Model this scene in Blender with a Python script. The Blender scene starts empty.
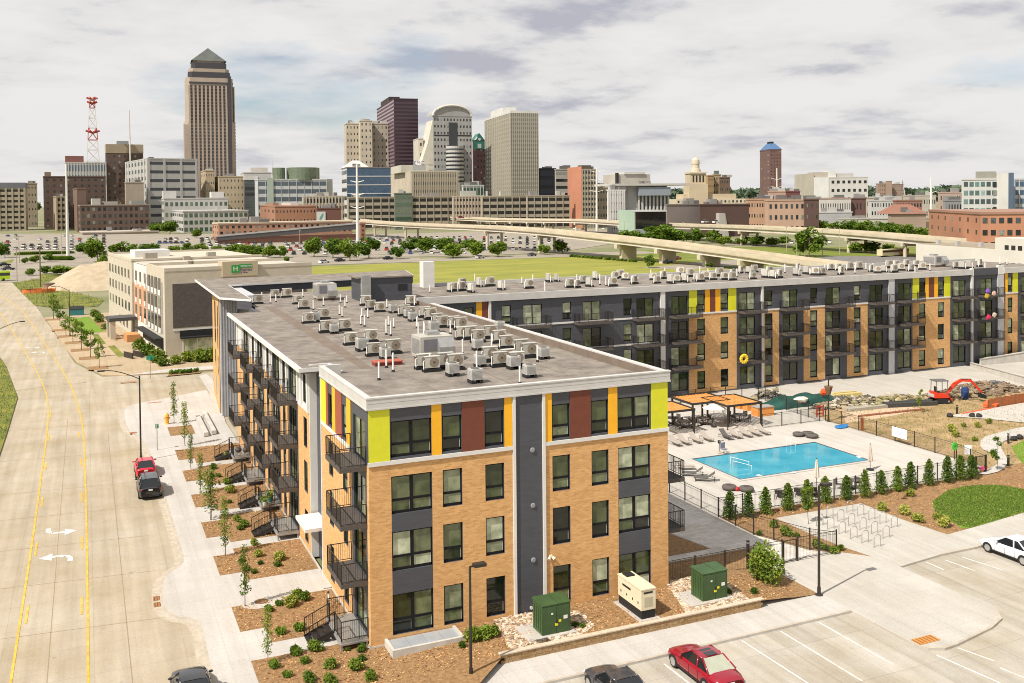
import bpy, math, random
from mathutils import Vector, Matrix
rnd = random.Random(7)
scene = bpy.context.scene
col = scene.collection
R_ = math.radians
# ------------------------------------------------------------------ camera
CF, CCY, CP, CR, CYAW = 974.0431, 223.0589, 0.0249609, -0.0090128, 0.4122983
CAM = Vector((-13.777, -51.152, 24.6075))
_s, _c = math.sin(CYAW), math.cos(CYAW)
FW = Vector((_s*math.cos(CP), _c*math.cos(CP), -math.sin(CP)))
_R = Vector((_c, -_s, 0)); _U = _R.cross(FW)
RT = _R*math.cos(CR) + _U*math.sin(CR)
UP = _R*(-math.sin(CR)) + _U*math.cos(CR)
cd = bpy.data.cameras.new('camera'); cam = bpy.data.objects.new('camera', cd); col.objects.link(cam)
cam.matrix_world = Matrix(((RT.x, UP.x, -FW.x, CAM.x), (RT.y, UP.y, -FW.y, CAM.y), (RT.z, UP.z, -FW.z, CAM.z), (0, 0, 0, 1)))
cd.sensor_width = 36; cd.lens = CF/1024*36; cd.shift_y = (CCY-341.5)/1024; cd.clip_end = 30000
scene.camera = cam
scene.cycles.filter_width = 1.0
def ray(x, y): return FW + RT*((x-512)/CF) - UP*((y-CCY)/CF)
def G(x, y, z=0.0):
    d = ray(x, y); return CAM + d*((z-CAM.z)/d.z)
def PY(x, y, Y):
    d = ray(x, y); return CAM + d*((Y-CAM.y)/d.y)
def PX(x, y, X):
    d = ray(x, y); return CAM + d*((X-CAM.x)/d.x)
def at(x, y, dist):           # point on the pixel's ray at a forward distance
    d = ray(x, y); return CAM + d*(dist/(d.x*_s+d.y*_c))
def Gxy(pts, z=0.0): return [(p.x, p.y) for p in (G(a, b, z) for a, b in pts)]
# ------------------------------------------------------------------ materials
def newmat(name):
    m = bpy.data.materials.new(name); m.use_nodes = True
    return m, m.node_tree, m.node_tree.nodes['Principled BSDF']
def c4(c): return (c[0], c[1], c[2], 1)
def mat(name, c, rough=.7, metal=0, spec=.4, var=.0, vscale=3.0, c2=None, bump=0, bscale=30, stretch=None, rand=0, detail=6, lo=.35, hi=.65):
    """Principled with two-tone noise: c mixed to c2 (or c*(1-var))."""
    m, nt, b = newmat(name); N = nt.nodes; L = nt.links
    b.inputs['Base Color'].default_value = c4(c); b.inputs['Roughness'].default_value = rough
    b.inputs['Metallic'].default_value = metal; b.inputs['Specular IOR Level'].default_value = spec
    if var or c2 or bump or rand:
        tc = N.new('ShaderNodeTexCoord'); mp = N.new('ShaderNodeMapping'); L.new(tc.outputs['Object'], mp.inputs[0])
        if stretch: mp.inputs['Scale'].default_value = stretch
        out = None
        if var or c2:
            n = N.new('ShaderNodeTexNoise'); n.inputs['Scale'].default_value = vscale; n.inputs['Detail'].default_value = detail; n.inputs['Roughness'].default_value = .65
            L.new(mp.outputs[0], n.inputs['Vector'])
            r = N.new('ShaderNodeValToRGB'); r.color_ramp.elements[0].position = lo; r.color_ramp.elements[1].position = hi
            r.color_ramp.elements[0].color = c4(c2 if c2 else [x*(1-var) for x in c]); r.color_ramp.elements[1].color = c4(c if c2 else [x*(1+var*.5) for x in c])
            L.new(n.outputs['Fac'], r.inputs[0]); out = r.outputs[0]
        if rand:
            oi = N.new('ShaderNodeObjectInfo'); hs = N.new('ShaderNodeHueSaturation')
            mr = N.new('ShaderNodeMapRange'); mr.inputs[3].default_value = 1-rand; mr.inputs[4].default_value = 1+rand
            L.new(oi.outputs['Random'], mr.inputs[0]); L.new(mr.outputs[0], hs.inputs['Value'])
            if out: L.new(out, hs.inputs['Color'])
            else: hs.inputs['Color'].default_value = c4(c)
            out = hs.outputs[0]
        if out: L.new(out, b.inputs['Base Color'])
        if bump:
            n2 = N.new('ShaderNodeTexNoise'); n2.inputs['Scale'].default_value = bscale; n2.inputs['Detail'].default_value = 4
            L.new(mp.outputs[0], n2.inputs['Vector'])
            bp = N.new('ShaderNodeBump'); bp.inputs['Strength'].default_value = bump; bp.inputs['Distance'].default_value = .05
            L.new(n2.outputs['Fac'], bp.inputs['Height']); L.new(bp.outputs[0], b.inputs['Normal'])
    return m
def slabs(name, c, w, h, joint=.02, var=.08, c2=None, stain=.25, rough=.85, jc=.72, rot=0, off=0.0, blotch=.12, wear=.13):
    """Concrete poured in slabs: joints (brick texture), per-slab tone and stains."""
    m, nt, b = newmat(name); N = nt.nodes; L = nt.links
    b.inputs['Roughness'].default_value = rough; b.inputs['Specular IOR Level'].default_value = .25
    tc = N.new('ShaderNodeTexCoord'); mp = N.new('ShaderNodeMapping'); mp.inputs['Rotation'].default_value = (0, 0, rot); L.new(tc.outputs['Object'], mp.inputs[0])
    br = N.new('ShaderNodeTexBrick'); br.offset = off; br.inputs['Scale'].default_value = 1
    br.inputs['Brick Width'].default_value = w; br.inputs['Row Height'].default_value = h; br.inputs['Mortar Size'].default_value = joint; br.inputs['Mortar Smooth'].default_value = .3
    br.inputs['Color1'].default_value = c4([x*(1+var) for x in c]); br.inputs['Color2'].default_value = c4([x*(1-var) for x in c]); br.inputs['Mortar'].default_value = c4([x*jc for x in c])
    L.new(mp.outputs[0], br.inputs['Vector'])
    n = N.new('ShaderNodeTexNoise'); n.inputs['Scale'].default_value = stain; n.inputs['Detail'].default_value = 8; n.inputs['Roughness'].default_value = .7; L.new(mp.outputs[0], n.inputs['Vector'])
    r = N.new('ShaderNodeValToRGB'); r.color_ramp.elements[0].position = .3; r.color_ramp.elements[1].position = .7
    t = c2 if c2 else (1-blotch*1.0, 1-blotch*1.3, 1-blotch*1.9)
    r.color_ramp.elements[0].color = c4(t); r.color_ramp.elements[1].color = (1.04, 1.03, 1.02, 1); L.new(n.outputs['Fac'], r.inputs[0])
    mx = N.new('ShaderNodeMixRGB'); mx.blend_type = 'MULTIPLY'; mx.inputs[0].default_value = 1; L.new(br.outputs['Color'], mx.inputs[1]); L.new(r.outputs[0], mx.inputs[2])
    n3 = N.new('ShaderNodeTexNoise'); n3.inputs['Scale'].default_value = 9; n3.inputs['Detail'].default_value = 6; L.new(mp.outputs[0], n3.inputs['Vector'])
    r3 = N.new('ShaderNodeValToRGB'); r3.color_ramp.elements[0].position = .3; r3.color_ramp.elements[1].position = .6; r3.color_ramp.elements[0].color = (.88, .87, .85, 1); r3.color_ramp.elements[1].color = (1, 1, 1, 1); L.new(n3.outputs['Fac'], r3.inputs[0])
    m2 = N.new('ShaderNodeMixRGB'); m2.blend_type = 'MULTIPLY'; m2.inputs[0].default_value = 1; L.new(mx.outputs[0], m2.inputs[1]); L.new(r3.outputs[0], m2.inputs[2])
    n5 = N.new('ShaderNodeTexNoise'); n5.inputs['Scale'].default_value = .8; n5.inputs['Detail'].default_value = 7; n5.inputs['Roughness'].default_value = .6
    mp5 = N.new('ShaderNodeMapping'); mp5.inputs['Scale'].default_value = (1.6, .06, 1); mp5.inputs['Rotation'].default_value = (0, 0, rot); L.new(tc.outputs['Object'], mp5.inputs[0]); L.new(mp5.outputs[0], n5.inputs['Vector'])
    r5 = N.new('ShaderNodeValToRGB'); r5.color_ramp.elements[0].position = .32; r5.color_ramp.elements[1].position = .62; r5.color_ramp.elements[0].color = (1-wear, 1-wear*1.05, 1-wear*1.1, 1); r5.color_ramp.elements[1].color = (1, 1, 1, 1); L.new(n5.outputs['Fac'], r5.inputs[0])
    m5 = N.new('ShaderNodeMixRGB'); m5.blend_type = 'MULTIPLY'; m5.inputs[0].default_value = 1; L.new(m2.outputs[0], m5.inputs[1]); L.new(r5.outputs[0], m5.inputs[2])
    n6 = N.new('ShaderNodeTexNoise'); n6.inputs['Scale'].default_value = 1.1; n6.inputs['Detail'].default_value = 3; L.new(mp.outputs[0], n6.inputs['Vector'])
    r6 = N.new('ShaderNodeValToRGB'); r6.color_ramp.elements[0].position = .70; r6.color_ramp.elements[1].position = .78; r6.color_ramp.elements[0].color = (1, 1, 1, 1); r6.color_ramp.elements[1].color = (1-wear*1.6, 1-wear*1.7, 1-wear*1.8, 1); L.new(n6.outputs['Fac'], r6.inputs[0])
    m6 = N.new('ShaderNodeMixRGB'); m6.blend_type = 'MULTIPLY'; m6.inputs[0].default_value = 1; L.new(m5.outputs[0], m6.inputs[1]); L.new(r6.outputs[0], m6.inputs[2])
    L.new(m6.outputs[0], b.inputs['Base Color'])
    return m
def brickmat(name, c1, c2, mortar, bw=.4, bh=.13, axis='x', rough=.85):
    m, nt, b = newmat(name); N = nt.nodes; L = nt.links
    b.inputs['Roughness'].default_value = rough; b.inputs['Specular IOR Level'].default_value = .2
    tc = N.new('ShaderNodeTexCoord'); sp = N.new('ShaderNodeSeparateXYZ'); cb = N.new('ShaderNodeCombineXYZ'); L.new(tc.outputs['Object'], sp.inputs[0])
    ad = N.new('ShaderNodeMath'); L.new(sp.outputs['X'], ad.inputs[0]); L.new(sp.outputs['Y'], ad.inputs[1]); L.new(ad.outputs[0], cb.inputs['X']); L.new(sp.outputs['Z'], cb.inputs['Y'])
    br = N.new('ShaderNodeTexBrick'); br.inputs['Scale'].default_value = 1; br.inputs['Brick Width'].default_value = bw; br.inputs['Row Height'].default_value = bh; br.inputs['Mortar Size'].default_value = .012
    br.inputs['Color1'].default_value = c4(c1); br.inputs['Color2'].default_value = c4(c2); br.inputs['Mortar'].default_value = c4(mortar); L.new(cb.outputs[0], br.inputs['Vector'])
    n = N.new('ShaderNodeTexNoise'); n.inputs['Scale'].default_value = 2.2; n.inputs['Detail'].default_value = 8; n.inputs['Roughness'].default_value = .75
    mp = N.new('ShaderNodeMapping'); mp.inputs['Scale'].default_value = (1, 3, 1); L.new(cb.outputs[0], mp.inputs[0]); L.new(mp.outputs[0], n.inputs['Vector'])
    r = N.new('ShaderNodeValToRGB'); r.color_ramp.elements[0].position = .3; r.color_ramp.elements[1].position = .7; r.color_ramp.elements[0].color = (.86, .83, .80, 1); r.color_ramp.elements[1].color = (1.07, 1.06, 1.05, 1); L.new(n.outputs['Fac'], r.inputs[0])
    mx = N.new('ShaderNodeMixRGB'); mx.blend_type = 'MULTIPLY'; mx.inputs[0].default_value = 1; L.new(br.outputs['Color'], mx.inputs[1]); L.new(r.outputs[0], mx.inputs[2])
    L.new(mx.outputs[0], b.inputs['Base Color'])
    return m
def glassmat(name, ramp, rough=.06, spec=.6, stripes=0):
    """Dark window glass: tone picked per pane (blinds, curtains, dark rooms), reflections mottled into the colour."""
    m, nt, b = newmat(name); N = nt.nodes; L = nt.links
    b.inputs['Roughness'].default_value = rough; b.inputs['Specular IOR Level'].default_value = spec
    oi = N.new('ShaderNodeObjectInfo'); r = N.new('ShaderNodeValToRGB'); r.color_ramp.interpolation = 'CONSTANT'
    e = r.color_ramp.elements
    while len(e) < len(ramp): e.new(.5)
    for i, (p, c) in enumerate(ramp): e[i].position = p; e[i].color = c4(c)
    L.new(oi.outputs['Random'], r.inputs[0])
    tc = N.new('ShaderNodeTexCoord'); n = N.new('ShaderNodeTexNoise'); n.inputs['Scale'].default_value = 1.6; n.inputs['Detail'].default_value = 5
    ad = N.new('ShaderNodeVectorMath'); ad.operation = 'ADD'; L.new(tc.outputs['Object'], ad.inputs[0]); L.new(oi.outputs['Location'], ad.inputs[1]); L.new(ad.outputs[0], n.inputs['Vector'])
    r2 = N.new('ShaderNodeValToRGB'); r2.color_ramp.elements[0].position = .35; r2.color_ramp.elements[1].position = .65; r2.color_ramp.elements[0].color = (.55, .6, .5, 1); r2.color_ramp.elements[1].color = (1.15, 1.15, 1.1, 1); L.new(n.outputs['Fac'], r2.inputs[0])  # mottling paints soft reflections into the glass colour
    mx = N.new('ShaderNodeMixRGB'); mx.blend_type = 'MULTIPLY'; mx.inputs[0].default_value = 1; L.new(r.outputs[0], mx.inputs[1]); L.new(r2.outputs[0], mx.inputs[2]); L.new(mx.outputs[0], b.inputs['Base Color'])
    return m
def leafmat(name, c1, c2, trans=.25):
    m, nt, b = newmat(name); N = nt.nodes; L = nt.links
    b.inputs['Roughness'].default_value = .6; b.inputs['Specular IOR Level'].default_value = .25
    tc = N.new('ShaderNodeTexCoord'); n = N.new('ShaderNodeTexNoise'); n.inputs['Scale'].default_value = 1.2; n.inputs['Detail'].default_value = 3; L.new(tc.outputs['Object'], n.inputs['Vector'])
    oi = N.new('ShaderNodeObjectInfo'); ad = N.new('ShaderNodeMath'); ad.operation = 'MULTIPLY_ADD'; ad.inputs[1].default_value = .3; L.new(oi.outputs['Random'], ad.inputs[0]); 
    sb = N.new('ShaderNodeMath'); sb.operation = 'SUBTRACT'; sb.inputs[1].default_value = .15; L.new(n.outputs['Fac'], sb.inputs[0]); L.new(sb.outputs[0], ad.inputs[2])
    r = N.new('ShaderNodeValToRGB'); r.color_ramp.elements[0].position = .3; r.color_ramp.elements[1].position = .7; r.color_ramp.elements[0].color = c4(c1); r.color_ramp.elements[1].color = c4(c2); L.new(ad.outputs[0], r.inputs[0]); L.new(r.outputs[0], b.inputs['Base Color'])
    t = N.new('ShaderNodeBsdfTranslucent'); L.new(r.outputs[0], t.inputs['Color']); ms = N.new('ShaderNodeMixShader'); ms.inputs[0].default_value = trans
    L.new(b.outputs[0], ms.inputs[1]); L.new(t.outputs[0], ms.inputs[2]); L.new(ms.outputs[0], N['Material Output'].inputs['Surface'])
    return m
_pc = {}
def plain(c, rough=.6, metal=0):
    k = (tuple(round(x, 3) for x in c), rough, metal)
    if k not in _pc: _pc[k] = mat('paint_%d' % len(_pc), c, rough, metal, var=.1, vscale=1.5)
    return _pc[k]
M = {}
M['street'] = slabs('street_concrete', (.44, .392, .318), 4.6, 3.7, .03, .018, stain=.14, jc=.87, blotch=.24, wear=.2)
M['lot'] = slabs('lot_concrete', (.445, .42, .38), 5.2, 4.5, .03, .04, stain=.2, jc=.82, blotch=.22, wear=.2)
M['walk'] = slabs('walk_concrete', (.485, .465, .445), 1.8, 1.8, .02, .03, stain=.2, jc=.86, blotch=.1)
M['deck'] = slabs('deck_concrete', (.49, .465, .43), 3, 3, .015, .02, stain=.25, jc=.93, blotch=.08)
M['paver'] = slabs('grey_paver', (.62, .585, .55), .9, .3, .02, .12, stain=.3, off=.5, jc=.75)
M['plaza'] = slabs('plaza_concrete', (.465, .445, .41), 2.2, 2.2, .018, .025, stain=.25, jc=.88, blotch=.1)
M['hotelwalk'] = slabs('tan_walk', (.43, .34, .23), 1.6, 1.6, .02, .05, stain=.25, jc=.85)
M['curb'] = mat('curb_concrete', (.42, .36, .28), .85, var=.2, vscale=2)
M['conc'] = mat('pale_concrete', (.48, .45, .40), .85, var=.15, vscale=1.2)
M['mulch'] = mat('mulch', (.33, .20, .092), .95, c2=(.15, .075, .027), vscale=5, bump=.8, bscale=12, detail=10, lo=.3, hi=.68)
M['dirt'] = mat('bare_dirt', (.40, .27, .15), .95, c2=(.20, .145, .055), vscale=.5, bump=.5, bscale=6, detail=10)
M['sand'] = mat('sand_pile', (.42, .345, .24), .95, c2=(.33, .26, .17), vscale=.35, bump=.6, bscale=2, detail=10)
M['gravel'] = mat('river_rock', (.56, .46, .34), .9, c2=(.22, .14, .09), vscale=7, bump=1, bscale=9, detail=2, lo=.38, hi=.55)
M['grass'] = mat('lawn', (.17, .27, .015), .9, c2=(.09, .16, .010), vscale=2.5, bump=.5, bscale=25, detail=10, stretch=(1, 4, 1))
M['field'] = mat('meadow', (.26, .245, .036), .95, c2=(.165, .175, .024), vscale=.05, detail=12, stretch=(1, 2.2, 1))
M['wild'] = mat('wild_grass', (.21, .20, .03), .95, c2=(.07, .10, .016), vscale=.25, bump=1, bscale=3, detail=12)
M['ground'] = mat('far_ground', (.25, .22, .14), .95, c2=(.12, .14, .05), vscale=.02, detail=12)
M['asphalt'] = mat('asphalt', (.16, .15, .14), .9, var=.25, vscale=.5)
M['farlot'] = mat('far_lot', (.27, .235, .185), .9, var=.2, vscale=.08, detail=10)
M['white'] = mat('white_line', (.66, .63, .57), .7, var=.3, vscale=2.5)
M['yellow'] = mat('yellow_line', (.72, .38, .05), .7, var=.3, vscale=1.5)
M['brick'] = brickmat('tan_brick', (.67, .39, .16), (.50, .27, .10), (.58, .38, .195), bw=.3, bh=.1)
M['grey'] = mat('charcoal_cladding', (.066, .068, .080), .5, var=.15, vscale=1, stretch=(1, 1, 6))
M['corr'] = mat('light_corrugated_steel', (.50, .50, .52), .45, metal=.2, var=.1, vscale=1)
M['lime'] = mat('lime_panel', (.60, .60, .022), .5, var=.06, vscale=2)
M['yel'] = mat('amber_panel', (.80, .40, .015), .5, var=.06, vscale=2)
M['brown'] = mat('rust_brown_panel', (.155, .042, .022), .55, var=.12, vscale=2)
M['red'] = mat('brick_red_panel', (.30, .075, .04), .55, var=.1, vscale=2)
M['trim'] = mat('pale_trim', (.62, .60, .57), .5, var=.06, vscale=1)
M['fascia'] = mat('grey_fascia', (.50, .485, .46), .45, var=.1, vscale=.8)
M['roof'] = mat('roof_membrane', (.25, .215, .18), .95, c2=(.13, .11, .094), vscale=.7, bump=.25, bscale=14, detail=12)
M['roofdark'] = mat('roof_walkway', (.17, .13, .10), .95, var=.2, vscale=1)
M['frame'] = mat('black_frame', (.009, .009, .010), .6, spec=.2)
M['rail'] = mat('dark_rail', (.022, .018, .016), .5)
M['deckboard'] = mat('brown_deck', (.085, .07, .06), .7, var=.2, vscale=3)
M['glass'] = glassmat('window_glass', [(0, (.010, .013, .008)), (.2, (.03, .042, .016)), (.36, (.075, .095, .04)), (.52, (.14, .16, .085)), (.66, (.24, .26, .17)), (.8, (.46, .48, .36))])
M['glassdark'] = glassmat('dark_glass', [(0, (.010, .012, .012)), (.4, (.025, .03, .025)), (.7, (.06, .065, .05)), (.86, (.25, .26, .2))])
M['farglass'] = glassmat('far_window_glass', [(0, (.015, .017, .02)), (.4, (.03, .034, .038)), (.68, (.07, .077, .08)), (.86, (.22, .23, .21))], rough=.15)
M['ac'] = mat('ac_casing', (.50, .475, .415), .5, var=.12, vscale=2, rand=.15)
M['acdark'] = mat('ac_grille', (.10, .09, .075), .6)
M['acfan'] = mat('ac_fan', (.27, .22, .16), .6, var=.3, vscale=8)
M['pvc'] = mat('white_pipe', (.78, .76, .72), .5)
M['black'] = mat('black_rubber', (.015, .015, .015), .7)
M['metal'] = mat('galvanised', (.38, .375, .36), .4, metal=.5, var=.15, vscale=2)
M['leaf1'] = leafmat('leaf_mid', (.06, .125, .010), (.20, .285, .025))
M['leaf2'] = leafmat('leaf_bright', (.075, .14, .012), (.24, .30, .035))
M['leaf3'] = leafmat('leaf_dark', (.05, .10, .010), (.15, .215, .02))
M['leaf4'] = leafmat('leaf_lime', (.22, .25, .035), (.48, .48, .11))
M['bark'] = mat('bark', (.13, .095, .06), .9, var=.3, vscale=6)
M['wood'] = mat('cedar_slats', (.72, .30, .07), .6, c2=(.58, .21, .045), vscale=3, stretch=(6, 1, 1))
M['bronze'] = mat('bronze_paint', (.03, .024, .018), .5)
M['water'] = None
# ------------------------------------------------------------------ mesh builder
class MB:
    def __init__(s): s.v = []; s.f = []; s.m = []
    def add(s, vs, fs, m=0):
        o = len(s.v); s.v += [tuple(v) for v in vs]
        for f in fs: s.f.append([o+i for i in f]); s.m.append(m)
        return s
    def box(s, x0, x1, y0, y1, z0, z1, m=0):
        if x0 > x1: x0, x1 = x1, x0
        if y0 > y1: y0, y1 = y1, y0
        return s.add([(x0,y0,z0),(x1,y0,z0),(x1,y1,z0),(x0,y1,z0),(x0,y0,z1),(x1,y0,z1),(x1,y1,z1),(x0,y1,z1)],
                     [(0,3,2,1),(4,5,6,7),(0,1,5,4),(1,2,6,5),(2,3,7,6),(3,0,4,7)], m)
    def quad(s, pts, m=0): return s.add(pts, [tuple(range(len(pts)))], m)
    def prism(s, poly, z0, z1, m=0, bottom=False):
        a = sum(poly[i][0]*poly[(i+1) % len(poly)][1]-poly[(i+1) % len(poly)][0]*poly[i][1] for i in range(len(poly)))
        if a < 0: poly = poly[::-1]
        n = len(poly); zz0 = z0 if isinstance(z0, (list, tuple)) else [z0]*n; zz1 = z1 if isinstance(z1, (list, tuple)) else [z1]*n
        vs = [(p[0], p[1], zz0[i]) for i, p in enumerate(poly)]+[(p[0], p[1], zz1[i]) for i, p in enumerate(poly)]
        fs = [tuple(range(n, 2*n))]+[(i, (i+1) % n, n+(i+1) % n, n+i) for i in range(n)]
        if bottom: fs.append(tuple(range(n-1, -1, -1)))
        return s.add(vs, fs, m)
    def sheet(s, poly, z, m=0):
        a = sum(poly[i][0]*poly[(i+1) % len(poly)][1]-poly[(i+1) % len(poly)][0]*poly[i][1] for i in range(len(poly)))
        if a < 0: poly = poly[::-1]
        return s.add([(p[0], p[1], z) for p in poly], [tuple(range(len(poly)))], m)
    def tube(s, p, q, r, n=8, r2=None, m=0, cap=True):
        p = Vector(p); q = Vector(q); d = (q-p); 
        if d.length < 1e-6: return s
        d.normalize(); a = d.orthogonal().normalized(); b = d.cross(a); r2 = r if r2 is None else r2
        vs = [p+a*(r*math.cos(2*math.pi*i/n))+b*(r*math.sin(2*math.pi*i/n)) for i in range(n)]+[q+a*(r2*math.cos(2*math.pi*i/n))+b*(r2*math.sin(2*math.pi*i/n)) for i in range(n)]
        fs = [(i, (i+1) % n, n+(i+1) % n, n+i) for i in range(n)]
        if cap: fs += [tuple(range(n-1, -1, -1)), tuple(range(n, 2*n))]
        return s.add(vs, fs, m)
    def path(s, pts, r, n=8, m=0):
        for a, b in zip(pts[:-1], pts[1:]): s.tube(a, b, r, n, m=m)
        return s
    def lathe(s, prof, n=12, c=(0, 0), m=0):
        vs = []; fs = []
        for r, z in prof:
            for i in range(n): vs.append((c[0]+r*math.cos(2*math.pi*i/n), c[1]+r*math.sin(2*math.pi*i/n), z))
        for k in range(len(prof)-1):
            for i in range(n): fs.append((k*n+i, k*n+(i+1) % n, (k+1)*n+(i+1) % n, (k+1)*n+i))
        fs.append(tuple(range(n-1, -1, -1))); o = (len(prof)-1)*n; fs.append(tuple(range(o, o+n)))
        return s.add(vs, fs, m)
    def blob(s, c, rx, ry, rz, n=8, k=5, jit=.15, m=0, rr=rnd):
        prof = []; vs = []; fs = []
        for j in range(k+1):
            t = math.pi*j/k
            for i in range(n):
                u = 2*math.pi*i/n; q = 1+rr.uniform(-jit, jit)
                vs.append((c[0]+rx*q*math.sin(t)*math.cos(u), c[1]+ry*q*math.sin(t)*math.sin(u), c[2]+rz*q*math.cos(t)))
        for j in range(k):
            for i in range(n): fs.append((j*n+i, (j+1)*n+i, (j+1)*n+(i+1) % n, j*n+(i+1) % n))
        return s.add(vs, fs, m)
    def leaf(s, c, size, rr, m=0, up=.3):
        d = Vector((rr.gauss(0, 1), rr.gauss(0, 1), rr.gauss(0, 1)+up)).normalized(); a = d.orthogonal().normalized(); b = d.cross(a)
        t = rr.uniform(0, 6.28); a2 = a*math.cos(t)+b*math.sin(t); b2 = d.cross(a2); c = Vector(c); e = size*rr.uniform(.6, 1.3)
        return s.add([c-a2*e, c-b2*e*.55+d*e*.2, c+a2*e, c+b2*e*.55+d*e*.2], [(0, 1, 2, 3)], m)
    def data(s, name, mats, smooth=False):
        me = bpy.data.meshes.new(name); me.from_pydata(s.v, [], s.f)
        for mm in (mats if isinstance(mats, (list, tuple)) else [mats]): me.materials.append(mm)
        if any(s.m): me.polygons.foreach_set('material_index', s.m)
        if smooth: me.polygons.foreach_set('use_smooth', [True]*len(me.polygons))
        me.update(); return me
    def build(s, name, mats, parent=None, loc=None, smooth=False, rz=0):
        return link(name, s.data(name, mats, smooth), parent, loc, rz)
def link(name, me, parent=None, loc=None, rz=0):
    o = bpy.data.objects.new(name, me); col.objects.link(o)
    if parent is not None: o.parent = parent
    if loc is not None: o.location = loc
    if rz: o.rotation_euler = (0, 0, rz)
    return o
def tag(o, label=None, cat=None, group=None, kind=None):
    if label: o['label'] = label
    if cat: o['category'] = cat
    if group: o['group'] = group
    if kind: o['kind'] = kind
    return o
def thing(name, label, cat, loc=(0, 0, 0), rz=0, group=None):
    o = bpy.data.objects.new(name, None); o.empty_display_size = .3; col.objects.link(o); o.location = loc; o.rotation_euler = (0, 0, rz)
    return tag(o, label, cat, group)
def struct(mb, name, m): return tag(mb.build(name, m), kind='structure')
KIDS = {}
def kids(o):
    if o.name not in KIDS: KIDS[o.name] = [c for c in col.objects if c.parent == o]
    return KIDS[o.name]
def dup(o, loc=None, rz=None, label=None, group=None, scale=None, parent=None):
    c = o.copy(); col.objects.link(c)
    if parent is not None: c.parent = parent
    if loc is not None: c.location = loc
    if rz is not None: c.rotation_euler = (0, 0, rz)
    if scale is not None: c.scale = (scale, scale, scale) if not isinstance(scale, tuple) else scale
    if label: c['label'] = label
    if group: c['group'] = group
    for ch in kids(o): dup(ch, parent=c)
    return c
class Proto:
    """first use places the original, later uses copy it"""
    def __init__(s, o): s.o = o; s.used = False; kids(o); [kids(k) for k in kids(o)]
    def put(s, loc, rz=0, label=None, group=None, scale=None):
        if s.used: return dup(s.o, loc, rz, label, group, scale)
        s.used = True; o = s.o; o.location = loc; o.rotation_euler = (0, 0, rz)
        if scale is not None: o.scale = (scale, scale, scale) if not isinstance(scale, tuple) else scale
        if label: o['label'] = label
        if group: o['group'] = group
        return o
# ------------------------------------------------------------------ light and sky
SUN_EL, SUN_DIR = R_(50), Vector((-math.cos(R_(19)), -math.sin(R_(19)), 0))    # direction towards the sun (ground plane)
sl = bpy.data.lights.new('sun', 'SUN'); so = bpy.data.objects.new('sun', sl); col.objects.link(so)
sl.energy = 5.0; sl.angle = R_(.6); sl.color = (1, .945, .86)
tos = Vector((SUN_DIR.x*math.cos(SUN_EL), SUN_DIR.y*math.cos(SUN_EL), math.sin(SUN_EL)))
so.rotation_euler = tos.to_track_quat('Z', 'Y').to_euler(); so.location = (-60, -40, 80)
w = bpy.data.worlds.new('World'); scene.world = w; w.use_nodes = True
nt = w.node_tree; N = nt.nodes; L = nt.links
bg = N['Background']
sky = N.new('ShaderNodeTexSky'); sky.sky_type = 'NISHITA'; sky.sun_disc = False; sky.sun_elevation = SUN_EL
sky.sun_rotation = math.atan2(SUN_DIR.x, SUN_DIR.y); sky.altitude = 250; sky.dust_density = 2
bg.inputs['Strength'].default_value = .10
tc = N.new('ShaderNodeTexCoord'); sp = N.new('ShaderNodeSeparateXYZ'); L.new(tc.outputs['Generated'], sp.inputs[0])
# flat cloud deck: project the direction on a plane overhead
mxz = N.new('ShaderNodeMath'); mxz.operation = 'MAXIMUM'; mxz.inputs[1].default_value = 0; L.new(sp.outputs['Z'], mxz.inputs[0])
az = N.new('ShaderNodeMath'); az.operation = 'ADD'; az.inputs[1].default_value = .15; L.new(mxz.outputs[0], az.inputs[0])
dx = N.new('ShaderNodeMath'); dx.operation = 'DIVIDE'; L.new(sp.outputs['X'], dx.inputs[0]); L.new(az.outputs[0], dx.inputs[1])
dy = N.new('ShaderNodeMath'); dy.operation = 'DIVIDE'; L.new(sp.outputs['Y'], dy.inputs[0]); L.new(az.outputs[0], dy.inputs[1])
cb = N.new('ShaderNodeCombineXYZ'); L.new(dx.outputs[0], cb.inputs['X']); L.new(dy.outputs[0], cb.inputs['Y'])
def cloudnoise(scale, seed, detail=9, rough=.55):
    mp = N.new('ShaderNodeMapping'); mp.inputs['Location'].default_value = seed; L.new(cb.outputs[0], mp.inputs[0])
    n = N.new('ShaderNodeTexNoise'); n.inputs['Scale'].default_value = scale; n.inputs['Detail'].default_value = detail; n.inputs['Roughness'].default_value = rough; L.new(mp.outputs[0], n.inputs['Vector'])
    return n
n1 = cloudnoise(.62, (3.1, 1.7, 0)); n2 = cloudnoise(1.8, (7.7, 4.2, 2), 11, .58); n3 = cloudnoise(.33, (1.3, 9.2, 5), 6)
r1 = N.new('ShaderNodeValToRGB'); r1.color_ramp.elements[0].position = .26; r1.color_ramp.elements[1].position = .42; L.new(n1.outputs['Fac'], r1.inputs[0])   # cover
r2 = N.new('ShaderNodeValToRGB'); L.new(n2.outputs['Fac'], r2.inputs[0])                                                                                  # tone of the cloud
e = r2.color_ramp.elements; e[0].position = .42; e[0].color = (6.5, 6.38, 6.3, 1); e[1].position = .655; e[1].color = (3.7, 3.75, 4.25, 1)
e.new(.53).color = (6.0, 5.92, 5.88, 1)
mx = N.new('ShaderNodeMixRGB'); L.new(r1.outputs[0], mx.inputs[0]); L.new(sky.outputs[0], mx.inputs[1]); L.new(r2.outputs[0], mx.inputs[2])
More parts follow.
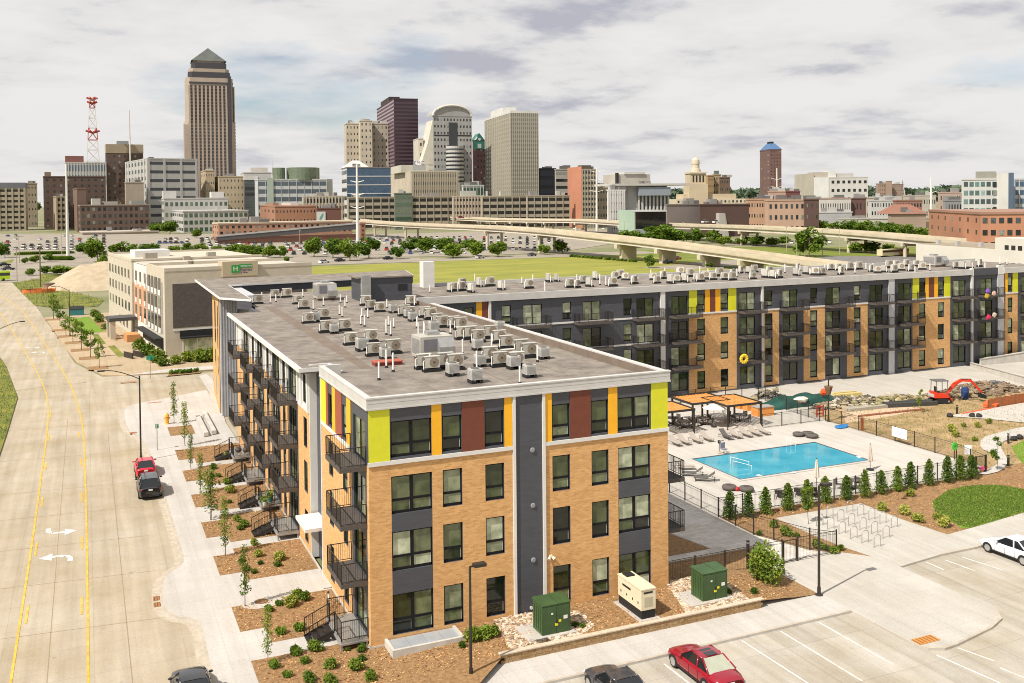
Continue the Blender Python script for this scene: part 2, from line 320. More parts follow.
# thicker, whiter veil low down
hz = N.new('ShaderNodeMapRange'); hz.inputs[1].default_value = 0.0; hz.inputs[2].default_value = .10; hz.inputs[3].default_value = .6; hz.inputs[4].default_value = .0; L.new(sp.outputs['Z'], hz.inputs[0])
mh = N.new('ShaderNodeMixRGB'); mh.inputs[2].default_value = (6.3, 6.12, 5.95, 1); L.new(hz.outputs[0], mh.inputs[0]); L.new(mx.outputs[0], mh.inputs[1])
L.new(mh.outputs[0], bg.inputs['Color'])
scene.view_settings.view_transform = 'Standard'; scene.view_settings.look = 'None'; scene.view_settings.gamma = 1; scene.view_settings.exposure = .37
# ================================================================== ground, roads, paths
struct(MB().sheet([(-3000, -400), (5000, -400), (5000, 6000), (-3000, 6000)], -.06), 'ground', M['ground'])
street = [(-21.9, -60), (-21.95, 64), (-22.1, 86), (-25.2, 113), (-30, 142), (-38.5, 190), (-50, 250), (-63, 310), (-62, 330), (-38, 300), (-35.3, 289), (-25.4, 210), (-19.5, 151), (-15.7, 112), (-12.1, 97.5), (1.2, 94.5), (40, 93), (40, 78), (5, 78), (5, 40), (0, 40), (0, -60)]
struct(MB().sheet(street, 0), 'street', M['street'])
struct(MB().sheet([(-1.2, -60), (95, -60), (95, -.5), (27, -.5), (-1.2, -6)], .004), 'parking_lot', M['lot'])
curb_px = [(200, 630), (194.4, 620.7), (187, 618.2), (177.8, 617), (169, 614.5), (163, 609.5), (160.2, 601), (159.3, 591), (160.5, 582), (164, 575), (170.5, 570), (177.8, 566.3), (181, 562), (181.5, 557), (164.8, 500.4), (157, 472), (152, 462), (145, 446), (139, 437), (128.8, 432), (124.5, 424.5), (122.6, 416), (123.2, 409.8), (128.8, 405.4), (143, 402), (158, 399.6)]
curb = [(-8.5, -60), (-8.45, -2)] + Gxy(curb_px, .13) + [(.2, 80.4), (.2, 63), (0, 60), (0, -.4), (19, -.4), (27.2, -.4), (27.2, -7.0), (-1, -7.25), (-1, -60)]
struct(MB().prism(curb, -.05, .13), 'sidewalk', M['walk'])
def offset_strip(pts, d, z, wd):       # strip following a polyline, on its left by d
    mb = MB(); P = [Vector((*p, z)) for p in pts]; nn = []
    for i in range(len(P)):
        t = Vector((0, 0, 0))
        if i > 0: t += (P[i]-P[i-1]).normalized()
        if i < len(P)-1: t += (P[i+1]-P[i]).normalized()
        t.normalize(); nn.append(Vector((-t.y, t.x, 0)))
    for i in range(len(P)-1): mb.quad([P[i]+nn[i]*d, P[i+1]+nn[i+1]*d, P[i+1]+nn[i+1]*(d+wd), P[i]+nn[i]*(d+wd)])
    return mb
struct(offset_strip(curb[:28], -.16, .1345, .16), 'kerb', M['curb'])
gut = MB(); gut.add(offset_strip(curb[:28], 0, .006, .45).v, [[i*4, i*4+1, i*4+2, i*4+3] for i in range(27)])
struct(gut, 'gutter', M['curb'])
# courtyard and plaza slab, with the rounded island
plaza = [(27.2, -7.0), (27.2, -11.6), (27.5, -12.4), (28.3, -12.8), (29.4, -12.7), (32.8, -12.0), (34.3, -11.4), (35.05, -10.4), (35.0, -6), (35, -3.0), (39, -2.55), (95, -2.3), (125, -2.3), (125, 51), (19, 51), (19, -.4), (27.2, -.4)]
struct(MB().prism(plaza, -.05, .13), 'plaza', M['plaza'])
struct(offset_strip([(27.2, -11.6), (27.5, -12.4), (28.3, -12.8), (29.4, -12.7), (32.8, -12.0), (34.3, -11.4), (35.05, -10.4)], 0, .1345, .15), 'island_kerb', M['curb'])
struct(offset_strip([(-1, -7.25), (27.2, -7.0)], 0, .1345, .16), 'lot_kerb', M['curb'])
struct(offset_strip([(39, -2.55), (95, -2.3)], 0, .1345, .16), 'plaza_kerb', M['curb'])
struct(MB().sheet([(30.1, 10.3), (59.6, 10.3), (59.6, 32), (51, 32), (51, 46), (30.1, 46)], .138), 'pool_deck', M['deck'])
struct(MB().sheet([(24.6, 10), (25.7, 4.9), (19, 4.9), (19, 4.0), (28.5, 4.0), (28.6, .7), (32.7, .7), (31.5, 1.9), (30.6, 4.4), (30.0, 6), (30.0, 47), (24.6, 47)], .142), 'paver_path', M['paver'])
# road markings
def stripe(pts, wd, z, mb):
    pts = [Vector((p[0], p[1], z)) for p in pts]
    for a, b in zip(pts[:-1], pts[1:]):
        t = (b-a).normalized(); n = Vector((-t.y, t.x, 0))*wd/2; mb.quad([a-n, b-n, b+n, a+n])
def curve(pts, k=6):
    out = []
    for i in range(len(pts)-1):
        p0 = pts[max(i-1, 0)]; p1 = pts[i]; p2 = pts[i+1]; p3 = pts[min(i+2, len(pts)-1)]
        for j in range(k):
            t = j/k; out.append(tuple(.5*((2*p1[d])+(-p0[d]+p2[d])*t+(2*p0[d]-5*p1[d]+4*p2[d]-p3[d])*t*t+(-p0[d]+3*p1[d]-3*p2[d]+p3[d])*t**3) for d in (0, 1)))
    return out+[pts[-1]]
ylm = MB()
for base in ([(-17.75, -60), (-17.75, 0), (-17.85, 40), (-18.35, 78), (-20.5, 104), (-25.0, 141), (-29.5, 178), (-37, 230)], [(-14.1, -60), (-14.1, 3), (-14.25, 43), (-14.7, 70), (-16.6, 98), (-21.4, 143), (-28.0, 200), (-35, 240)]):
    b = curve(base); stripe(b, .13, .018, ylm)
for base, side in (([(-17.75, -60), (-17.75, 0), (-17.85, 40), (-18.35, 78)], .32), ([(-14.1, -60), (-14.1, 3), (-14.25, 43), (-14.7, 70)], -.32)):
    b = curve(base, 12); acc = 0
    for a, c in zip(b[:-1], b[1:]):
        a = Vector(a); c = Vector(c); L_ = (c-a).length; u = 0
        while u < L_:
            if acc <= 0: acc = 12.0; p = a+(c-a)*(u/L_); q = p+(c-a).normalized()*2.8; stripe([(p.x+side, p.y), (q.x+side, q.y)], .13, .018, ylm)
            st_ = min(acc, L_-u); u += st_; acc -= st_
            if st_ <= 1e-6: break
struct(ylm, 'yellow_lane_line', M['yellow'])
def arrow(cx, cy, flip, k, ang=0):
    s = -1 if flip else 1; mb = MB()
    T = lambda x, y: (cx+(math.cos(ang)*x*s-math.sin(ang)*y*s)*k, cy+(math.sin(ang)*x*s+math.cos(ang)*y*s)*k)
    pts = [(-.95, 1.1)]; body = []
    arc = [(-.85+.0, .95), (-.85, .2), (-.6, -.25), (-.1, -.4), (.35, -.4)]
    stripe([T(*p) for p in arc], .34*k, .014, mb)
    mb.sheet([T(.3, -1.15), (T(1.15, -.4)), T(.3, .35)], .015)
    return mb
a1 = arrow(-15.95, 28.9, False, 1.0); a2 = arrow(-16.05, 22.8, True, 1.0)
struct(a1, 'turn_arrow', M['white']); struct(a2, 'turn_arrow', M['white'])
struct(arrow(-22.4, 133, False, 1.0), 'turn_arrow', M['white']); struct(arrow(-21.4, 126.6, True, 1.0), 'turn_arrow', M['white'])
ln = MB()
for a, b in (((741.9, 640.7), (815, 688)), ((780.7, 631.4), (862, 681)), ((818.3, 622), (893.3, 664.9)), ((664, 664), (695, 688)), ((926, 562), (944, 570)), ((945, 560), (975, 571)), ((962, 557), (1002, 570)), ((936, 655), (1000, 683)), ((1000, 668), (1040, 684)), ((958, 648), (994, 661))):
    stripe(Gxy([a, b], 0), .11, .010, ln)
struct(ln, 'stall_line', M['white'])
jm = MB()
for y in (-2, 9.5, 17.5, 25, 32.5, 40): stripe([(-21.9, y+1.2), (-9.9, y)], .05, .0062, jm)
for y in (52, 66, 84, 100): stripe([(-22.3, y+1), (-13.5, y)], .06, .0062, jm)
stripe([(-12.0, -60), (-12.05, 60)], .05, .0062, jm); stripe([(-16, -60), (-16.1, 70)], .04, .0062, jm)
struct(jm, 'slab_joint', plain((.27, .2, .13), .9))
# sewer lids / drain grates
def grate(x, y, w, d, label, z=.009, c=(.30, .13, .05)):
    t = thing('drain_grate', label, 'drain', (x, y, z)); MB().box(-w/2, w/2, -d/2, d/2, 0, .015).build('lid', plain(c, .9), t)
    mb = MB(); [mb.box(-w/2+.06+i*w/6, -w/2+.1+i*w/6, -d/2+.05, d/2-.05, .015, .022) for i in range(6)]; mb.build('slot', plain((.08, .045, .03), .9), t)
grate(-9.95, 12.6, .9, .7, 'rusty drain grate at the kerb bump-out in the road', z=.012)
grate(-9.98, 11.6, .9, .7, 'second rusty drain grate nearer the camera at the kerb bump-out', z=.012)
p = G(925.5, 640, .13); grate(p.x, p.y, 1.5, .7, 'rust-brown tactile plate on the tip of the concrete island', z=.136, c=(.45, .19, .04))
p = G(440, 0+430/1, .13)
for (px, py, w_, d_, lab) in ((155, 402.5, 1.6, .4, 'rusty tactile strip by the corner kerb of the side street'), (133, 433, .7, .7, 'rusty tactile strip below the street corner bump-out'), (128, 382, 2.0, .4, 'rusty tactile strip on the hotel side of the side street')):
    q = G(px, py, .13); grate(q.x, q.y, w_, d_, lab, z=.136, c=(.42, .16, .06))
# ------------------------------------------------------------------ planting beds
def bed(name, polys, z, m, kind='structure'):
    mb = MB()
    for i, p in enumerate(polys): mb.sheet(p, z+.004*i)
    return tag(mb.build(name, m), kind=kind)
outer = [(45.57, 49.6), (37.84, 41.65), (29.94, 33.65), (22.2, 25.96), (14.44, 18.2), (5.3, 9.0)]
inner = [(43.7, 50), (36.0, 42.3), (28.4, 34.7), (20.6, 27.0), (12.9, 19.2), (3.2, 9.2)]
for i, ((a, b), (c, d)) in enumerate(zip(outer, inner)):
    poly = [(-6.17, a), (-4.72, a), (-4.72, c), (-.02, c), (-.02, d), (-4.72, d), (-4.72, b), (-6.17, b)]
    if i == 5: poly = [(-6.17, a), (-4.76, a), (-4.76, c), (-.02, c), (-.02, d), (-3.6, d), (-4.0, b+.05), (-6.17, b)]
    mb = MB(); mb.sheet(poly, .137); tag(mb.build('mulch_bed', M['mulch']), kind='structure')
p = G(263, 603, .14); struct(MB().sheet([(p.x+1.25*math.cos(a), p.y+.8*math.sin(a)) for a in (i*math.pi/8 for i in range(16))], .155), 'concrete_collar', M['walk'])
t = thing('valve_cover', 'brown valve cover set in a pale concrete collar in the mulch', 'valve cover', (*G(261.5, 601.5, .15).xy, .158)); MB().lathe([(.34, 0), (.34, .04), (.2, .06)], 14).build('lid', M['mulch'], t); MB().lathe([(.4, 0), (.4, .02)], 14).build('ring', plain((.2, .1, .05), .8), t)
# front bed: a height field that rises from the street to the retaining wall
def bed_z(x, y):
    s = lambda t: max(0, min(1, t))**2*(3-2*max(0, min(1, t)))
    return .165+.315*s((x+1)/8)*(1-s((x-22.2)/4.6))
fb = MB(); NX, NY = 70, 12
def fb_edge(x):
    if x < 1: return -9
    if x < 6: return -9+(x-1)/5*4.7
    return -4.28
idx = {}
for i in range(NX+1):
    x = -6.17+i*(33.2/NX)
    for j in range(NY+1):
        y1 = 1.4 if x < -.05 else -.02
        if x > 19.05: y1 = .62
        y = fb_edge(x)+(y1-fb_edge(x))*j/NY
        if x > 22.4: y = max(y, -4.4)
        idx[i, j] = len(fb.v); fb.v.append((x, y, bed_z(x, y)+rnd.uniform(-.008, .02)))
for i in range(NX):
    for j in range(NY): fb.f.append([idx[i, j], idx[i+1, j], idx[i+1, j+1], idx[i, j+1]]); fb.m.append(0)
struct(fb, 'front_mulch_bed', M['mulch'])
# gravel pads round the transformers
for name, poly in (('river_rock', [(7.2, -.03), (10.6, -.03), (12.3, -1.2), (12.0, -3.2), (10.2, -4.25), (6.6, -4.25)]), ('river_rock', [(19.1, .55), (21.6, .55), (22.6, -1.2), (22.2, -3.9), (20, -4.2), (17.6, -4.2)])):
    mb = MB(); mb.prism(poly, .2, [bed_z(*p)+.035 for p in poly]); tag(mb.build(name, M['gravel']), kind='stuff')
    st = MB()
    xs = [p[0] for p in poly]; ys = [p[1] for p in poly]
    def inside(x, y):
        c = False
        for i in range(len(poly)):
            (x1, y1), (x2, y2) = poly[i], poly[i-1]
            if (y1 > y) != (y2 > y) and x < (x2-x1)*(y-y1)/(y2-y1)+x1: c = not c
        return c
    for k in range(1100):
        x = rnd.uniform(min(xs), max(xs)); y = rnd.uniform(min(ys), max(ys))
        if inside(x, y): r = rnd.uniform(.04, .11); st.blob((x, y, bed_z(x, y)+.04), r*1.3, r, r*.7, 5, 3, .2, m=rnd.choice((0, 0, 1, 1, 2)))
    tag(st.build('river_stones', [plain((.6, .5, .38), .9), plain((.42, .29, .18), .9), plain((.24, .16, .11), .9)]), kind='stuff')
# mulch chips scattered on the near beds
ch = MB()
def chips(n, x0, x1, y0, y1, zf):
    for k in range(n):
        x = rnd.uniform(x0, x1); y = rnd.uniform(y0, y1); z = zf(x, y); ch.leaf((x, y, z+.02), .07, rnd, m=rnd.choice((0, 0, 1, 2)), up=4)
chips(2600, 1.5, 26, -4.1, -.1, lambda x, y: bed_z(x, y)); chips(900, -6, 1.5, -4, 1.3, lambda x, y: bed_z(x, y))
for (a, b), (c, d) in zip(outer, inner): chips(420, -4.6, -.2, c+.1, d-.1, lambda x, y: .14); chips(140, -6.1, -4.7, a+.1, b-.1, lambda x, y: .14)
chips(2600, 42.6, 66, .8, 10, lambda x, y: .128); chips(700, 30.3, 42, 8.4, 10.2, lambda x, y: .14); chips(1800, 60, 92, 11, 31, lambda x, y: .12)
tag(ch.build('mulch_chips', [plain((.45, .24, .09), .9), plain((.22, .10, .035), .9), plain((.6, .37, .17), .9)]), kind='stuff')
# courtyard beds
bed('mulch_bed', [[(19.05, 4.98), (25.6, 4.98), (24.5, 10), (24.5, 46), (19.05, 46)]], .139, M['mulch'])
bed('mulch_bed', [[(19.6, .75), (28.4, .75), (28.4, 3.95), (19.05, 3.95), (19.05, 1.6)]], .139, M['mulch'])
bed('mulch_bed', [[(30.15, 10.22), (58.4, 10.22), (58.4, 9.8), (42.2, 8.3), (33.9, 8.3), (33.9, 4.1), (34.2, 1.1), (34.6, -.8), (33.4, .55), (32.6, 1.0), (31.6, 2.0), (30.75, 4.4), (30.15, 6)]], .139, M['mulch'])
bed('mulch_bed', [[(42.3, 10.2), (42.3, 4), (42.7, .15), (46, .5), (52, 1.25), (80, 2.0), (80, 12), (66, 11.5), (60, 10.6), (58.4, 10.2)]], .134, M['mulch'])
lawn = Gxy([(932.2, 502), (947.5, 490.6), (965, 486.5), (980, 485), (1000, 485.3), (1024, 489.3), (1060, 500), (1060, 503), (1024, 512.2), (969, 528.1), (957, 524.5), (945, 518), (935, 511)], .146)
tag(MB().sheet(curve(lawn+lawn[:1], 3)[:-1], .146).build('lawn', M['grass']), kind='structure')
lawn2 = Gxy([(1012, 446.4), (1024, 440), (1060, 432), (1060, 470), (1030, 468), (1024, 464.8), (1017, 457)], .146)
struct(MB().sheet(lawn2, .146), 'lawn', M['grass'])
def grass_blades(poly, n, name, z, h, mats):
    xs = [p[0] for p in poly]; ys = [p[1] for p in poly]; mb = MB()
    for k in range(n):
        x = rnd.uniform(min(xs), max(xs)); y = rnd.uniform(min(ys), max(ys)); c = False
        for i in range(len(poly)):
            (x1, y1), (x2, y2) = poly[i], poly[i-1]
            if (y1 > y) != (y2 > y) and x < (x2-x1)*(y-y1)/(y2-y1)+x1: c = not c
        if not c: continue
        a = rnd.uniform(0, 6.28); w_ = rnd.uniform(.02, .05); hh = h*rnd.uniform(.6, 1.3); dx, dy = math.cos(a)*w_, math.sin(a)*w_
        mb.add([(x-dx, y-dy, z), (x+dx, y+dy, z), (x+rnd.uniform(-.06, .06), y+rnd.uniform(-.06, .06), z+hh)], [(0, 1, 2)], rnd.randint(0, len(mats)-1))
    return tag(mb.build(name, mats), kind='stuff')
gl = [plain((.10, .17, .012), .8), plain((.06, .11, .01), .8), plain((.15, .20, .03), .8)]
grass_blades(lawn, 26000, 'lawn_grass', .146, .09, gl)
grass_blades([(60.5, 11), (90, 13), (92, 32), (75, 36), (61, 34)], 5200, 'weeds', .14, .2, [plain((.22, .23, .05), .8), plain((.12, .16, .025), .8), plain((.34, .30, .12), .8)])
# dirt beyond the pool fence, path across it
bed('bare_dirt', [[(59.75, 10.4), (59.75, 31.5), (61, 36), (75, 37.5), (88, 35), (104, 31), (120, 29), (120, 12), (80, 12), (66, 11.5)]], .135, M['dirt'])
pth = Gxy([(1060, 419), (1024, 427), (1008, 430.5), (995.5, 434), (985, 437), (980.6, 441), (980.3, 446), (983, 450), (990, 453), (997, 457), (998, 464), (988, 470), (979, 474.5), (986, 475), (997.3, 472.5), (1004, 469), (1007, 464), (1007, 458.7), (1002, 450), (1000.5, 445), (1004, 441.5), (1011.3, 439.3), (1024, 436), (1060, 428)], .15)
struct(MB().sheet(pth, .205), 'curved_path', M['walk'])
struct(MB().sheet(Gxy([(946, 416.5), (985, 409.5), (1024, 403), (1060, 397), (1060, 418), (1024, 423), (990, 419.5)], .15), .20), 'site_path', M['deck'])
struct(MB().sheet(Gxy([(842, 412.5), (905, 405.5), (925, 409), (880, 418), (846, 423)], .15), .142), 'site_path', plain((.5, .36, .24), .9))
# left verge of the street
vg = [(-21.9, 40), (-21.93, 64), (-22.1, 86), (-25.2, 113), (-27.5, 128), (-60, 128), (-60, 40)]
struct(MB().prism(vg, -.05, .13), 'grass_verge', M['wild'])
grass_blades([(-21.97, 60), (-22.1, 86), (-25.2, 113), (-27, 126), (-34, 126), (-27, 80), (-25, 60)], 9000, 'verge_grass', .13, .22, [plain((.15, .19, .02), .8), plain((.08, .12, .015), .8), plain((.28, .25, .06), .8)])
# retaining wall of split-face block with a pale cap
t = thing('retaining_wall', 'low tan split-face block retaining wall with a pale cap beside the lot pavement', 'wall', (6, -4.3, .13))
wl = MB()
for row in range(3):
    x = -.2+.2*(row % 2)
    while x < 16.6:
        w_ = .40; wl.box(x, min(x+w_-.012, 16.7), -.15+rnd.uniform(-.012, .012), .12, row*.155, row*.155+.148); x += w_
wl.build('block_courses', mat('split_face', (.38, .26, .14), .95, c2=(.26, .15, .06), vscale=4, bump=1, bscale=14), t)
cp = MB(); x = -.25
while x < 16.7: cp.box(x, min(x+.594, 16.8), -.19, .15, .466, .53); x += .6
cp.build('cap', mat('wall_cap', (.50, .41, .31), .9, var=.15, vscale=3), t)
MB().box(-.2, .12, .12, 1.0, 0, .3).build('return_block', mat('split_face_return', (.36, .22, .1), .95, var=.3, vscale=4), t)
# ================================================================== apartment building (one thing: street wing + courtyard wing)
apt = thing('apartment_building', 'four-storey L-shaped apartment building of tan brick and charcoal cladding with lime and amber panels', 'apartment building', (0, 0, 0))
FL = [.65, 3.8, 6.95, 10.1]
ROW = [(.70, 2.93), (4.22, 6.40), (7.38, 9.47), (10.5, 12.5)]
ZP, ZT = 13.25, 13.9
class Face:
    def __init__(s, O, U, Nn, rz): s.O = Vector((*O, 0)); s.U = Vector((*U, 0)); s.N = Vector((*Nn, 0)); s.rz = rz
    def p(s, u, d, z): v = s.O+s.U*u+s.N*d; return (v.x, v.y, z)
    def box(s, mb, u0, u1, d0, d1, z0, z1, m=0):
        a = s.p(u0, d0, z0); b = s.p(u1, d1, z1); return mb.box(a[0], b[0], a[1], b[1], z0, z1, m)
FRONT = Face((0, 0), (1, 0), (0, -1), 0)
STREET = Face((0, 0), (0, 1), (-1, 0), -math.pi/2)
BACK = Face((0, 50.165), (1, 0), (0, -1), 0)
EAST = Face((19, 0), (0, 1), (1, 0), math.pi/2)
def wall(face, zones, holes, d=0.0, rev=.16):
    """zones: list of (material, u0,u1,z0,z1), later wins; holes get reveals. returns dict material -> MB"""
    us = sorted({round(v, 4) for zn in zones for v in zn[1:3]} | {round(v, 4) for h in holes for v in h[:2]})
    zs = sorted({round(v, 4) for zn in zones for v in zn[3:5]} | {round(v, 4) for h in holes for v in h[2:4]})
    out = {}
    for i in range(len(us)-1):
        for j in range(len(zs)-1):
            u = (us[i]+us[i+1])/2; z = (zs[j]+zs[j+1])/2
            if any(h[0] < u < h[1] and h[2] < z < h[3] for h in holes): continue
            mm = None
            for zn in zones:
                if zn[1] < u < zn[2] and zn[3] < z < zn[4]: mm = zn[0]
            if mm is None: continue
            mb = out.setdefault(mm, MB())
            mb.quad([face.p(us[i], d, zs[j]), face.p(us[i+1], d, zs[j]), face.p(us[i+1], d, zs[j+1]), face.p(us[i], d, zs[j+1])])
    for h in holes:
        u = (h[0]+h[1])/2; z = h[2]-.01; mm = zones[0][0]
        for zn in zones:
            if zn[1] < h[0]-.01 < zn[2] and zn[3] < (h[2]+h[3])/2 < zn[4]: mm = zn[0]
        mb = out.setdefault('grey', MB()); a, b, c, e = h
        for (p, q) in (((a, c), (b, c)), ((b, c), (b, e)), ((b, e), (a, e)), ((a, e), (a, c))):
            mb.quad([face.p(p[0], d, p[1]), face.p(q[0], d, q[1]), face.p(q[0], d-rev, q[1]), face.p(p[0], d-rev, p[1])])
    return out
def pieces(mb):
    key = lambda v: (round(v[0], 3), round(v[1], 3), round(v[2], 3)); par = {}
    def find(a):
        while par.setdefault(a, a) != a: par[a] = par[par[a]]; a = par[a]
        return a
    for f in mb.f:
        ks = [key(mb.v[i]) for i in f]
        for k in ks[1:]: par[find(k)] = find(ks[0])
    out = {}
    for f in mb.f: out.setdefault(find(key(mb.v[f[0]])), MB()).quad([mb.v[i] for i in f])
    return out.values()
def emit(d, names):
    for k, mb in d.items():
        for q in pieces(mb): q.build(names[k], M[k], apt)
NAMES = {'brick': 'brick_wall', 'grey': 'charcoal_wall', 'corr': 'corrugated_wall', 'trim': 'pale_wall'}
# windows and doors: one proto per size, copied
PW = {}
def window(face, u0, u1, z0, z1, d=0.0, kind='win'):
    w_, h_ = round(u1-u0, 2), round(z1-z0, 2); key = (w_, h_, kind); rec = .10
    loc = face.p((u0+u1)/2, d-rec, z0)
    if key not in PW:
        fr = MB(); b = .08; pn = []
        tr = h_*.36
        fr.box(-w_/2, w_/2, 0, .06, 0, b*1.9); fr.box(-w_/2, w_/2, 0, .06, h_-b, h_); fr.box(-w_/2, -w_/2+b, 0, .06, 0, h_); fr.box(w_/2-b, w_/2, 0, .06, 0, h_)
        if kind == 'win':
            fr.box(-w_/2, w_/2, -.012, .06, tr-.065, tr+.065)
            if w_ > 1.8:
                fr.box(-.095, .095, -.015, .06, 0, h_)
                for s in (-1, 1): pn += [(s*w_/4, 0, tr, w_/2-.09), (s*w_/4, tr, h_, w_/2-.09)]
            else: pn += [(0, 0, tr, w_-.09), (0, tr, h_, w_-.09)]
        elif kind == 'door':
            n = 2 if w_ < 2.6 else 3
            for i in range(1, n): fr.box(-w_/2+i*w_/n-.05, -w_/2+i*w_/n+.05, -.012, .06, 0, h_)
            for i in range(n): pn.append((-w_/2+(i+.5)*w_/n, 0, h_, w_/n-.08))
        nm = 'window' if kind == 'win' else 'patio_door'
        o = link(nm, fr.data(nm, M['frame']), apt, loc, face.rz)
        for (x, a, c, ww) in pn:
            k = (round(ww, 2), round(c-a, 2))
            if k not in PW: PW[k] = MB().box(-ww/2, ww/2, .03, .045, .045, c-a-.045).data('pane', M['glass'])
            link('pane', PW[k], o, (x, 0, a))
        if kind == 'win':     # bright inner sash edges
            sb = MB()
            for (x, a, c, ww) in pn:
                if a == 0: sb.box(x-ww/2+.03, x+ww/2-.03, .02, .03, .085, .115); sb.box(x+ww/2-.06, x+ww/2-.03, .02, .03, .085, tr-.06)
            link('sash', sb.data('sash', plain((.5, .5, .45), .5)), o, (0, 0, 0))
        KIDS.pop(o.name, None); kids(o); PW[key] = o
        return o
    return dup(PW[key], loc, face.rz, parent=apt)
PB = {}
def balcony(face, u0, u1, z, d=0.0, depth=1.5, full=True):
    w_ = round(u1-u0, 2); key = (w_, depth); loc = face.p((u0+u1)/2, d, z)
    if key not in PB:
        dk = MB().box(-w_/2, w_/2, -depth, -.01, -.24, 0)
        o = link('balcony', dk.data('balcony', M['deckboard']), apt, loc, face.rz)
        r = MB(); H = 1.07
        def run(a, b):
            a = Vector(a); b = Vector(b); L_ = (b-a).length; n = max(2, int(L_/.125)); t = (b-a)/n
            r.tube((*a, H), (*b, H), .03, 4); r.tube((*a, .1), (*b, .1), .022, 4)
            for i in range(n+1):
                p = a+t*i; thick = .03 if i in (0, n) or (i % 9 == 0) else .012; r.tube((p.x, p.y, 0 if thick > .02 else .1), (p.x, p.y, H), thick, 4, cap=False)
        e = w_/2-.04; run((-e, -.06), (-e, -depth+.04)); run((-e, -depth+.04), (e, -depth+.04)); run((e, -depth+.04), (e, -.06))
        link('railing', r.data('railing', M['rail']), o)
        KIDS.pop(o.name, None); kids(o); PB[key] = o
        return o
    return dup(PB[key], loc, face.rz, parent=apt)
def panel(face, name, m, u0, u1, z0, z1, d=0.0, t=.035):
    mb = MB(); face.box(mb, u0, u1, d+.002, d+t, z0, z1); return mb.build(name, M[m], apt)
# ---- front
W = 19.0
wins = [(1.25, 3.6), (4.23, 5.39), (6.8, 7.96), (11.05, 12.2), (13.65, 14.8), (15.47, 17.73)]
holes = [(a, b, z0, z1) for a, b in wins for z0, z1 in ROW]
zones = [('brick', 0, W, .3, 10.14), ('grey', 0, W, 10.14, ZP), ('grey', 1.25, 3.6, .7, 9.47), ('grey', 15.47, 17.73, .7, 9.47), ('grey', 8.6, 10.45, .1, ZP)]
emit(wall(FRONT, zones, holes), NAMES)
for h in holes: window(FRONT, *h)
mb = MB()
for h in holes: FRONT.box(mb, h[0], h[1], -.2, -.165, h[2], h[3])
for a, b in ((0, 1.19), (17.8, 18.98)): panel(FRONT, 'lime_panel', 'lime', a, b, 10.38, ZP)
for a, b in ((3.6, 4.18), (8.0, 8.48), (10.57, 11.02), (14.8, 15.42)): panel(FRONT, 'amber_panel', 'yel', a, b, 10.38, ZP)
for a, b in ((5.4, 6.76), (12.22, 13.6)): panel(FRONT, 'rust_panel', 'brown', a, b, 10.38, ZP)
for a, b in ((-.06, 8.5), (10.57, W+.06)): 
    mb = MB(); FRONT.box(mb, a, b, 0, .08, 10.15, 10.37); mb.build('trim_band', M['trim'], apt)
for a, b in ((8.5, 8.68), (10.39, 10.57)):
    mb = MB(); FRONT.box(mb, a, b, .003, .10, .1, ZP); mb.build('trim_strip', M['trim'], apt)
MB().box(-.05, W, .02, .3, .0, .3).box(-.05, W+.02, -.03, .02, .0, .3).build('foundation', M['conc'], apt)
for z in (10.0, 6.75, 3.55): MB().lathe([(.14, 0), (.16, .05), (.1, .08)], 10).build('wall_vent', plain((.25, .25, .26), .5), apt, (9.75, -.0, z)).rotation_euler = (math.pi/2, 0, 0)
o = MB().lathe([(.1, 0), (.1, .05)], 10).build('wall_vent', plain((.6, .6, .58), .5), apt, (9.6, 0, .75)); o.rotation_euler = (math.pi/2, 0, 0)
fl = MB().box(-.1, .1, -.12, 0, 0, .12).tube((-.1, -.12, .02), (-.18, -.22, -.08), .08, 8, r2=.1).tube((.1, -.12, .02), (.18, -.22, -.08), .08, 8, r2=.1); fl.build('floodlight', plain((.7, .62, .45), .5), apt, (10.85, 0, 3.55))
# ---- street side, near block  (u = Y)
SW_near = [(4.76, 5.9), (8.38, 9.48)]
dz = [(0.75, 3.3)]
holes = [(a, b, z0, z1) for a, b in SW_near for z0, z1 in ROW] + [(a, b, f+.02, f+2.35) for a, b in dz for f in FL]
zones = [('brick', 0, 11.5, .3, 10.14), ('grey', 0, 11.5, 10.14, ZP), ('grey', .45, 3.78, .3, ZP)]
emit(wall(STREET, zones, holes), NAMES)
for h in holes: window(STREET, *h, kind='door' if h[1]-h[0] > 2 else 'win')
for a, b, n_, m_ in ((3.8, 4.74, 'amber_panel', 'yel'), (5.92, 7.52, 'red_panel', 'red'), (7.54, 8.36, 'amber_panel', 'yel'), (9.5, 10.04, 'red_panel', 'red'), (10.06, 11.44, 'lime_panel', 'lime')): panel(STREET, n_, m_, a, b, 10.38, ZP)
mb = MB(); STREET.box(mb, 3.8, 11.5, 0, .08, 10.15, 10.37); mb.build('trim_band', M['trim'], apt)
mb = MB(); STREET.box(mb, 11.44, 11.6, -1.5, .06, .1, ZP); mb.build('trim_strip', M['trim'], apt)
for f in FL[1:]: balcony(STREET, .4, 3.85, f)
mb = MB().box(-.03, .03, -.02, 50, 0, .3); mb.build('foundation', M['conc'], apt)
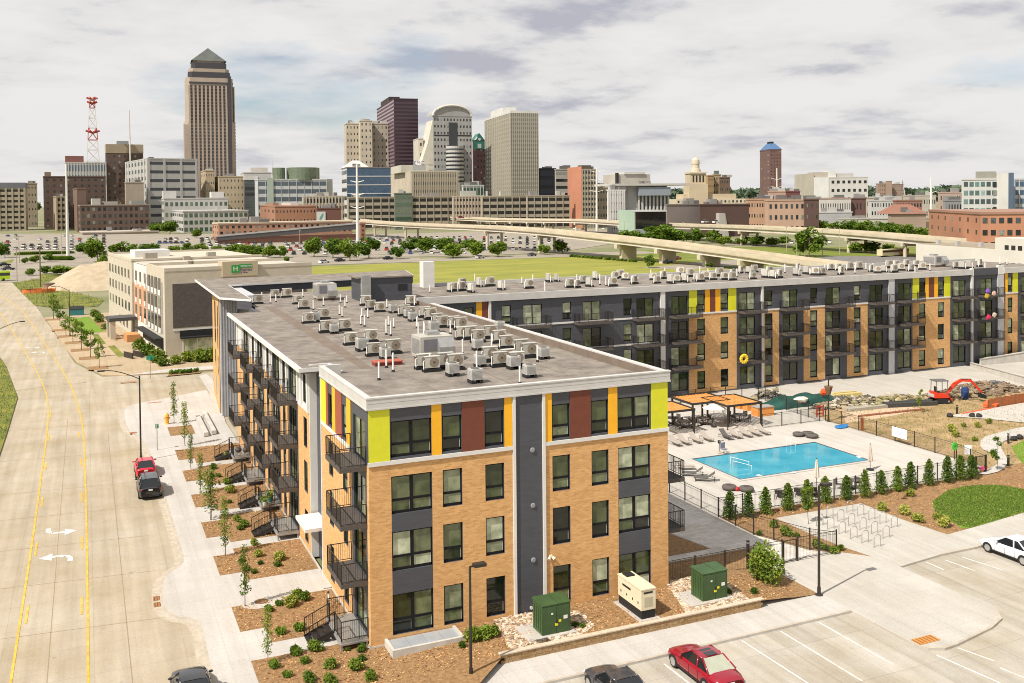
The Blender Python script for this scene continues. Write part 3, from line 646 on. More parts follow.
# entrance recess between the blocks
mb = MB().box(1.2, 1.5, 11.6, 15.3, .1, 13.4); mb.build('corrugated_wall', M['corr'], apt)
mb = MB(); [mb.box(1.12, 1.2, 11.75+i*.3, 11.87+i*.3, .2, 13.4) for i in range(12)]; mb.build('corrugated_rib', M['corr'], apt)
MB().box(.0, 1.3, 15.2, 15.32, .1, 13.4).build('trim_strip', M['trim'], apt)
e = MB().box(1.05, 1.12, 12.3, 13.4, .15, 2.5); dd = e.build('entrance_door', plain((.13, .13, .15), .5), apt); MB().tube((1.0, 12.5, 1.0), (1.0, 12.5, 1.5), .025, 6).build('handle', M['metal'], dd)
for i in range(3): o = MB().box(1.1, 1.14, 13.7, 14.7, 3.9+i*3.15, 6.0+i*3.15).build('window', M['glassdark'], apt)
MB().box(-1.1, 1.2, 11.8, 15.0, 3.0, 3.22).build('canopy', M['trim'], apt)
# ---- street side, far block
D = [(19.35, 22.85), (26.4, 29.9), (34.0, 37.5), (42.2, 45.7)]
holes = [(16.15, 17.3, z0, z1) for z0, z1 in ROW]
for a, b in D: holes += [(a+.5, b-.4, f+.02, f+2.35) for f in FL]
mid = [(24.1, 25.2), (31.4, 32.5), (39.2, 40.4)]
for a, b in mid: holes += [(a, b, z0, z1) for z0, z1 in ROW]
zones = [('brick', 15.32, 50, .3, 10.14), ('trim', 15.32, 50, 10.14, 13.3)]
for a, b in D: zones.append(('grey', a-.1, b-.05, .3, 13.3))
for a, b in mid: zones.append(('grey', a-.02, b+.02, .3, 13.3))
emit(wall(STREET, zones, holes), NAMES)
for h in holes: window(STREET, *h, kind='door' if h[1]-h[0] > 2 else 'win')
for a, b in D:
    for f in FL[1:]: balcony(STREET, a, b, f)
for a, b in ((15.4, 15.8), (17.6, 18.0), (18.85, 19.2), (22.9, 23.2), (25.5, 25.8), (30.2, 30.5), (33.4, 33.7), (37.7, 38), (41.2, 41.5), (46, 46.3), (49.3, 49.8)): mb = MB(); STREET.box(mb, a, b, .005, .12, 10.2, 13.22); mb.build('white_fin', M['trim'], apt)
for a, b in ((15.35, 19.0),): 
    mb = MB(); STREET.box(mb, a, b, 0, .08, 10.0, 10.2); mb.build('trim_band', M['trim'], apt)
MB().box(-.95, -.72, 13.98, 50.1, 13.1, 13.38).box(-.72, 1.2, 13.98, 14.04, 13.1, 13.38).build('eave', M['trim'], apt)
# ---- recess and corrugated stair tower
mb = MB().box(1.9, 2.2, 50, 63.5, .1, 13.3); mb.build('charcoal_wall', M['grey'], apt)
tw = MB().prism([(0, 63.5), (4, 63.5), (4, 80), (1.15, 80)], 0, 13.75); tw.build('tower', M['corr'], apt)
rb = MB(); [rb.box(i*.3+.05, i*.3+.16, 63.42, 63.5, .1, 13.7) for i in range(7)]; rb.build('corrugated_rib', M['corr'], apt)
def tp(y): return -.05+(y-63.5)*1.15/16.5
bp = MB()
bp.prism([(tp(64.8), 64.8), (tp(64.8)-.07, 64.8), (tp(79.9)-.07, 79.9), (tp(79.9), 79.9)], .1, 13.3); bp.build('brick_wall', M['brick'], apt)
for y0, y1 in ((66.2, 67.6), (71.5, 74.0)):
    for z0, z1 in ((1.0, 3.3), (4.3, 6.5), (7.4, 12.4)):
        MB().prism([(tp(y0)-.09, y0), (tp(y0)-.05, y0), (tp(y1)-.05, y1), (tp(y1)-.09, y1)], z0, z1).build('window', M['glassdark'], apt)
zc = 14.2
can = Gxy([(195.5, 279.4), (220, 297.3), (251.5, 299.4), (227.5, 284.6), (330, 279.4), (413, 275), (405, 270), (330, 273.8)], zc)
MB().prism(can, zc-.28, zc, bottom=True).build('roof_canopy', M['roof'], apt)
ed = MB(); 
for i in range(len(can)):
    a, b = can[i], can[(i+1) % len(can)]; ed.tube((a[0], a[1], zc-.12), (b[0], b[1], zc-.12), .15, 4)
ed.build('canopy_edge', M['trim'], apt)
c2 = Gxy([(251.5, 299.4), (227.5, 284.6), (330, 279.4), (413, 275)], zc)
dk = MB()
for a, b in zip(c2[:-1], c2[1:]): dk.quad([(a[0], a[1]+.1, 13.1), (b[0], b[1]+.1, 13.1), (b[0], b[1]+.1, zc-.27), (a[0], a[1]+.1, zc-.27)])
q = Gxy([(237, 298.6), (251.5, 299.4)], zc); dk.quad([(q[0][0], q[0][1], 13.1), (q[1][0], q[1][1], 13.1), (q[1][0], q[1][1], zc-.27), (q[0][0], q[0][1], zc-.27)])
dk.build('charcoal_wall', M['grey'], apt)
# ---- core and roof
ZR = 13.3
MB().prism([(.5, .5), (18.9, .5), (18.9, 50.5), (125, 50.5), (125, 69), (3, 69), (3, 50), (.5, 50)], .1, 13.0).build('light_block_core', M['grey'], apt)  # unseen box behind the walls, added to block light
MB().prism([(0.02, .02), (18.98, .02), (18.98, 50.2), (125, 50.2), (125, 69.5), (2.5, 69.5), (2.5, 50.05), (-.74, 50.05), (-.74, 14.05), (1.25, 14.05), (1.25, 11.5), (.02, 11.5)], 13.0, ZR).build('roof', M['roof'], apt)
mb = MB(); L6 = lambda o, i_: [(-o, 11.45), (-o, -o), (19+o, -o), (19+o, .19), (19-i_, .19), (19-i_, i_), (i_, i_), (i_, 11.45)]
for o_, i_, za, zb in ((.12, .18, ZP+.07, ZP+.30), (.105, .18, ZP+.30, ZP+.34), (.12, .18, ZP+.34, ZT-.06), (.15, .2, ZT-.06, ZT+.02), (.15, .18, ZP-.02, ZP+.07)): mb.prism(L6(o_, i_), za, zb, bottom=True)
mb.build('parapet', M['fascia'], apt)
MB().box(-.1, 1.3, 11.4, 11.6, 13.2, 13.9).build('parapet_end', M['fascia'], apt)
MB().box(18.72, 19.12, .2, 44.5, ZP, ZT-.02).build('parapet', M['fascia'], apt)
MB().box(18.66, 18.70, .3, 44.5, ZR, ZT-.1).build('parapet_flashing', M['roofdark'], apt)
MB().box(18.7, 18.95, 44.6, 50, ZP, ZT-.2).build('parapet', M['roofdark'], apt)
st = [(p.x, p.y) for p in (G(a, b, 13.32) for a, b in ((264.6, 307), (275, 307), (327.6, 338), (373.7, 368.4), (361.4, 368.4), (312, 337.6)))]
MB().sheet(st, 13.306).build('roof_walkway', M['roofdark'], apt)
mb = MB()
for y in (16.5, 18.2, 30, 41): mb.box(-.5, 18.6, y, y+.08, ZR, ZR+.012)
for x in (5.0, 9.8, 14.2): mb.box(x, x+.07, .5, 49, ZR, ZR+.010)
mb.build('roof_seam', M['roofdark'], apt)
# penthouse stair box on the roof
q = [G(363, 302.5, ZR), G(411, 299, ZR)]
x0, x1, y0 = q[0].x, q[1].x, (q[0].y+q[1].y)/2
MB().box(x0, x1, y0, y0+4.5, ZR, ZR+2.6).build('penthouse', M['grey'], apt)
MB().box(x0-.5, x1+.1, y0-.2, y0+4.7, ZR+2.6, ZR+2.75).build('penthouse_roof', M['roof'], apt)
MB().box(x1-1.7, x1-.6, y0-.04, y0, ZR+1.1, ZR+1.8).build('louver', M['black'], apt)
MB().box(x0-.1, x0+.9, y0-.6, y0, ZR, ZR+3.0).build('duct', M['metal'], apt)
# ---- courtyard wing
dr = [(31.8, 34.2, 30.4, 34.7), (39.5, 41.9, 38.3, 42.8), (46.8, 49.2, 46.2, 50.0), (51.7, 54.1, 51.4, 55.4), (61.9, 64.3, 61.7, 65.15), (68.7, 71.1, 68.2, 71.9), (75.8, 78.2, 75.6, 79.6), (83.3, 85.7, 83.1, 86.5), (88.4, 90.8, 88.2, 92.0), (98.8, 101.2, 98.5, 101.9), (104.1, 106.5, 103.6, 107.4), (112.4, 114.8, 112.2, 116)]
bw = [(24.6, 25.75), (29.15, 30.3), (36.85, 38.0), (45.0, 46.15), (55.5, 56.65), (59.0, 60.15), (65.9, 67.05), (73.2, 74.35), (80.6, 81.75), (92.3, 93.45), (95.85, 97.0), (109.65, 110.6)]
holes = [(a, b, z0, z1) for a, b in bw for z0, z1 in ROW] + [(d[0], d[1], f+.02, f+2.35) for d in dr for f in FL]
zones = [('grey', 19, 125, .1, ZP), ('brick', 54.3, 61.45, .3, 10.05), ('brick', 91.1, 98.2, .3, 10.05), ('brick', 109.0, 111.7, .3, 10.05),
         ('brick', 65.5, 68.1, .3, 9.95), ('brick', 72.1, 75.65, .3, 9.95), ('brick', 79.4, 83.0, .3, 9.95)]
for a, b in ((65.9, 67.05), (73.2, 74.35), (80.6, 81.75)): zones.append(('grey', a-.02, b+.02, .7, 9.6))
emit(wall(BACK, zones, holes), NAMES)
for h in holes: window(BACK, *h, kind='door' if h[1]-h[0] > 2 else 'win')
for d in dr:
    for f in FL[1:]: balcony(BACK, d[2], d[3], f)
for a, b, n_, m_ in ((26.05, 26.75, 'amber_panel', 'yel'), (26.77, 27.5, 'rust_panel', 'brown'), (54.3, 55.48, 'lime_panel', 'lime'), (56.67, 57.38, 'amber_panel', 'yel'), (57.4, 58.2, 'rust_panel', 'brown'), (58.22, 58.98, 'amber_panel', 'yel'), (60.17, 61.4, 'lime_panel', 'lime'),
        (91.1, 92.28, 'lime_panel', 'lime'), (93.47, 94.08, 'amber_panel', 'yel'), (94.1, 95.1, 'rust_panel', 'brown'), (95.12, 95.83, 'amber_panel', 'yel'), (97.02, 98.2, 'lime_panel', 'lime'), (109.0, 109.6, 'amber_panel', 'yel'), (110.62, 111.7, 'lime_panel', 'lime')): panel(BACK, n_, m_, a, b, 10.25, ZP)
for a, b, z in ((54.25, 61.45, 10.05), (91.05, 98.2, 10.05), (109, 111.75, 10.05), (65.5, 68.15, 9.95), (72.05, 75.7, 9.95), (79.35, 83.05, 9.95), (27.8, 50.1, 10.0), (36, 50.1, 6.85), (45, 50.1, 3.7)):
    mb = MB(); BACK.box(mb, a, b, 0, .07, z, z+.2); mb.build('trim_band', M['trim'], apt)
for a, b in ((27.5, 27.8), (50.1, 50.75), (65.2, 65.5), (86.6, 87.6), (102.1, 102.5), (107.4, 108.6)):
    mb = MB(); BACK.box(mb, a, b, .003, .22, .1, ZP); mb.build('trim_strip', M['corr'] if b-a > .9 else M['trim'], apt)
mb = MB(); mb.box(19.1, 102.2, 49.85, 50.2, 13.12, ZT); mb.box(108.6, 125, 49.85, 50.2, 13.12, ZT); mb.build('parapet', M['fascia'], apt)
MB().box(102.5, 107.4, 49.95, 50.3, 13.0, 14.0).build('parapet', M['grey'], apt); MB().box(102.1, 102.5, 49.9, 50.3, 13.0, 14.05).box(107.4, 108.6, 49.9, 50.3, 13.0, 14.3).build('trim_strip', M['trim'], apt)
MB().box(19, 125, 69.2, 69.5, ZR, ZR+.4).build('rear_parapet', M['fascia'], apt)
p = at(429, 281, 125); MB().box(p.x-.75, p.x+.75, p.y, p.y+1.5, 13, 16.6).build('roof_flue', M['trim'], apt)
# east side balconies seen past the corner
for f in (3.8, 6.95): balcony(EAST, .4, 3.85, f)
# wall lights and scuppers on the courtyard face
mb = MB()
for d in dr: mb.lathe([(.1, 13.02), (.1, 13.1)], 6, (d[0]+1.2, 50.0))
mb.build('soffit_lights', M['black'], apt)
# ---- stoops with stairs (steel porches on the street side)
PS = None
def porch(u0, u1, sy0, sy1):
    global PS
    t = MB(); zt = FL[0]+.05
    yc = (u0+u1)/2
    if PS is None:
        dk = MB().box(-1.55, -.03, -1.72, 1.72, zt-.12, zt); dk.box(-1.6, 0, -1.76, 1.76, zt-.22, zt-.12)
        for x in (-1.5, -.1):
            for y in (-1.65, 1.65): dk.box(x-.05, x+.05, y-.05, y+.05, .1, zt-.2)
        o = link('stoop', dk.data('stoop', M['metal']), apt, (0, yc, 0))
        s = MB(); n = 4
        for i in range(n): x = -1.6-(i+.5)*.34; z = zt-(i+1)*zt/5+.03; s.box(x-.19, x+.17, -.2, 1.05, z-.04, z)
        for y in (-.22, 1.07):
            s.quad([(-1.55, y, zt-.25), (-1.55, y, zt+.03), (-3.0, y, .2), (-3.0, y, -.02)]); s.quad([(-1.55, y+.03, zt-.25), (-1.55, y+.03, zt+.03), (-3.0, y+.03, .2), (-3.0, y+.03, -.02)])
        link('stair', s.data('stair', M['rail']), o)
        r = MB(); H = 1.07
        def run(a, b, dd=.12):
            a = Vector(a); b = Vector(b); n = max(2, int((b-a).length/dd)); t = (b-a)/n; up = Vector((0, 0, H))
            r.tube(a+up, b+up, .03, 4); r.tube(a+Vector((0, 0, .1)), b+Vector((0, 0, .1)), .02, 4)
            for i in range(n+1):
                p = a+t*i; th = .03 if i in (0, n) or i % 8 == 0 else .009; r.tube(p+Vector((0, 0, 0 if th > .02 else .1)), p+up, th, 4, cap=False)
        run((-1.52, -1.7, zt), (-.05, -1.7, zt)); run((-1.52, -1.7, zt), (-1.52, -.22, zt)); run((-1.52, 1.07, zt), (-1.52, 1.7, zt)); run((-1.52, 1.7, zt), (-.05, 1.7, zt))
        run((-1.55, -.22, zt), (-2.95, -.22, .12)); run((-1.55, 1.07, zt), (-2.95, 1.07, .12))
        link('railing', r.data('railing', M['rail']), o)
        KIDS.pop(o.name, None); kids(o); PS = o
        return
    dup(PS, (0, yc, 0), 0, parent=apt)
for a, b in ((.4, 3.85), (19.35, 22.85), (26.4, 29.9), (34.0, 37.5), (42.2, 45.7)): porch(a, b, 0, 0)
# light well at the foot of the front
t = thing('light_well', 'concrete light well with a galvanised grating at the foot of the brick front', 'light well', (.75, -1.6, 0))
MB().box(0, 4.1, 0, .16, .05, .62).box(0, .16, .16, 1.56, .05, .62).box(3.94, 4.1, .16, 1.56, .05, .62).build('kerb', M['conc'], t)
mb = MB(); mb.box(.16, 3.94, .16, 1.55, .5, .52); mb.build('grating', plain((.36, .38, .4), .45, .2), t)
mb = MB(); [mb.box(.16+i*.95, .19+i*.95, .16, 1.55, .52, .535) for i in range(1, 4)]; mb.build('seam', plain((.25, .26, .28), .5), t)
# ================================================================== roof equipment
def ac_proto():
    t = thing('condenser_unit', 'cream rooftop condenser with a round fan grille on the street wing roof', 'condenser', (0, 0, 0), 0, 'condensers on the street wing roof')
    mb = MB().box(-.55, .55, -.2, .22, .3, 1.12); mb.box(-.57, .57, -.22, .24, 1.1, 1.14); mb.build('casing', M['ac'], t)
    mb = MB(); mb.box(-.56, -.55, -.16, .18, .36, 1.06); mb.build('coil_grille', M['acdark'], t)
    f = MB(); n = 18; f.add([(.12+.36*math.cos(2*math.pi*i/n), -.206, .7+.36*math.sin(2*math.pi*i/n)) for i in range(n)], [tuple(range(n))]); fo = f.build('fan_guard', M['acfan'], t)
    f = MB(); f.add([(.12+.11*math.cos(2*math.pi*i/10), -.21, .7+.11*math.sin(2*math.pi*i/10)) for i in range(10)], [tuple(range(10))]); f.build('hub', M['acdark'], fo)
    MB().box(-.7, .62, -.3, -.12, 0, .22).build('foot', M['black'], t); MB().box(-.7, .62, .14, .3, 0, .22).build('foot', M['black'], t)
    MB().tube((-.62, .0, .1), (-.62, .0, .8), .04, 6).tube((-.62, 0, .8), (-.5, 0, .8), .04, 6).build('line_set', M['pvc'], t)
    return t
AC = Proto(ac_proto())
RZ0 = ZR
def put(pr, px, py, z, **k):
    p = G(px, py, z); return pr.put((p.x, p.y, z), **k)
near_ac = [(308.3, 323.3), (324, 319.5), (326.7, 332.8), (345.2, 331), (351, 345), (371.3, 342.4), (373.8, 356), (393.6, 353.8), (304, 309), (298, 304), (287, 297.5), (366, 305.5), (371, 309.5), (380, 312), (404.7, 316), (410, 317.4), (425, 317.4), (431, 319.5), (437.6, 324.5), (442.3, 327.6), (454, 327.6), (461, 329.5), (462.7, 339.4), (470.5, 339.4), (478.4, 342.5), (491, 338.6), (499.5, 343), (432, 371.5), (424, 369), (446, 368.5), (455.6, 370), (490, 362), (499.5, 366.8), (508, 363), (516.8, 366.8), (506.6, 348.8), (522, 354), (529.3, 357.8), (411, 305.5), (258, 304), (275, 298)]
for i, (x, y) in enumerate(near_ac): put(AC, x, y, RZ0, rz=rnd.uniform(-.05, .05), scale=rnd.choice((.85, .9, .95)))
AC.o['label'] = 'cream rooftop condenser with a round fan grille on the street wing roof'
def cube_ac():
    t = thing('condenser_unit', 'grey cube-shaped condenser with louvred sides on the street wing roof', 'condenser', (0, 0, 0), 0, 'grey cube condensers on the street wing roof')
    MB().box(-.38, .38, -.38, .38, .25, .95).build('casing', mat('grey_casing', (.46, .45, .42), .5, var=.12), t)
    mb = MB(); [mb.box(-.34, .34, -.386, -.38, .32+i*.075, .355+i*.075) for i in range(7)]; [mb.box(-.386, -.38, -.34, .34, .32+i*.075, .355+i*.075) for i in range(7)]; mb.build('louvres', M['metal'], t)
    MB().lathe([(.3, .95), (.3, .98), (.06, .985)], 14).build('fan_guard', M['acdark'], t)
    MB().box(-.4, -.2, -.4, .4, 0, .25).build('foot', M['black'], t); MB().box(.2, .4, -.4, .4, 0, .25).build('foot', M['black'], t)
    return t
CU = Proto(cube_ac())
for x, y in ((475.2, 382.8), (529.5, 377.3), (477.6, 350.3), (433.7, 332.3), (412.5, 321.3), (393, 313), (315, 322), (334, 333.5), (362, 351), (452.5, 376), (513.6, 369), (480, 366.8), (543.4, 359), (499.7, 331), (408, 318), (462.5, 338), (385, 359)): put(CU, x, y, RZ0, scale=rnd.uniform(.85, 1.05))
# roof-top units
def rtu(px, py, sx, sy, sz, label, z=RZ0):
    p = G(px, py, z); t = thing('rooftop_unit', label, 'rooftop unit', (p.x, p.y, z))
    MB().box(-sx/2, sx/2, 0, sy, .25, sz).build('casing', mat('rtu_casing', (.42, .395, .35), .5, var=.12, vscale=.8), t); MB().box(-sx/2+.1, sx/2-.1, .1, sy-.1, 0, .25).build('kerb', M['roofdark'], t)
    MB().box(-sx/2+.25, -sx/2+sx*.55, -.03, 0, sz*.45, sz*.9).build('intake_louver', plain((.16, .155, .17), .5), t)
    MB().prism([(sx*.02, -.5), (sx/2, -.5), (sx/2, 0), (sx*.02, 0)], .5, [sz*.6, sz*.6, sz*.95, sz*.95]).build('hood', M['metal'], t)
    MB().box(-sx/2-.02, -sx/2, .2, sy-.2, .5, sz-.2).build('access_panel', M['metal'], t)
    MB().box(-.4, .5, sy*.4, sy*.8, sz, sz+.25).build('vent_cap', M['metal'], t)
rtu(437, 361.5, 2.4, 2.0, 1.75, 'large beige rooftop air handler in the middle of the street wing roof')
rtu(327, 300.5, 2.2, 2.3, 1.9, 'beige rooftop air handler left of the dark penthouse')
rtu(941, 266.8, 2.4, 2.5, 1.7, 'large grey air handler at the right end of the courtyard wing roof')
# vent pipes
def pipe_proto(h, r):
    t = thing('vent_pipe', 'thin white vent pipe standing on the street wing roof', 'vent pipe', (0, 0, 0), 0, 'white vent pipes on the street wing roof')
    MB().tube((0, 0, 0), (0, 0, h), r, 8).build('pipe', M['pvc'], t); MB().lathe([(r*2.2, 0), (r*1.5, .12)], 8).build('boot', M['black'], t)
    return t
PP = Proto(pipe_proto(.95, .06))
for i, (x, y) in enumerate([(379, 380.1), (386.4, 367.8), (393.2, 371.9), (339.5, 315), (342.3, 317), (323.5, 306), (313.4, 310), (340.5, 303), (347, 303), (345.2, 307.4), (360.9, 325.2), (364.6, 326.5), (367.9, 318.2), (362, 317), (387, 308), (388.5, 325.8), (393.8, 327.7), (386.3, 334.7), (390.8, 336), (414.6, 306), (417, 327.7), (424.5, 337.3), (418.4, 336), (414.4, 305.7), (417.5, 326.8), (462.7, 354.3), (450.5, 334), (491.7, 349.6), (519.9, 384), (476.8, 370), (424, 335.5), (362.4, 299.8), (367.5, 299.5), (373.2, 299.5), (376.4, 299.3), (384, 299), (390.1, 299), (262, 301), (270.5, 303.5), (303, 297), (276, 302), (537.5, 362), (430, 371)]): put(PP, x, y, RZ0, scale=(1, 1, rnd.uniform(.85, 1.15)*(1.25 if y > 330 else 1)))
t = thing('roof_hatch', 'low brick-red roof hatch behind two white vent pipes', 'roof hatch', (*G(388.5, 365.5, RZ0).xy, RZ0))
MB().box(-.95, .95, -.1, .8, 0, .22).build('kerb', plain((.2, .05, .035), .8), t); MB().box(-1.0, 1.0, -.15, .85, .22, .3).build('lid', plain((.36, .085, .05), .7), t)
# courtyard wing roof
def ac2():
    t = thing('condenser_unit', 'cream condenser among the cluster on the courtyard wing roof', 'condenser', (0, 0, 0), 0, 'condensers on the courtyard wing roof')
    MB().box(-.55, .55, -.2, .22, .35, 1.25).build('casing', M['ac'], t)
    f = MB(); n = 12; f.add([(.12+.36*math.cos(2*math.pi*i/n), -.206, .8+.36*math.sin(2*math.pi*i/n)) for i in range(n)], [tuple(range(n))]); f.build('fan_guard', M['acfan'], t)
    MB().box(-.7, .62, -.3, -.12, 0, .28).build('foot', M['black'], t); MB().box(-.7, .62, .14, .3, 0, .28).build('foot', M['black'], t)
    MB().tube((-.66, .0, .1), (-.66, .0, 1.0), .06, 6).build('line_set', M['pvc'], t)
    return t
A2 = Proto(ac2())
far_ac = [(449.3, 292.2), (455, 291), (461, 290.8), (470, 292), (478.6, 287), (490, 286), (500.6, 289.3), (463, 287), (528.4, 288.5), (549, 282), (557.7, 282), (569.4, 287), (578, 287.8), (588.5, 286.8), (583, 284), (596, 279.5), (613.4, 286), (615, 279.5), (625, 279.5), (635, 284.5), (620, 277.5), (654, 279.6), (657.5, 283), (663, 278.3), (670.5, 283), (677.3, 281.7), (685.5, 281.7), (680, 275), (695, 281), (701, 281), (706, 279.6), (714, 279.6), (724.5, 279.6), (732, 280.3), (741, 273), (747.8, 273.3), (755, 272.4), (753, 279), (765, 277.6), (773, 278.3), (780, 278.3), (797.8, 270.5), (797, 275.3), (807, 274.6), (815.5, 275.3), (822.4, 274.6), (830, 269.8), (838.8, 269.8), (840, 274), (849.7, 269.8), (858, 269.8), (878.4, 272.6), (885, 271.9), (893.5, 271.9), (901.7, 270.8), (911, 270.8), (896, 266.5), (905.8, 265.5), (922, 269.7), (890, 268), (916, 267), (956, 268.5), (963, 268.5), (969, 268), (980, 267), (690, 277), (720, 276), (733, 276), (770, 273), (870, 271)]
for x, y in far_ac: put(A2, x+rnd.uniform(-1, 1), y+rnd.uniform(-.6, .8), RZ0, rz=rnd.choice((0, 0, 0, 1.57, -.8, .5))+rnd.uniform(-.1, .1), scale=rnd.uniform(.8, 1.0))
t = pipe_proto(1.1, .07); t['label'] = 'thin white vent pipe standing on the courtyard wing roof'; t['group'] = 'white vent pipes on the courtyard wing roof'
P2 = Proto(t)
for i in range(34): put(P2, rnd.uniform(470, 1010), 0, RZ0) if False else None
for x, y in [(404, 291), (430, 292.5), (475, 283), (505, 289), (522, 284), (545, 292), (600, 285), (606, 286), (634, 283.5), (638, 283.5), (651, 277), (665, 276), (700, 276), (708, 275), (737, 277), (762, 275), (785, 273), (825, 272), (855, 273.5), (866, 270), (873, 271), (930, 271), (985, 270), (1000, 265), (1007, 265), (915, 273), (800, 271), (577, 281), (533, 283)]: put(P2, x, y, RZ0, scale=(1, 1, rnd.uniform(.8, 1.3)))
# ================================================================== plants
def tree_data(seed, h, r, trunk_h, nleaf, lsize, leaf, shape='round', clumps=16, tr=.09):
    rr = random.Random(seed); tb = MB(); cb_ = MB(); top = Vector((rr.uniform(-.1, .1)*r, rr.uniform(-.1, .1)*r, h*.86))
    mid = Vector((rr.uniform(-.05, .05), rr.uniform(-.05, .05), trunk_h))
    tb.tube((0, 0, 0), mid, tr, 7, tr*.75); tb.tube(mid, top, tr*.75, 6, tr*.2)
    cen = []
    for k in range(clumps):
        if shape == 'cone':
            t = (k+.5)/clumps; z = trunk_h+(h-trunk_h)*t; rad = r*(1-t**2.2)**.6*rr.uniform(.3, .8); a = k*2.4+rr.uniform(-.4, .4); c = Vector((rad*math.cos(a), rad*math.sin(a), z)); cr = r*(.50*(1-t**2)+.18)
        elif shape == 'col':
            t = (k+.5)/clumps; z = trunk_h+(h-trunk_h)*t; rad = r*rr.uniform(.1, .6)*math.sin(math.pi*min(.97, .18+.8*t)); a = k*2.4; c = Vector((rad*math.cos(a), rad*math.sin(a), z)); cr = r*.42
        else:
            a = rr.uniform(0, 6.28); u = rr.uniform(-.85, .95); q = math.sqrt(max(0, 1-u*u))*rr.uniform(.45, .85)
            c = Vector((r*q*math.cos(a), r*q*math.sin(a), trunk_h+(h-trunk_h)*(.5+.42*u))); cr = r*rr.uniform(.28, .46)
        cen.append((c, cr)); s = mid+(top-mid)*max(0, min(1, (c.z-trunk_h)/(h-trunk_h)-.15))*.8
        tb.tube(s, c, tr*.32, 4, tr*.1, cap=False)
    for k in range(nleaf):
        c, cr = cen[rr.randrange(len(cen))]; d = Vector((rr.gauss(0, 1), rr.gauss(0, 1), rr.gauss(0, .85))).normalized()*cr*rr.uniform(.45, 1.1)**.6
        cb_.leaf(c+d, lsize, rr, up=.6)
    return tb.data('trunk', M['bark']), cb_.data('crown', leaf)
def plant(name, label, cat, td, group=None):
    t = thing(name, label, cat, (0, 0, 0), 0, group); link('trunk', td[0], t); link('crown', td[1], t); return t
def bush_data(seed, r, h, n, ls, leaf):
    rr = random.Random(seed); mb = MB(); st = MB()
    lob = [(Vector((rr.uniform(-.5, .5)*r, rr.uniform(-.5, .5)*r, h*rr.uniform(.3, .65))), r*rr.uniform(.45, .7)) for _ in range(6)]
    for c, _ in lob: st.tube((0, 0, 0), c, .03, 4, .012, cap=False)
    for k in range(n):
        c, cr = lob[rr.randrange(6)]; d = Vector((rr.gauss(0, 1), rr.gauss(0, 1), rr.gauss(0, 1))).normalized()*cr*rr.uniform(.6, 1.08); p = c+d*Vector((1, 1, h/(2*r)*1.2)) if False else c+Vector((d.x, d.y, d.z*h/(1.6*r)))
        if p.z > 0.01: mb.leaf(p, ls, rr, up=.8)
    return st.data('stem', M['bark']), mb.data('foliage', leaf)
def bushplant(name, label, cat, bd, group=None):
    t = thing(name, label, cat, (0, 0, 0), 0, group); link('stem', bd[0], t); link('foliage', bd[1], t); return t
# street trees by the planters
ST = [Proto(plant('young_tree', 'x', 'tree', tree_data(20+i, 4.6, .62, .9, 620, .085, M['leaf2'], 'col', 22, .035), 'young street trees in the planter squares')) for i in range(3)]
for i, (y, s, lab) in enumerate(((.72, .8, 'slim young street tree nearest the camera in the corner mulch bed'), (8.76, .95, 'slim young street tree beside the concrete collar in the mulch'), (17.88, 1.05, 'slim young street tree at the planter left of the entrance canopy'), (26.26, 1.1, 'fuller young street tree in the third planter from the corner'), (33.55, .9, 'thin young street tree in the fourth planter from the corner'), (41.75, .85, 'small young street tree in the fifth planter from the corner'))):
    k = 1 if i == 3 else i % 3; ST[i % 3].put((-5.4, y, .14), rz=i*1.3, label=lab, scale=(s*.85, s*.85, s*.84) if i != 3 else (1.55, 1.55, .85))
ST[0].put((-5.1, 51, .14), rz=2, label='slim young tree in the first square beyond the stoops', scale=.95); ST[1].put((-5.3, 61.7, .14), rz=1, label='slim young tree near the orange hydrant on the corner plaza', scale=1.0)
bed('mulch_bed', [[(-6.0, 60.8), (-4.0, 60.8), (-4.0, 64.5), (-6.0, 64.5)]] if False else [[(-6.1, 56.0), (-3.6, 56.0), (-3.6, 60.3), (-6.1, 60.3)]], .137, M['mulch'])
SH = [bush_data(40, .42, .6, 420, .085, M['leaf1']), bush_data(41, .5, .75, 500, .09, M['leaf2']), bush_data(42, .45, .7, 420, .1, M['leaf4']), bush_data(43, .36, .45, 320, .08, M['leaf3'])]
SP = [Proto(bushplant('shrub', 'x', 'shrub', SH[i], None)) for i in range(4)]
lbl = ['mid-green low shrub in the street-side mulch', 'bright green rounded shrub in the street-side mulch', 'lime yellow-green shrub in the street-side mulch', 'dark green low shrub in the street-side mulch']
def shrub(k, x, y, z, s=1, lab=None, grp=None): return SP[k].put((x, y, z), rz=rnd.uniform(0, 6), label=lab or lbl[k], group=grp or ('shrubs in the street-side mulch, kind %s' % 'abcd'[k] if False else lbl[k].replace(' in the', 's in the', 1) if False else lbl[k]+' beds'), scale=s*rnd.uniform(.68, 1.0))
spx = {0: [(268.5, 611), (280, 605), (281.5, 633.5), (300.5, 630), (300, 597.5), (297, 654.8)], 1: [(315, 651), (330.5, 668), (227, 484), (231, 491), (237, 521), (244, 527), (254, 545), (297, 598), (305, 600), (213, 469)], 2: [(259, 556.5), (280, 560), (229, 493), (226, 457), (292, 606)], 3: [(260, 564), (278, 566.5), (246, 570.5), (254, 573), (242, 562), (230, 503), (240, 530), (213, 477), (218, 477)]}
for k, l in spx.items():
    for x, y in l: p = G(x, y, .14); shrub(k, p.x, p.y, .14, .9 if k != 2 else 1.1)
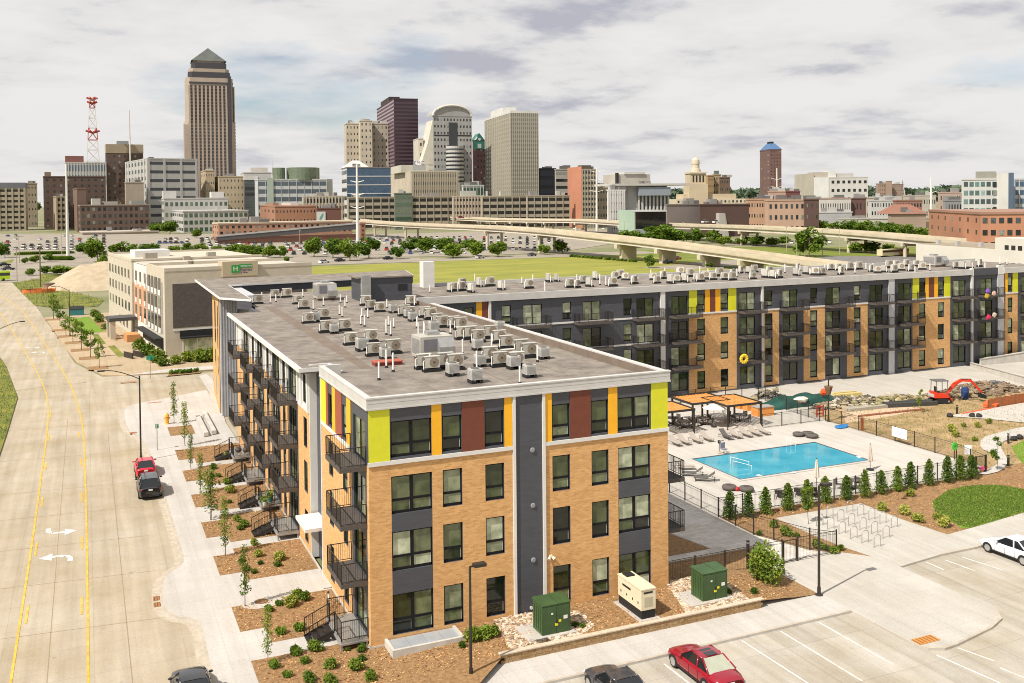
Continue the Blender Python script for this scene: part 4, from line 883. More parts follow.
for x, y, k, s in ((275, 667, 0, .8), (288, 676, 0, .8), (309, 681, 1, .85), (330, 683, 1, .8), (356, 669, 1, .9), (362, 651, 0, .8), (361, 660, 3, .8), (370, 679, 1, .8), (305, 662, 0, .7), (347, 650, 3, .5)):
    p = G(x, y, .2); shrub(k, p.x, p.y, bed_z(p.x, p.y), s)
for x, y, k, s, lab in ((473, 641, 1, 1.15, 'leafy green shrub left of the near lamp post by the brick wall'), (484, 639, 1, 1.3, 'larger leafy green shrub right of the near lamp post by the brick wall'), (493, 637, 1, 1.15, 'leafy green shrub between the lamp post and the river rock')):
    p = G(x, y, .4); shrub(k, p.x, p.y, bed_z(p.x, p.y), s, lab, 'leafy shrubs at the brick front')
p = G(763, 583, .2)
bt = bushplant('large_shrub', 'tall multi-stem bright green shrub in front of the courtyard fence', 'shrub', bush_data(50, 1.15, 2.7, 1500, .13, M['leaf2'])); bt.location = (p.x, p.y, bed_z(p.x, p.y)); bt.scale = (1, 1, .95)
p = G(755, 597, .2); shrub(3, p.x, p.y, bed_z(p.x, p.y), .9, 'small dark shrub at the right end of the retaining wall', 'lone dark shrub')
# arborvitae hedge along the pool fence
AV = [Proto(plant('arborvitae', 'x', 'tree', tree_data(60+i, 2.3, .46, .15, 1700, .075, M['leaf3' if i else 'leaf1'], 'cone', 30, .04), 'arborvitae along the pool fence')) for i in range(2)]
avp = [(729.7, 519, 'arborvitae nearest the fence corner, left end of the row'), (748.5, 517, 'second arborvitae from the fence corner'), (765.5, 514, 'ragged loose arborvitae, third from the fence corner'), (788, 510, 'arborvitae fourth from the fence corner, left of the leafy sapling'), (807, 507, 'arborvitae just left of the closed front umbrella'), (825, 503, 'arborvitae just right of the closed front umbrella'), (846.5, 500, 'wide arborvitae behind the bike racks'), (865, 497.5, 'narrow arborvitae behind the bike racks'), (881.5, 494, 'arborvitae below the far closed umbrella'), (897.5, 491, 'ragged arborvitae left of the middle fence posts'), (910.5, 488.5, 'arborvitae before the middle of the right fence stretch'), (929, 485.5, 'arborvitae with a clear gap on both sides'), (947.5, 482.5, 'arborvitae third from the pool gate'), (960.5, 480, 'arborvitae second from the pool gate'), (972, 478.3, 'arborvitae right beside the pool gate')]
for i, (x, y, lab) in enumerate(avp):
    p = G(x, y, .14); AV[1 if i not in (2, 9) else 0].put((p.x, p.y, .14), rz=i*1.1, label=lab, scale=(rnd.uniform(.95, 1.15), rnd.uniform(.95, 1.15), rnd.uniform(.8, .97)))
sap = Proto(plant('sapling', 'x', 'tree', tree_data(71, 3.4, .7, 1.0, 420, .12, M['leaf2'], 'round', 9, .03), None))
p = G(808.5, 524, .14); sap.put((p.x, p.y, .14), label='thin leafy sapling left of the bike racks', scale=.85)
p = G(997, 471, .14); sap.put((p.x, p.y, .14), label='thin sapling beside the curved path by the gate', rz=2, scale=.9)
p = G(898, 500, .14); sap.put((p.x, p.y, .14), label='sparse sapling in the mulch right of the bike racks', rz=4, scale=(.5, .5, .55))
p = G(921, 413, .14); sap.put((p.x, p.y, .14), label='small dark sapling below the mini excavator', rz=1, scale=(.6, .6, .8))
for x, y, k, s, lab in ((883, 511, 2, 1.3, 'round lime shrub right of the bike racks'), (905, 514, 2, 1.5, 'broad lime shrub at the left of the oval lawn'), (911, 496, 2, 1.0, 'pale shrub nearest the fence left of the lawn'), (917, 522, 2, 1.2, 'lime shrub at the bike rack side of the mulch'), (937, 520, 2, 1.2, 'lime shrub at the lawn tip'), (945, 527, 2, 1.5, 'lime shrub at the mulch corner beside the pavement'), (951, 431, 2, 1.3, 'pale green shrub on the bare slope above the green sign'), (956, 437, 2, 1.2, 'yellow-green shrub on the bare slope above the green sign'), (964, 427, 2, 1.0, 'small pale shrub at the middle of the bare slope'), (977, 427, 2, 1.2, 'pale shrub at the top of the bare slope'), (989, 423.5, 2, 1.2, 'pale green shrub at the edge of the site path'), (975, 441, 1, .9, 'small green shrub left of the curved path'), (774, 527, 1, .9, 'low shrub in the wedge bed by the paver path'), (786, 535, 1, 1.0, 'leafy shrub inside the fence corner bed'), (797, 537, 3, 1.0, 'dark shrub inside the fence corner bed'), (818, 548, 1, 1.1, 'green shrub behind the fence corner posts'), (826, 550, 3, 1.3, 'dark green shrub behind the fence corner posts'), (834, 553, 1, 1.0, 'green shrub at the outer corner of the courtyard fence'), (841, 550, 1, .8, 'small green shrub outside the courtyard fence corner'), (760, 535, 3, 1, 'dark shrub along the paver path bend')):
    p = G(x, y, .14); shrub(k, p.x, p.y, .14, s, lab, 'single shrubs in the courtyard beds')
# ------------------------------------------------------------------ fences
def fence(name, label, pts, H=1.5, sp=2.35, z=.13, pick=.12, n_skip=()):
    t = thing(name, label, 'fence', (*pts[0], z)); ox, oy = pts[0]; rl = MB(); pk = MB(); PM = MB().box(-.035, .035, -.035, .035, 0, H+.05).data('post', M['bronze'])
    for a, b in zip(pts[:-1], pts[1:]):
        A = Vector((a[0]-ox, a[1]-oy, 0)); B = Vector((b[0]-ox, b[1]-oy, 0)); L_ = (B-A).length; n = max(1, round(L_/sp)); 
        rl.tube(A+Vector((0, 0, H-.03)), B+Vector((0, 0, H-.03)), .022, 4); rl.tube(A+Vector((0, 0, .12)), B+Vector((0, 0, .12)), .022, 4); rl.tube(A+Vector((0, 0, H-.22)), B+Vector((0, 0, H-.22)), .012, 4)
        for i in range(n+(1 if b == pts[-1] else 0)): p = A+(B-A)*(i/n); link('post', PM, t, p)
        m = int(L_/pick)
        for i in range(1, m): p = A+(B-A)*(i/m); pk.tube((p.x, p.y, .12), (p.x, p.y, H-.03), .0065, 3, cap=False)
    rl.build('rails', M['bronze'], t); pk.build('pickets', M['bronze'], t); return t
fence('metal_fence', 'black picket fence along the paver path on the left side of the pool deck', [(30.1, 33), (30.1, 10.3)])
fence('metal_fence', 'black picket fence round the planting wedge beside the paver path', [(30.1, 10.3), (30.1, 6.0), (30.7, 4.5), (31.7, 1.9), (32.9, .62)])
fence('metal_fence', 'black picket fence from the brick corner to the gate behind the big shrub', [(19.1, .64), (28.3, .64)], 1.6)
fence('metal_fence', 'short black picket fence right of the courtyard gate', [(29.6, .64), (32.9, .62)], 1.6)
fence('metal_fence', 'black picket fence behind the arborvitae row at the front of the pool', [(30.1, 10.3), (57.2, 10.3)])
fence('metal_fence', 'black picket fence on the right side of the pool deck against the bare slope', [(59.6, 31.9), (59.6, 14.5), (59.0, 12.4), (58.5, 10.3)])
fence('metal_fence', 'black picket fence at the back of the pool deck', [(51.2, 32), (58.9, 32)])
fence('metal_fence', 'black picket fence running from the pool corner back to the construction heap', [(58.9, 32), (59.3, 38), (60.4, 43.2)])
fence('metal_fence', 'black railing in front of the far ground-floor doors behind the pergolas', [(44, 46.4), (57, 46.4), (60, 44)], 1.5)
def gate(x, y, w_, label, rz=0, H=1.6):
    t = thing('gate', label, 'gate', (x, y, .13), rz); [MB().tube((x, 0, 0), (x, 0, H), .05, 6).build('gate_post', M['bronze'], t) for x in (0, w_)]
    mb = MB().path([(0.1, 0, .1), (w_-.1, 0, .1), (w_-.1, 0, H-.1), (.1, 0, H-.1), (.1, 0, .1)], .035, 4); mb.build('leaf_frame', M['bronze'], t)
    mb = MB(); [mb.tube((.1+i*.11, 0, .1), (.1+i*.11, 0, H-.1), .008, 3) for i in range(1, int(w_/.11)-1)]; mb.build('pickets', M['bronze'], t); return t
gate(28.35, .64, 1.2, 'black framed gate in the courtyard fence right of the big shrub'); gate(57.25, 10.3, 1.2, 'black framed pool gate beside the last arborvitae')
# ------------------------------------------------------------------ pool
wm, nt2, b2 = newmat('pool_water'); b2.inputs['Base Color'].default_value = (.1, .40, .46, 1); b2.inputs['Roughness'].default_value = .06; b2.inputs['Specular IOR Level'].default_value = .35
tcx = nt2.nodes.new('ShaderNodeTexCoord'); nn = nt2.nodes.new('ShaderNodeTexNoise'); nn.inputs['Scale'].default_value = .35; nn.inputs['Detail'].default_value = 7; nt2.links.new(tcx.outputs['Object'], nn.inputs['Vector'])
rr2 = nt2.nodes.new('ShaderNodeValToRGB'); rr2.color_ramp.elements[0].position = .3; rr2.color_ramp.elements[1].position = .7; rr2.color_ramp.elements[0].color = (.035, .26, .37, 1); rr2.color_ramp.elements[1].color = (.08, .36, .46, 1); nt2.links.new(nn.outputs['Fac'], rr2.inputs[0]); nt2.links.new(rr2.outputs[0], b2.inputs['Base Color'])
n4 = nt2.nodes.new('ShaderNodeTexNoise'); n4.inputs['Scale'].default_value = 3.5; n4.inputs['Detail'].default_value = 4; nt2.links.new(tcx.outputs['Object'], n4.inputs['Vector']); bb = nt2.nodes.new('ShaderNodeBump'); bb.inputs['Strength'].default_value = .12; nt2.links.new(n4.outputs['Fac'], bb.inputs['Height']); nt2.links.new(bb.outputs[0], b2.inputs['Normal'])
PXa, PXb, PYa, PYb = 37.6, 52.15, 17.6, 25.0
pt = thing('swimming_pool', 'rectangular turquoise swimming pool with a dark tile rim', 'pool', (PXa, PYa, .14)); lw, ld = PXb-PXa, PYb-PYa
mb = MB(); [mb.box(*b, 0, .045) for b in ((-.35, lw+.35, -.35, 0), (-.35, lw+.35, ld, ld+.35), (-.35, 0, 0, ld), (lw, lw+.35, 0, ld))]; mb.build('coping', M['walk'], pt)
mb = MB(); [mb.box(*b, .005, .055) for b in ((-.02, lw+.02, -.02, .1), (-.02, lw+.02, ld-.12, ld+.02), (-.02, .1, .1, ld-.1), (lw-.1, lw+.02, .1, ld-.1))]; mb.build('tile_rim', plain((.10, .085, .09), .3), pt)
MB().sheet([(.05, .05), (lw-.05, .05), (lw-.05, ld-.05), (.05, ld-.05)], .012).build('water', wm, pt)
for x, y, r in ((1.6, 3.2, 0), (2.2, 4.4, 0)): MB().path([(x, y, -.02), (x, y, .7), (x+1.3, y-1.0, .35), (x+1.3, y-1.0, -.05)], .02, 6).build('handrail', M['pvc'], pt)
for dx in (0, .55): MB().path([(lw-3.2+dx, ld+.4, 0), (lw-3.2+dx, ld+.35, .75), (lw-3.2+dx, ld-.25, .75), (lw-3.2+dx, ld-.3, -.05)], .018, 6).build('ladder_rail', M['pvc'], pt)
for x, y in ((5.5, -.25), (14.4, 1.2), (2.2, .3)): MB().box(x-.2, x+.2, y-.2, y+.2, .046, .056).build('skimmer_lid', M['pvc'], pt)
# pool lift
p = G(720, 453, .14); t = thing('pool_lift', 'grey pool lift chair standing at the far left edge of the pool', 'pool lift', (p.x, p.y, .14))
MB().box(-.35, .35, -.25, .25, 0, .12).build('base', plain((.5, .45, .35), .6), t); MB().path([(0, .1, .1), (0, .1, 1.1), (0, -.6, 1.35)], .06, 6).build('arm', M['metal'], t)
MB().box(-.25, .25, -.85, -.4, .5, .58).box(-.25, .25, -.45, -.38, .58, 1.1).build('seat', plain((.2, .2, .24), .6), t); MB().box(-.12, .12, .05, .2, .9, 1.2).build('battery_box', M['black'], t)
# loungers
def lounger(col_, frame_):
    t = thing('sun_lounger', 'x', 'sun lounger', (0, 0, 0)); f = MB()
    for x in (-.3, .3): f.tube((x, -.95, .3), (x, .95, .3), .025, 5)
    for y in (-.8, .8): f.tube((-.3, y, .3), (.3, y, .3), .02, 5); [f.tube((x, y, 0), (x, y, .3), .022, 5) for x in (-.3, .3)]
    f.build('frame', frame_, t); MB().box(-.3, .3, -.95, .2, .3, .35).build('seat', col_, t)
    MB().prism([(-.3, .18), (.3, .18), (.3, .85), (-.3, .85)], [.3, .3, .78, .78], [.35, .35, .84, .84], bottom=True).build('backrest', col_, t)
    MB().tube((0, .6, .3), (0, .75, .7), .02, 4).build('prop', frame_, t); return t
tanf = plain((.36, .31, .26), .8); dkf = plain((.10, .09, .08), .7)
LT = Proto(lounger(tanf, plain((.2, .17, .14), .5))); LD = Proto(lounger(dkf, M['black']))
order = ['leftmost', 'second from left', 'third from left', 'fourth from left', 'fifth from left', 'sixth from left', 'seventh from left', 'second from right', 'rightmost']
for i, (x, y) in enumerate([(675, 444.8), (684, 443.6), (695.5, 442), (706.5, 440.3), (726, 438.4), (735, 437.3), (745.4, 436), (754.5, 434.8), (763, 433.7)]):
    p = G(x, y, .14); (LD if i == 4 else LT).put((p.x, p.y, .14), rz=0, label='%s lounger of the row at the far side of the pool' % order[i], group='loungers in a row behind the pool')
for x, y, rz, lab in ((693, 476, -2.2, 'dark lounger with raised back left of the pool'), (705, 481, -2.2, 'dark lounger nearer the camera left of the pool'), (779, 497, 2.4, 'dark lounger behind the fence left of the closed umbrella'), (798, 495, 2.4, 'second dark lounger behind the fence left of the closed umbrella'), (813, 494, 2.4, 'dark lounger right at the foot of the closed front umbrella')):
    p = G(x, y, .14); LD.put((p.x, p.y, .14), rz=rz, label=lab, group='dark loungers on the pool deck')
p = G(684, 469.5, .14); LT.put((p.x, p.y, .14), rz=1.2, label='flat beige lounger at the left edge of the pool deck by the brick corner', group='beige lounger apart')
# dark chairs near the front fence
def chair():
    t = thing('patio_chair', 'x', 'chair', (0, 0, 0)); MB().box(-.25, .25, -.25, .25, .38, .44).build('seat', dkf, t); MB().prism([(-.25, .2), (.25, .2), (.25, .27), (-.25, .27)], .42, .9).build('backrest', dkf, t)
    for x in (-.22, .22):
        for y in (-.22, .22): MB().tube((x, y, 0), (x, y, .4), .022, 5).build('leg', M['black'], t)
    return t
CHP = Proto(chair())
def round_table(px, py, label, r=.55):
    p = G(px, py, .14); t = thing('patio_table', label, 'table', (p.x, p.y, .14)); MB().lathe([(r, .7), (r, .74)], 16).build('table_top', plain((.12, .11, .10), .5), t); MB().lathe([(.3, 0), (.3, .03), (.04, .06), (.04, .7)], 10).build('pedestal', M['black'], t)
for i, (x, y, rz) in enumerate(((839, 489, .6), (848, 490, -2.0), (858, 487, 2.0), (812, 497, 1))): p = G(x, y, .14); CHP.put((p.x, p.y, .14), rz=rz, label='dark patio chair behind the front pool fence right of the closed umbrella', group='dark chairs behind the front pool fence')
round_table(852, 488.5, 'small dark round table behind the front pool fence')
for i, (x, y, lab) in enumerate(((684, 427.5, 'dark dining table under the left pergola'), (703, 424.5, 'dark dining table between the two big pergola posts'), (739.5, 421, 'dark dining table under the right pergola'), (672, 424, 'dark low table at the brick corner under the left pergola'))):
    round_table(x, y, lab, .75)
    for k in range(4): a = k*1.57+.4; p = G(x, y, .14); CHP.put((p.x+1.0*math.cos(a), p.y+1.0*math.sin(a), .14), rz=a-math.pi/2, label=lab.replace('dark dining table', 'dark dining chair').replace('dark low table', 'dark lounge chair'), group=lab.replace('dark dining table', 'chairs round the table').replace('dark low table', 'chairs round the table'))
# poufs
def pouf(px, py, s, label, col_=(.10, .085, .075)):
    p = G(px, py, .14); t = thing('pouf', label, 'pouf', (p.x, p.y, .14)); MB().lathe([(.30*s, 0), (.44*s, .1), (.46*s, .25), (.40*s, .36), (.2*s, .40)], 16).build('cushion', plain(col_, .85), t, smooth=True); MB().lathe([(.22*s, .395), (.1*s, .42)], 12).build('seam', plain([c*.6 for c in col_], .9), t)
pouf(729.3, 489.5, 1.35, 'dark round pouf left of the red toy near the pool corner'); pouf(746.5, 491, 1.35, 'dark round pouf right of the red toy near the pool corner')
pouf(798.5, 436, 1.3, 'dark round pouf at the back edge of the pool, left one'); pouf(808, 435.5, 1.4, 'dark round pouf at the back edge of the pool, right one'); pouf(812, 437.5, 1.4, 'dark round pouf slightly in front of the right one')
p = G(737.5, 491, .14); t = thing('pool_toy', 'small red plastic toy between the two poufs', 'toy', (p.x, p.y, .14)); MB().blob((0, 0, .18), .22, .16, .18, 8, 5, .1).build('body', plain((.5, .02, .03), .4), t); MB().path([(.0, -.1, .3), (.3, .1, .2)], .05, 6).build('handle', plain((.25, .02, .05), .4), t)
p = G(842.5, 427.5, .14); t = thing('pool_cover_bundle', 'crumpled blue pool float at the foot of the right fence', 'pool float', (p.x, p.y, .14)); mb = MB(); [mb.blob((rnd.uniform(-.7, .7), rnd.uniform(-.3, .3), .1), .45, .3, .16, 8, 4, .25) for _ in range(6)]; mb.build('folds', plain((.03, .17, .42), .5), t)
# umbrellas, closed
def closed_umbrella(x, y, h, label, c=(.62, .53, .43)):
    t = thing('closed_umbrella', label, 'umbrella', (x, y, .14)); MB().lathe([(.35, 0), (.35, .08), (.06, .12)], 12).build('base', M['black'], t); MB().tube((0, 0, 0), (0, 0, h), .03, 6).build('pole', M['bronze'], t)
    mb = MB(); n = 12; pr = [(.06, h-.02), (.13, h-.5), (.2, h-1.1), (.22, h-1.5), (.12, h-1.55)]; vs = []; 
    for r, z in pr: vs += [(r*(1 if i % 2 else .6)*math.cos(2*math.pi*i/n), r*(1 if i % 2 else .6)*math.sin(2*math.pi*i/n), z) for i in range(n)]
    mb.add(vs, [(k*n+i, k*n+(i+1) % n, (k+1)*n+(i+1) % n, (k+1)*n+i) for k in range(4) for i in range(n)]); mb.build('canopy', plain(c, .8), t); MB().lathe([(.05, h), (.02, h+.1)], 6).build('finial', M['bronze'], t)
closed_umbrella(40.65, 11.5, 2.95, 'closed beige umbrella at the front edge of the pool deck'); closed_umbrella(49.9, 15.2, 2.3, 'closed beige umbrella near the right corner of the pool', (.5, .42, .36))
p = G(714, 427, .14); t = thing('open_umbrella', 'open pale umbrella between the pergolas', 'umbrella', (p.x, p.y, .14)); MB().tube((0, 0, 0), (0, 0, 2.5), .03, 6).build('pole', M['metal'], t); mb = MB(); n = 8; mb.add([(0, 0, 2.5)]+[(1.3*math.cos(i*math.pi/4), 1.3*math.sin(i*math.pi/4), 2.05) for i in range(8)], [(0, 1+i, 1+(i+1) % 8) for i in range(8)]); mb.build('canopy', plain((.62, .56, .5), .8), t); MB().lathe([(.3, 0), (.3, .08)], 10).build('base', M['black'], t)
p = G(725.6, 424, .14); t = thing('life_ring', 'white life ring on a post between the pergolas', 'life ring', (p.x, p.y, .14)); MB().tube((0, .1, 0), (0, .1, 1.6), .04, 6).build('post', M['bronze'], t)
def torus(R1, r1, c, n=16, k=6, plane='xz'):
    mb = MB(); vs = []
    for i in range(n):
        a = 2*math.pi*i/n
        for j in range(k):
            b = 2*math.pi*j/k; q = R1+r1*math.cos(b); u, v, w_ = q*math.cos(a), q*math.sin(a), r1*math.sin(b); vs.append((c[0]+u, c[1]+w_, c[2]+v) if plane == 'xz' else (c[0]+u, c[1]+v, c[2]+w_))
    mb.add(vs, [(i*k+j, ((i+1) % n)*k+j, ((i+1) % n)*k+(j+1) % k, i*k+(j+1) % k) for i in range(n) for j in range(k)]); return mb
torus(.32, .1, (0, 0, 1.35)).build('ring', plain((.78, .76, .72), .5), t, smooth=True)
# pergolas
def pergola(corners, label, posts, zt=2.75):
    q = Gxy(corners, zt); xa = (q[0][0]+q[3][0])/2; xb = (q[1][0]+q[2][0])/2; ya = (q[2][1]+q[3][1])/2; yb = (q[0][1]+q[1][1])/2
    t = thing('pergola', label, 'pergola', (xa, ya, .14)); w_, d_ = xb-xa, yb-ya; h = zt-.14
    for x in (.12, w_-.12):
        for y in (.12, d_-.12): MB().box(x-.08, x+.08, y-.08, y+.08, 0, h-.2).build('post', M['bronze'], t)
    mb = MB().box(0, w_, 0, .12, h-.22, h).box(0, w_, d_-.12, d_, h-.22, h).box(0, .12, .12, d_-.12, h-.22, h).box(w_-.12, w_, .12, d_-.12, h-.22, h); mb.build('beam_frame', M['bronze'], t)
    n = max(4, int(w_/.42)); mb = MB(); [mb.box(.16+i*(w_-.3)/n, .16+i*(w_-.3)/n+.26, .13, d_-.13, h-.1, h-.06) for i in range(n)]; mb.build('slats', M['wood'], t)
    mb = MB(); [mb.box(.12, w_-.12, y, y+.07, h-.18, h-.1) for y in (d_*.33, d_*.66)]; mb.build('purlin', M['bronze'], t)
pergola([(671.8, 396.3), (708.3, 392), (729.8, 399.5), (691.2, 403.3)], 'middle pergola with orange cedar slats on dark posts', 0)
pergola([(702, 396.5), (737.3, 393.6), (760.4, 401.7), (725.5, 406)], 'right pergola with orange cedar slats, nearest the wooden planters', 0)
pergola([(645, 403.5), (672.9, 401), (695.4, 408.2), (661, 412.5)], 'left pergola with orange cedar slats half hidden by the lime corner', 0)
# wooden planters
def wbox(px, py, w_, d_, h, label):
    p = G(px, py, .14); t = thing('wooden_planter', label, 'planter', (p.x, p.y, .14)); MB().box(-w_/2, w_/2, 0, d_, 0, h).build('box', M['wood'], t); MB().box(-w_/2-.06, w_/2+.06, -.06, d_+.06, h, h+.06).build('worktop', plain((.3, .28, .26), .6), t)
wbox(766, 416, 2.2, 1.2, .95, 'wooden outdoor counter right of the right pergola post'); wbox(745, 408.5, 1.5, .9, .85, 'wooden planter box behind the right pergola'); wbox(752, 410.5, 1.3, .9, .85, 'second wooden planter box behind the right pergola')
# bike racks
def hoop():
    t = thing('bike_rack', 'galvanised hoop bike rack on the concrete bike plaza', 'bike rack', (0, 0, 0), 0, 'hoop bike racks on the bike plaza')
    pts = [(-.3, 0, 0), (-.3, 0, .62)]+[(-.3*math.cos(a), 0, .62+.24*math.sin(a)) for a in (math.pi*i/8 for i in range(1, 8))]+[(.3, 0, .62), (.3, 0, 0)]; MB().path(pts, .028, 7).build('hoop', M['metal'], t)
    for x in (-.3, .3): MB().lathe([(.07, 0), (.07, .015)], 8, (x, 0)).build('base_plate', M['metal'], t)
    return t
HP = Proto(hoop())
for (x, y, x2, y2) in ((815, 450, 872, 440), (720, 415, 775, 405), (630, 382, 688, 370), (540, 345, 595, 333), (450, 308, 505, 298), (885, 380, 940, 368), (795, 345, 848, 332), (705, 312, 757, 300), (615, 280, 668, 267), (530, 247, 583, 234), (445, 215, 497, 203), (950, 298, 1003, 286), (860, 266, 915, 252), (775, 236, 825, 222), (688, 206, 738, 192), (600, 177, 655, 162), (365, 280, 418, 275)):
    p = G(770+(x+x2)/2/7.854, 490+(y+y2)/2/7.854, .14); HP.put((p.x, p.y, .135), rz=0)
# bollards and posts
def bollard(px, py, label, h=1.0, z=.14):
    p = G(px, py, z); t = thing('bollard_light', label, 'bollard', (p.x, p.y, z)); MB().lathe([(.11, 0), (.11, h-.2)], 10).build('post', M['bronze'], t); MB().lathe([(.07, h-.2), (.07, h-.08)], 8).build('lens', plain((.3, .3, .28), .4), t); MB().lathe([(.12, h-.08), (.12, h-.01), (.05, h)], 10).build('cap', M['bronze'], t)
bollard(1008.3, 443.5, 'dark bollard light at the bend of the curved path'); bollard(1008.3, 466, 'dark bollard light at the foot of the curved path'); bollard(957, 414, 'dark bollard post on the bare slope beside the site path'); bollard(748, 569, 'tall dark bollard post behind the courtyard fence', 1.9)
# rocks by the path
for i, (x, y, lab) in enumerate(((1013.5, 440.5, 'dark rock beside the upper bollard light'), (1019.5, 439, 'dark rock at the edge of the upper lawn'), (972, 417, 'dark boulder on the slope by the site path, left one'), (979, 417.5, 'dark boulder on the slope by the site path, right one'), (950, 417, 'dark stone by the lone post on the slope'))):
    p = G(x, y, .14); o = MB().blob((0, 0, .2), .42, .32, .28, 7, 4, .2).build('rock', plain((.035, .032, .03), .9)); o.location = (p.x, p.y, .14); tag(o, lab, 'rock')
# signs on the fence
def panel_sign(px, py, w_, h_, label, c, z0, Yoff=0, post=False, rz=0, name='sign'):
    p = G(px, py, .14); t = thing(name, label, 'sign', (p.x, p.y, .14), rz); MB().box(-w_/2, w_/2, -.02, .02, z0, z0+h_).build('panel', plain(c, .5), t)
    mb = MB(); [mb.tube((x, .03, 0 if post else z0), (x, .03, z0+h_), .03, 5) for x in ((0,) if post else (-w_/2+.05, w_/2-.05))]; mb.build('bracket', M['bronze'], t); return t
t = panel_sign(899.3, 444, 1.9, .95, 'white rectangular notice board with faint blue text on the right pool fence', (.8, .8, .8), .62, rz=-math.pi/2)
def text(s, size, m, parent, loc, rot=(math.pi/2, 0, 0), ext=.005, name='lettering', align='CENTER'):
    cu = bpy.data.curves.new(name, 'FONT'); cu.body = s; cu.size = size; cu.extrude = ext; cu.align_x = align; cu.align_y = 'CENTER'
    o = bpy.data.objects.new(name, cu); col.objects.link(o); dg = bpy.context.evaluated_depsgraph_get(); me = bpy.data.meshes.new_from_object(o.evaluated_get(dg)); me.materials.clear(); me.materials.append(m)
    bpy.data.objects.remove(o); bpy.data.curves.remove(cu); o = link(name, me, parent, loc); o.rotation_euler = rot; return o
mb = MB(); [mb.box(-.55, .55*(1 if k % 2 else .6), -.03, -.021, .8+k*.13, .85+k*.13) for k in range(4)]; mb.build('printed_lines', plain((.35, .42, .6), .5), t)
t = panel_sign(968, 462, .62, .85, 'white notice on the fence beside the pool gate', (.8, .8, .8), .7, rz=-.4)
p = G(954.3, 459.5, .14); t = thing('round_sign', 'round green sign on a dark fence post at the pool corner', 'sign', (p.x, p.y, .14)); MB().tube((0, 0, 0), (0, 0, 1.3), .05, 6).build('post', M['bronze'], t); o = MB().lathe([(.38, -.03), (.38, .03)], 18).build('disc', plain((.10, .52, .06), .5), t, (0, -.05, 1.25)); o.rotation_euler = (math.pi/2, 0, 0); o = MB().lathe([(.12, .03), (.12, .04)], 12).build('emblem', plain((.04, .25, .04), .5), t, (0, -.05, 1.25)); o.rotation_euler = (math.pi/2, 0, 0)
for (px, py, c, lab) in ((981.5, 472.5, (.6, .05, .2), 'pink flowers at the foot of the pool gate'), (985, 471.5, (.6, .22, .03), 'orange flowers at the foot of the pool gate')):
    p = G(px, py, .14); t = thing('flower_pot', lab, 'flowers', (p.x, p.y, .14)); mb = MB(); [mb.blob((rnd.uniform(-.2, .2), rnd.uniform(-.2, .2), rnd.uniform(.3, .5)), .08, .08, .07, 5, 3, .2) for _ in range(14)]; mb.build('blossoms', plain(c, .7), t); MB().lathe([(.15, 0), (.2, .3)], 9).build('pot', plain((.3, .12, .06), .8), t)
# ================================================================== construction corner
def heap(name, label, cat, px, py, rx, ry, h, cols, n, z=.13, size=(.15, .5)):
    p = G(px, py, z); t = thing(name, label, cat, (p.x, p.y, z)); mats = [plain([v*.7 for v in c], .9) for c in cols]
    for q, c in enumerate(mats):
        mb = MB()
        for k in range(n//len(mats)):
            a = rnd.uniform(0, 6.28); r = math.sqrt(rnd.random()); s = rnd.uniform(*size); hh = h*(1-r*r)*rnd.uniform(.3, 1)
            mb.blob((rx*r*math.cos(a), ry*r*math.sin(a), hh), s*rnd.uniform(.7, 1.6), s, s*rnd.uniform(.4, .8), 5, 3, .35)
        mb.build('rubble', c, t)
    return t
heap('debris_heap', 'heap of broken concrete and pale rubble behind the lamp post', 'debris', 853, 404.5, 6, 2.0, .8, [(.46, .38, .24), (.34, .28, .17), (.58, .52, .42), (.16, .13, .09)], 200)
heap('debris_heap', 'heap of pale yellowish rubble in the middle of the building site', 'debris', 884, 403, 6.5, 2.0, .8, [(.46, .37, .2), (.36, .32, .14), (.58, .5, .4), (.2, .16, .1)], 190)
heap('debris_heap', 'low brown spoil heap under the excavator arm', 'debris', 952, 397, 4.5, 2.2, .7, [(.34, .25, .15), (.25, .19, .12), (.42, .33, .2)], 120)
heap('debris_heap', 'brown dirt mound right of the excavator', 'debris', 985, 391, 6, 3, 1.0, [(.36, .26, .17), (.28, .2, .13)], 120)
heap('debris_heap', 'grey stones along the far edge of the spoil', 'debris', 994, 386, 3, 1.2, .5, [(.22, .21, .2), (.14, .14, .14)], 40)
heap('debris_heap', 'sacks and rubble beside the right pergola post', 'debris', 769, 398, 2.5, 1.2, 1.2, [(.42, .36, .22), (.1, .1, .1), (.3, .27, .2)], 40)
p = G(801, 404, .13); t = thing('tarp_heap', 'long heap covered by a dark green tarpaulin behind the pool fence', 'tarp', (p.x, p.y, .13))
mb = MB(); n = 20; k = 8; vs = []
for i in range(n+1):
    u = -5.2+10.4*i/n; hh = 1.1*(1-(u/5.4)**4)*(1+.14*math.sin(u*1.9)+rnd.uniform(-.05, .05))
    for j in range(k+1): a = math.pi*j/k; vs.append((u+rnd.uniform(-.1, .1), -1.5*math.cos(a)*(1+rnd.uniform(-.08, .08)), max(0, hh*math.sin(a)**.7)))
mb.add(vs, [(i*(k+1)+j, (i+1)*(k+1)+j, (i+1)*(k+1)+j+1, i*(k+1)+j+1) for i in range(n) for j in range(k)]); mb.build('sheet', mat('tarp', (.012, .065, .05), .5, var=.3, vscale=1.2), t, smooth=True)
mb = MB(); mb.blob((-1.0, -1.2, .8), 1.0, .5, .35, 9, 5, .2); mb.build('white_sheet', plain((.62, .57, .48), .7), t)
mb = MB(); [mb.blob((rnd.uniform(2.5, 5.5), rnd.uniform(-1.8, -1), .4), .5, .4, .4, 6, 4, .3) for _ in range(7)]; mb.build('bags', plain((.1, .09, .08), .8), t)
p = G(797.5, 402, .13)
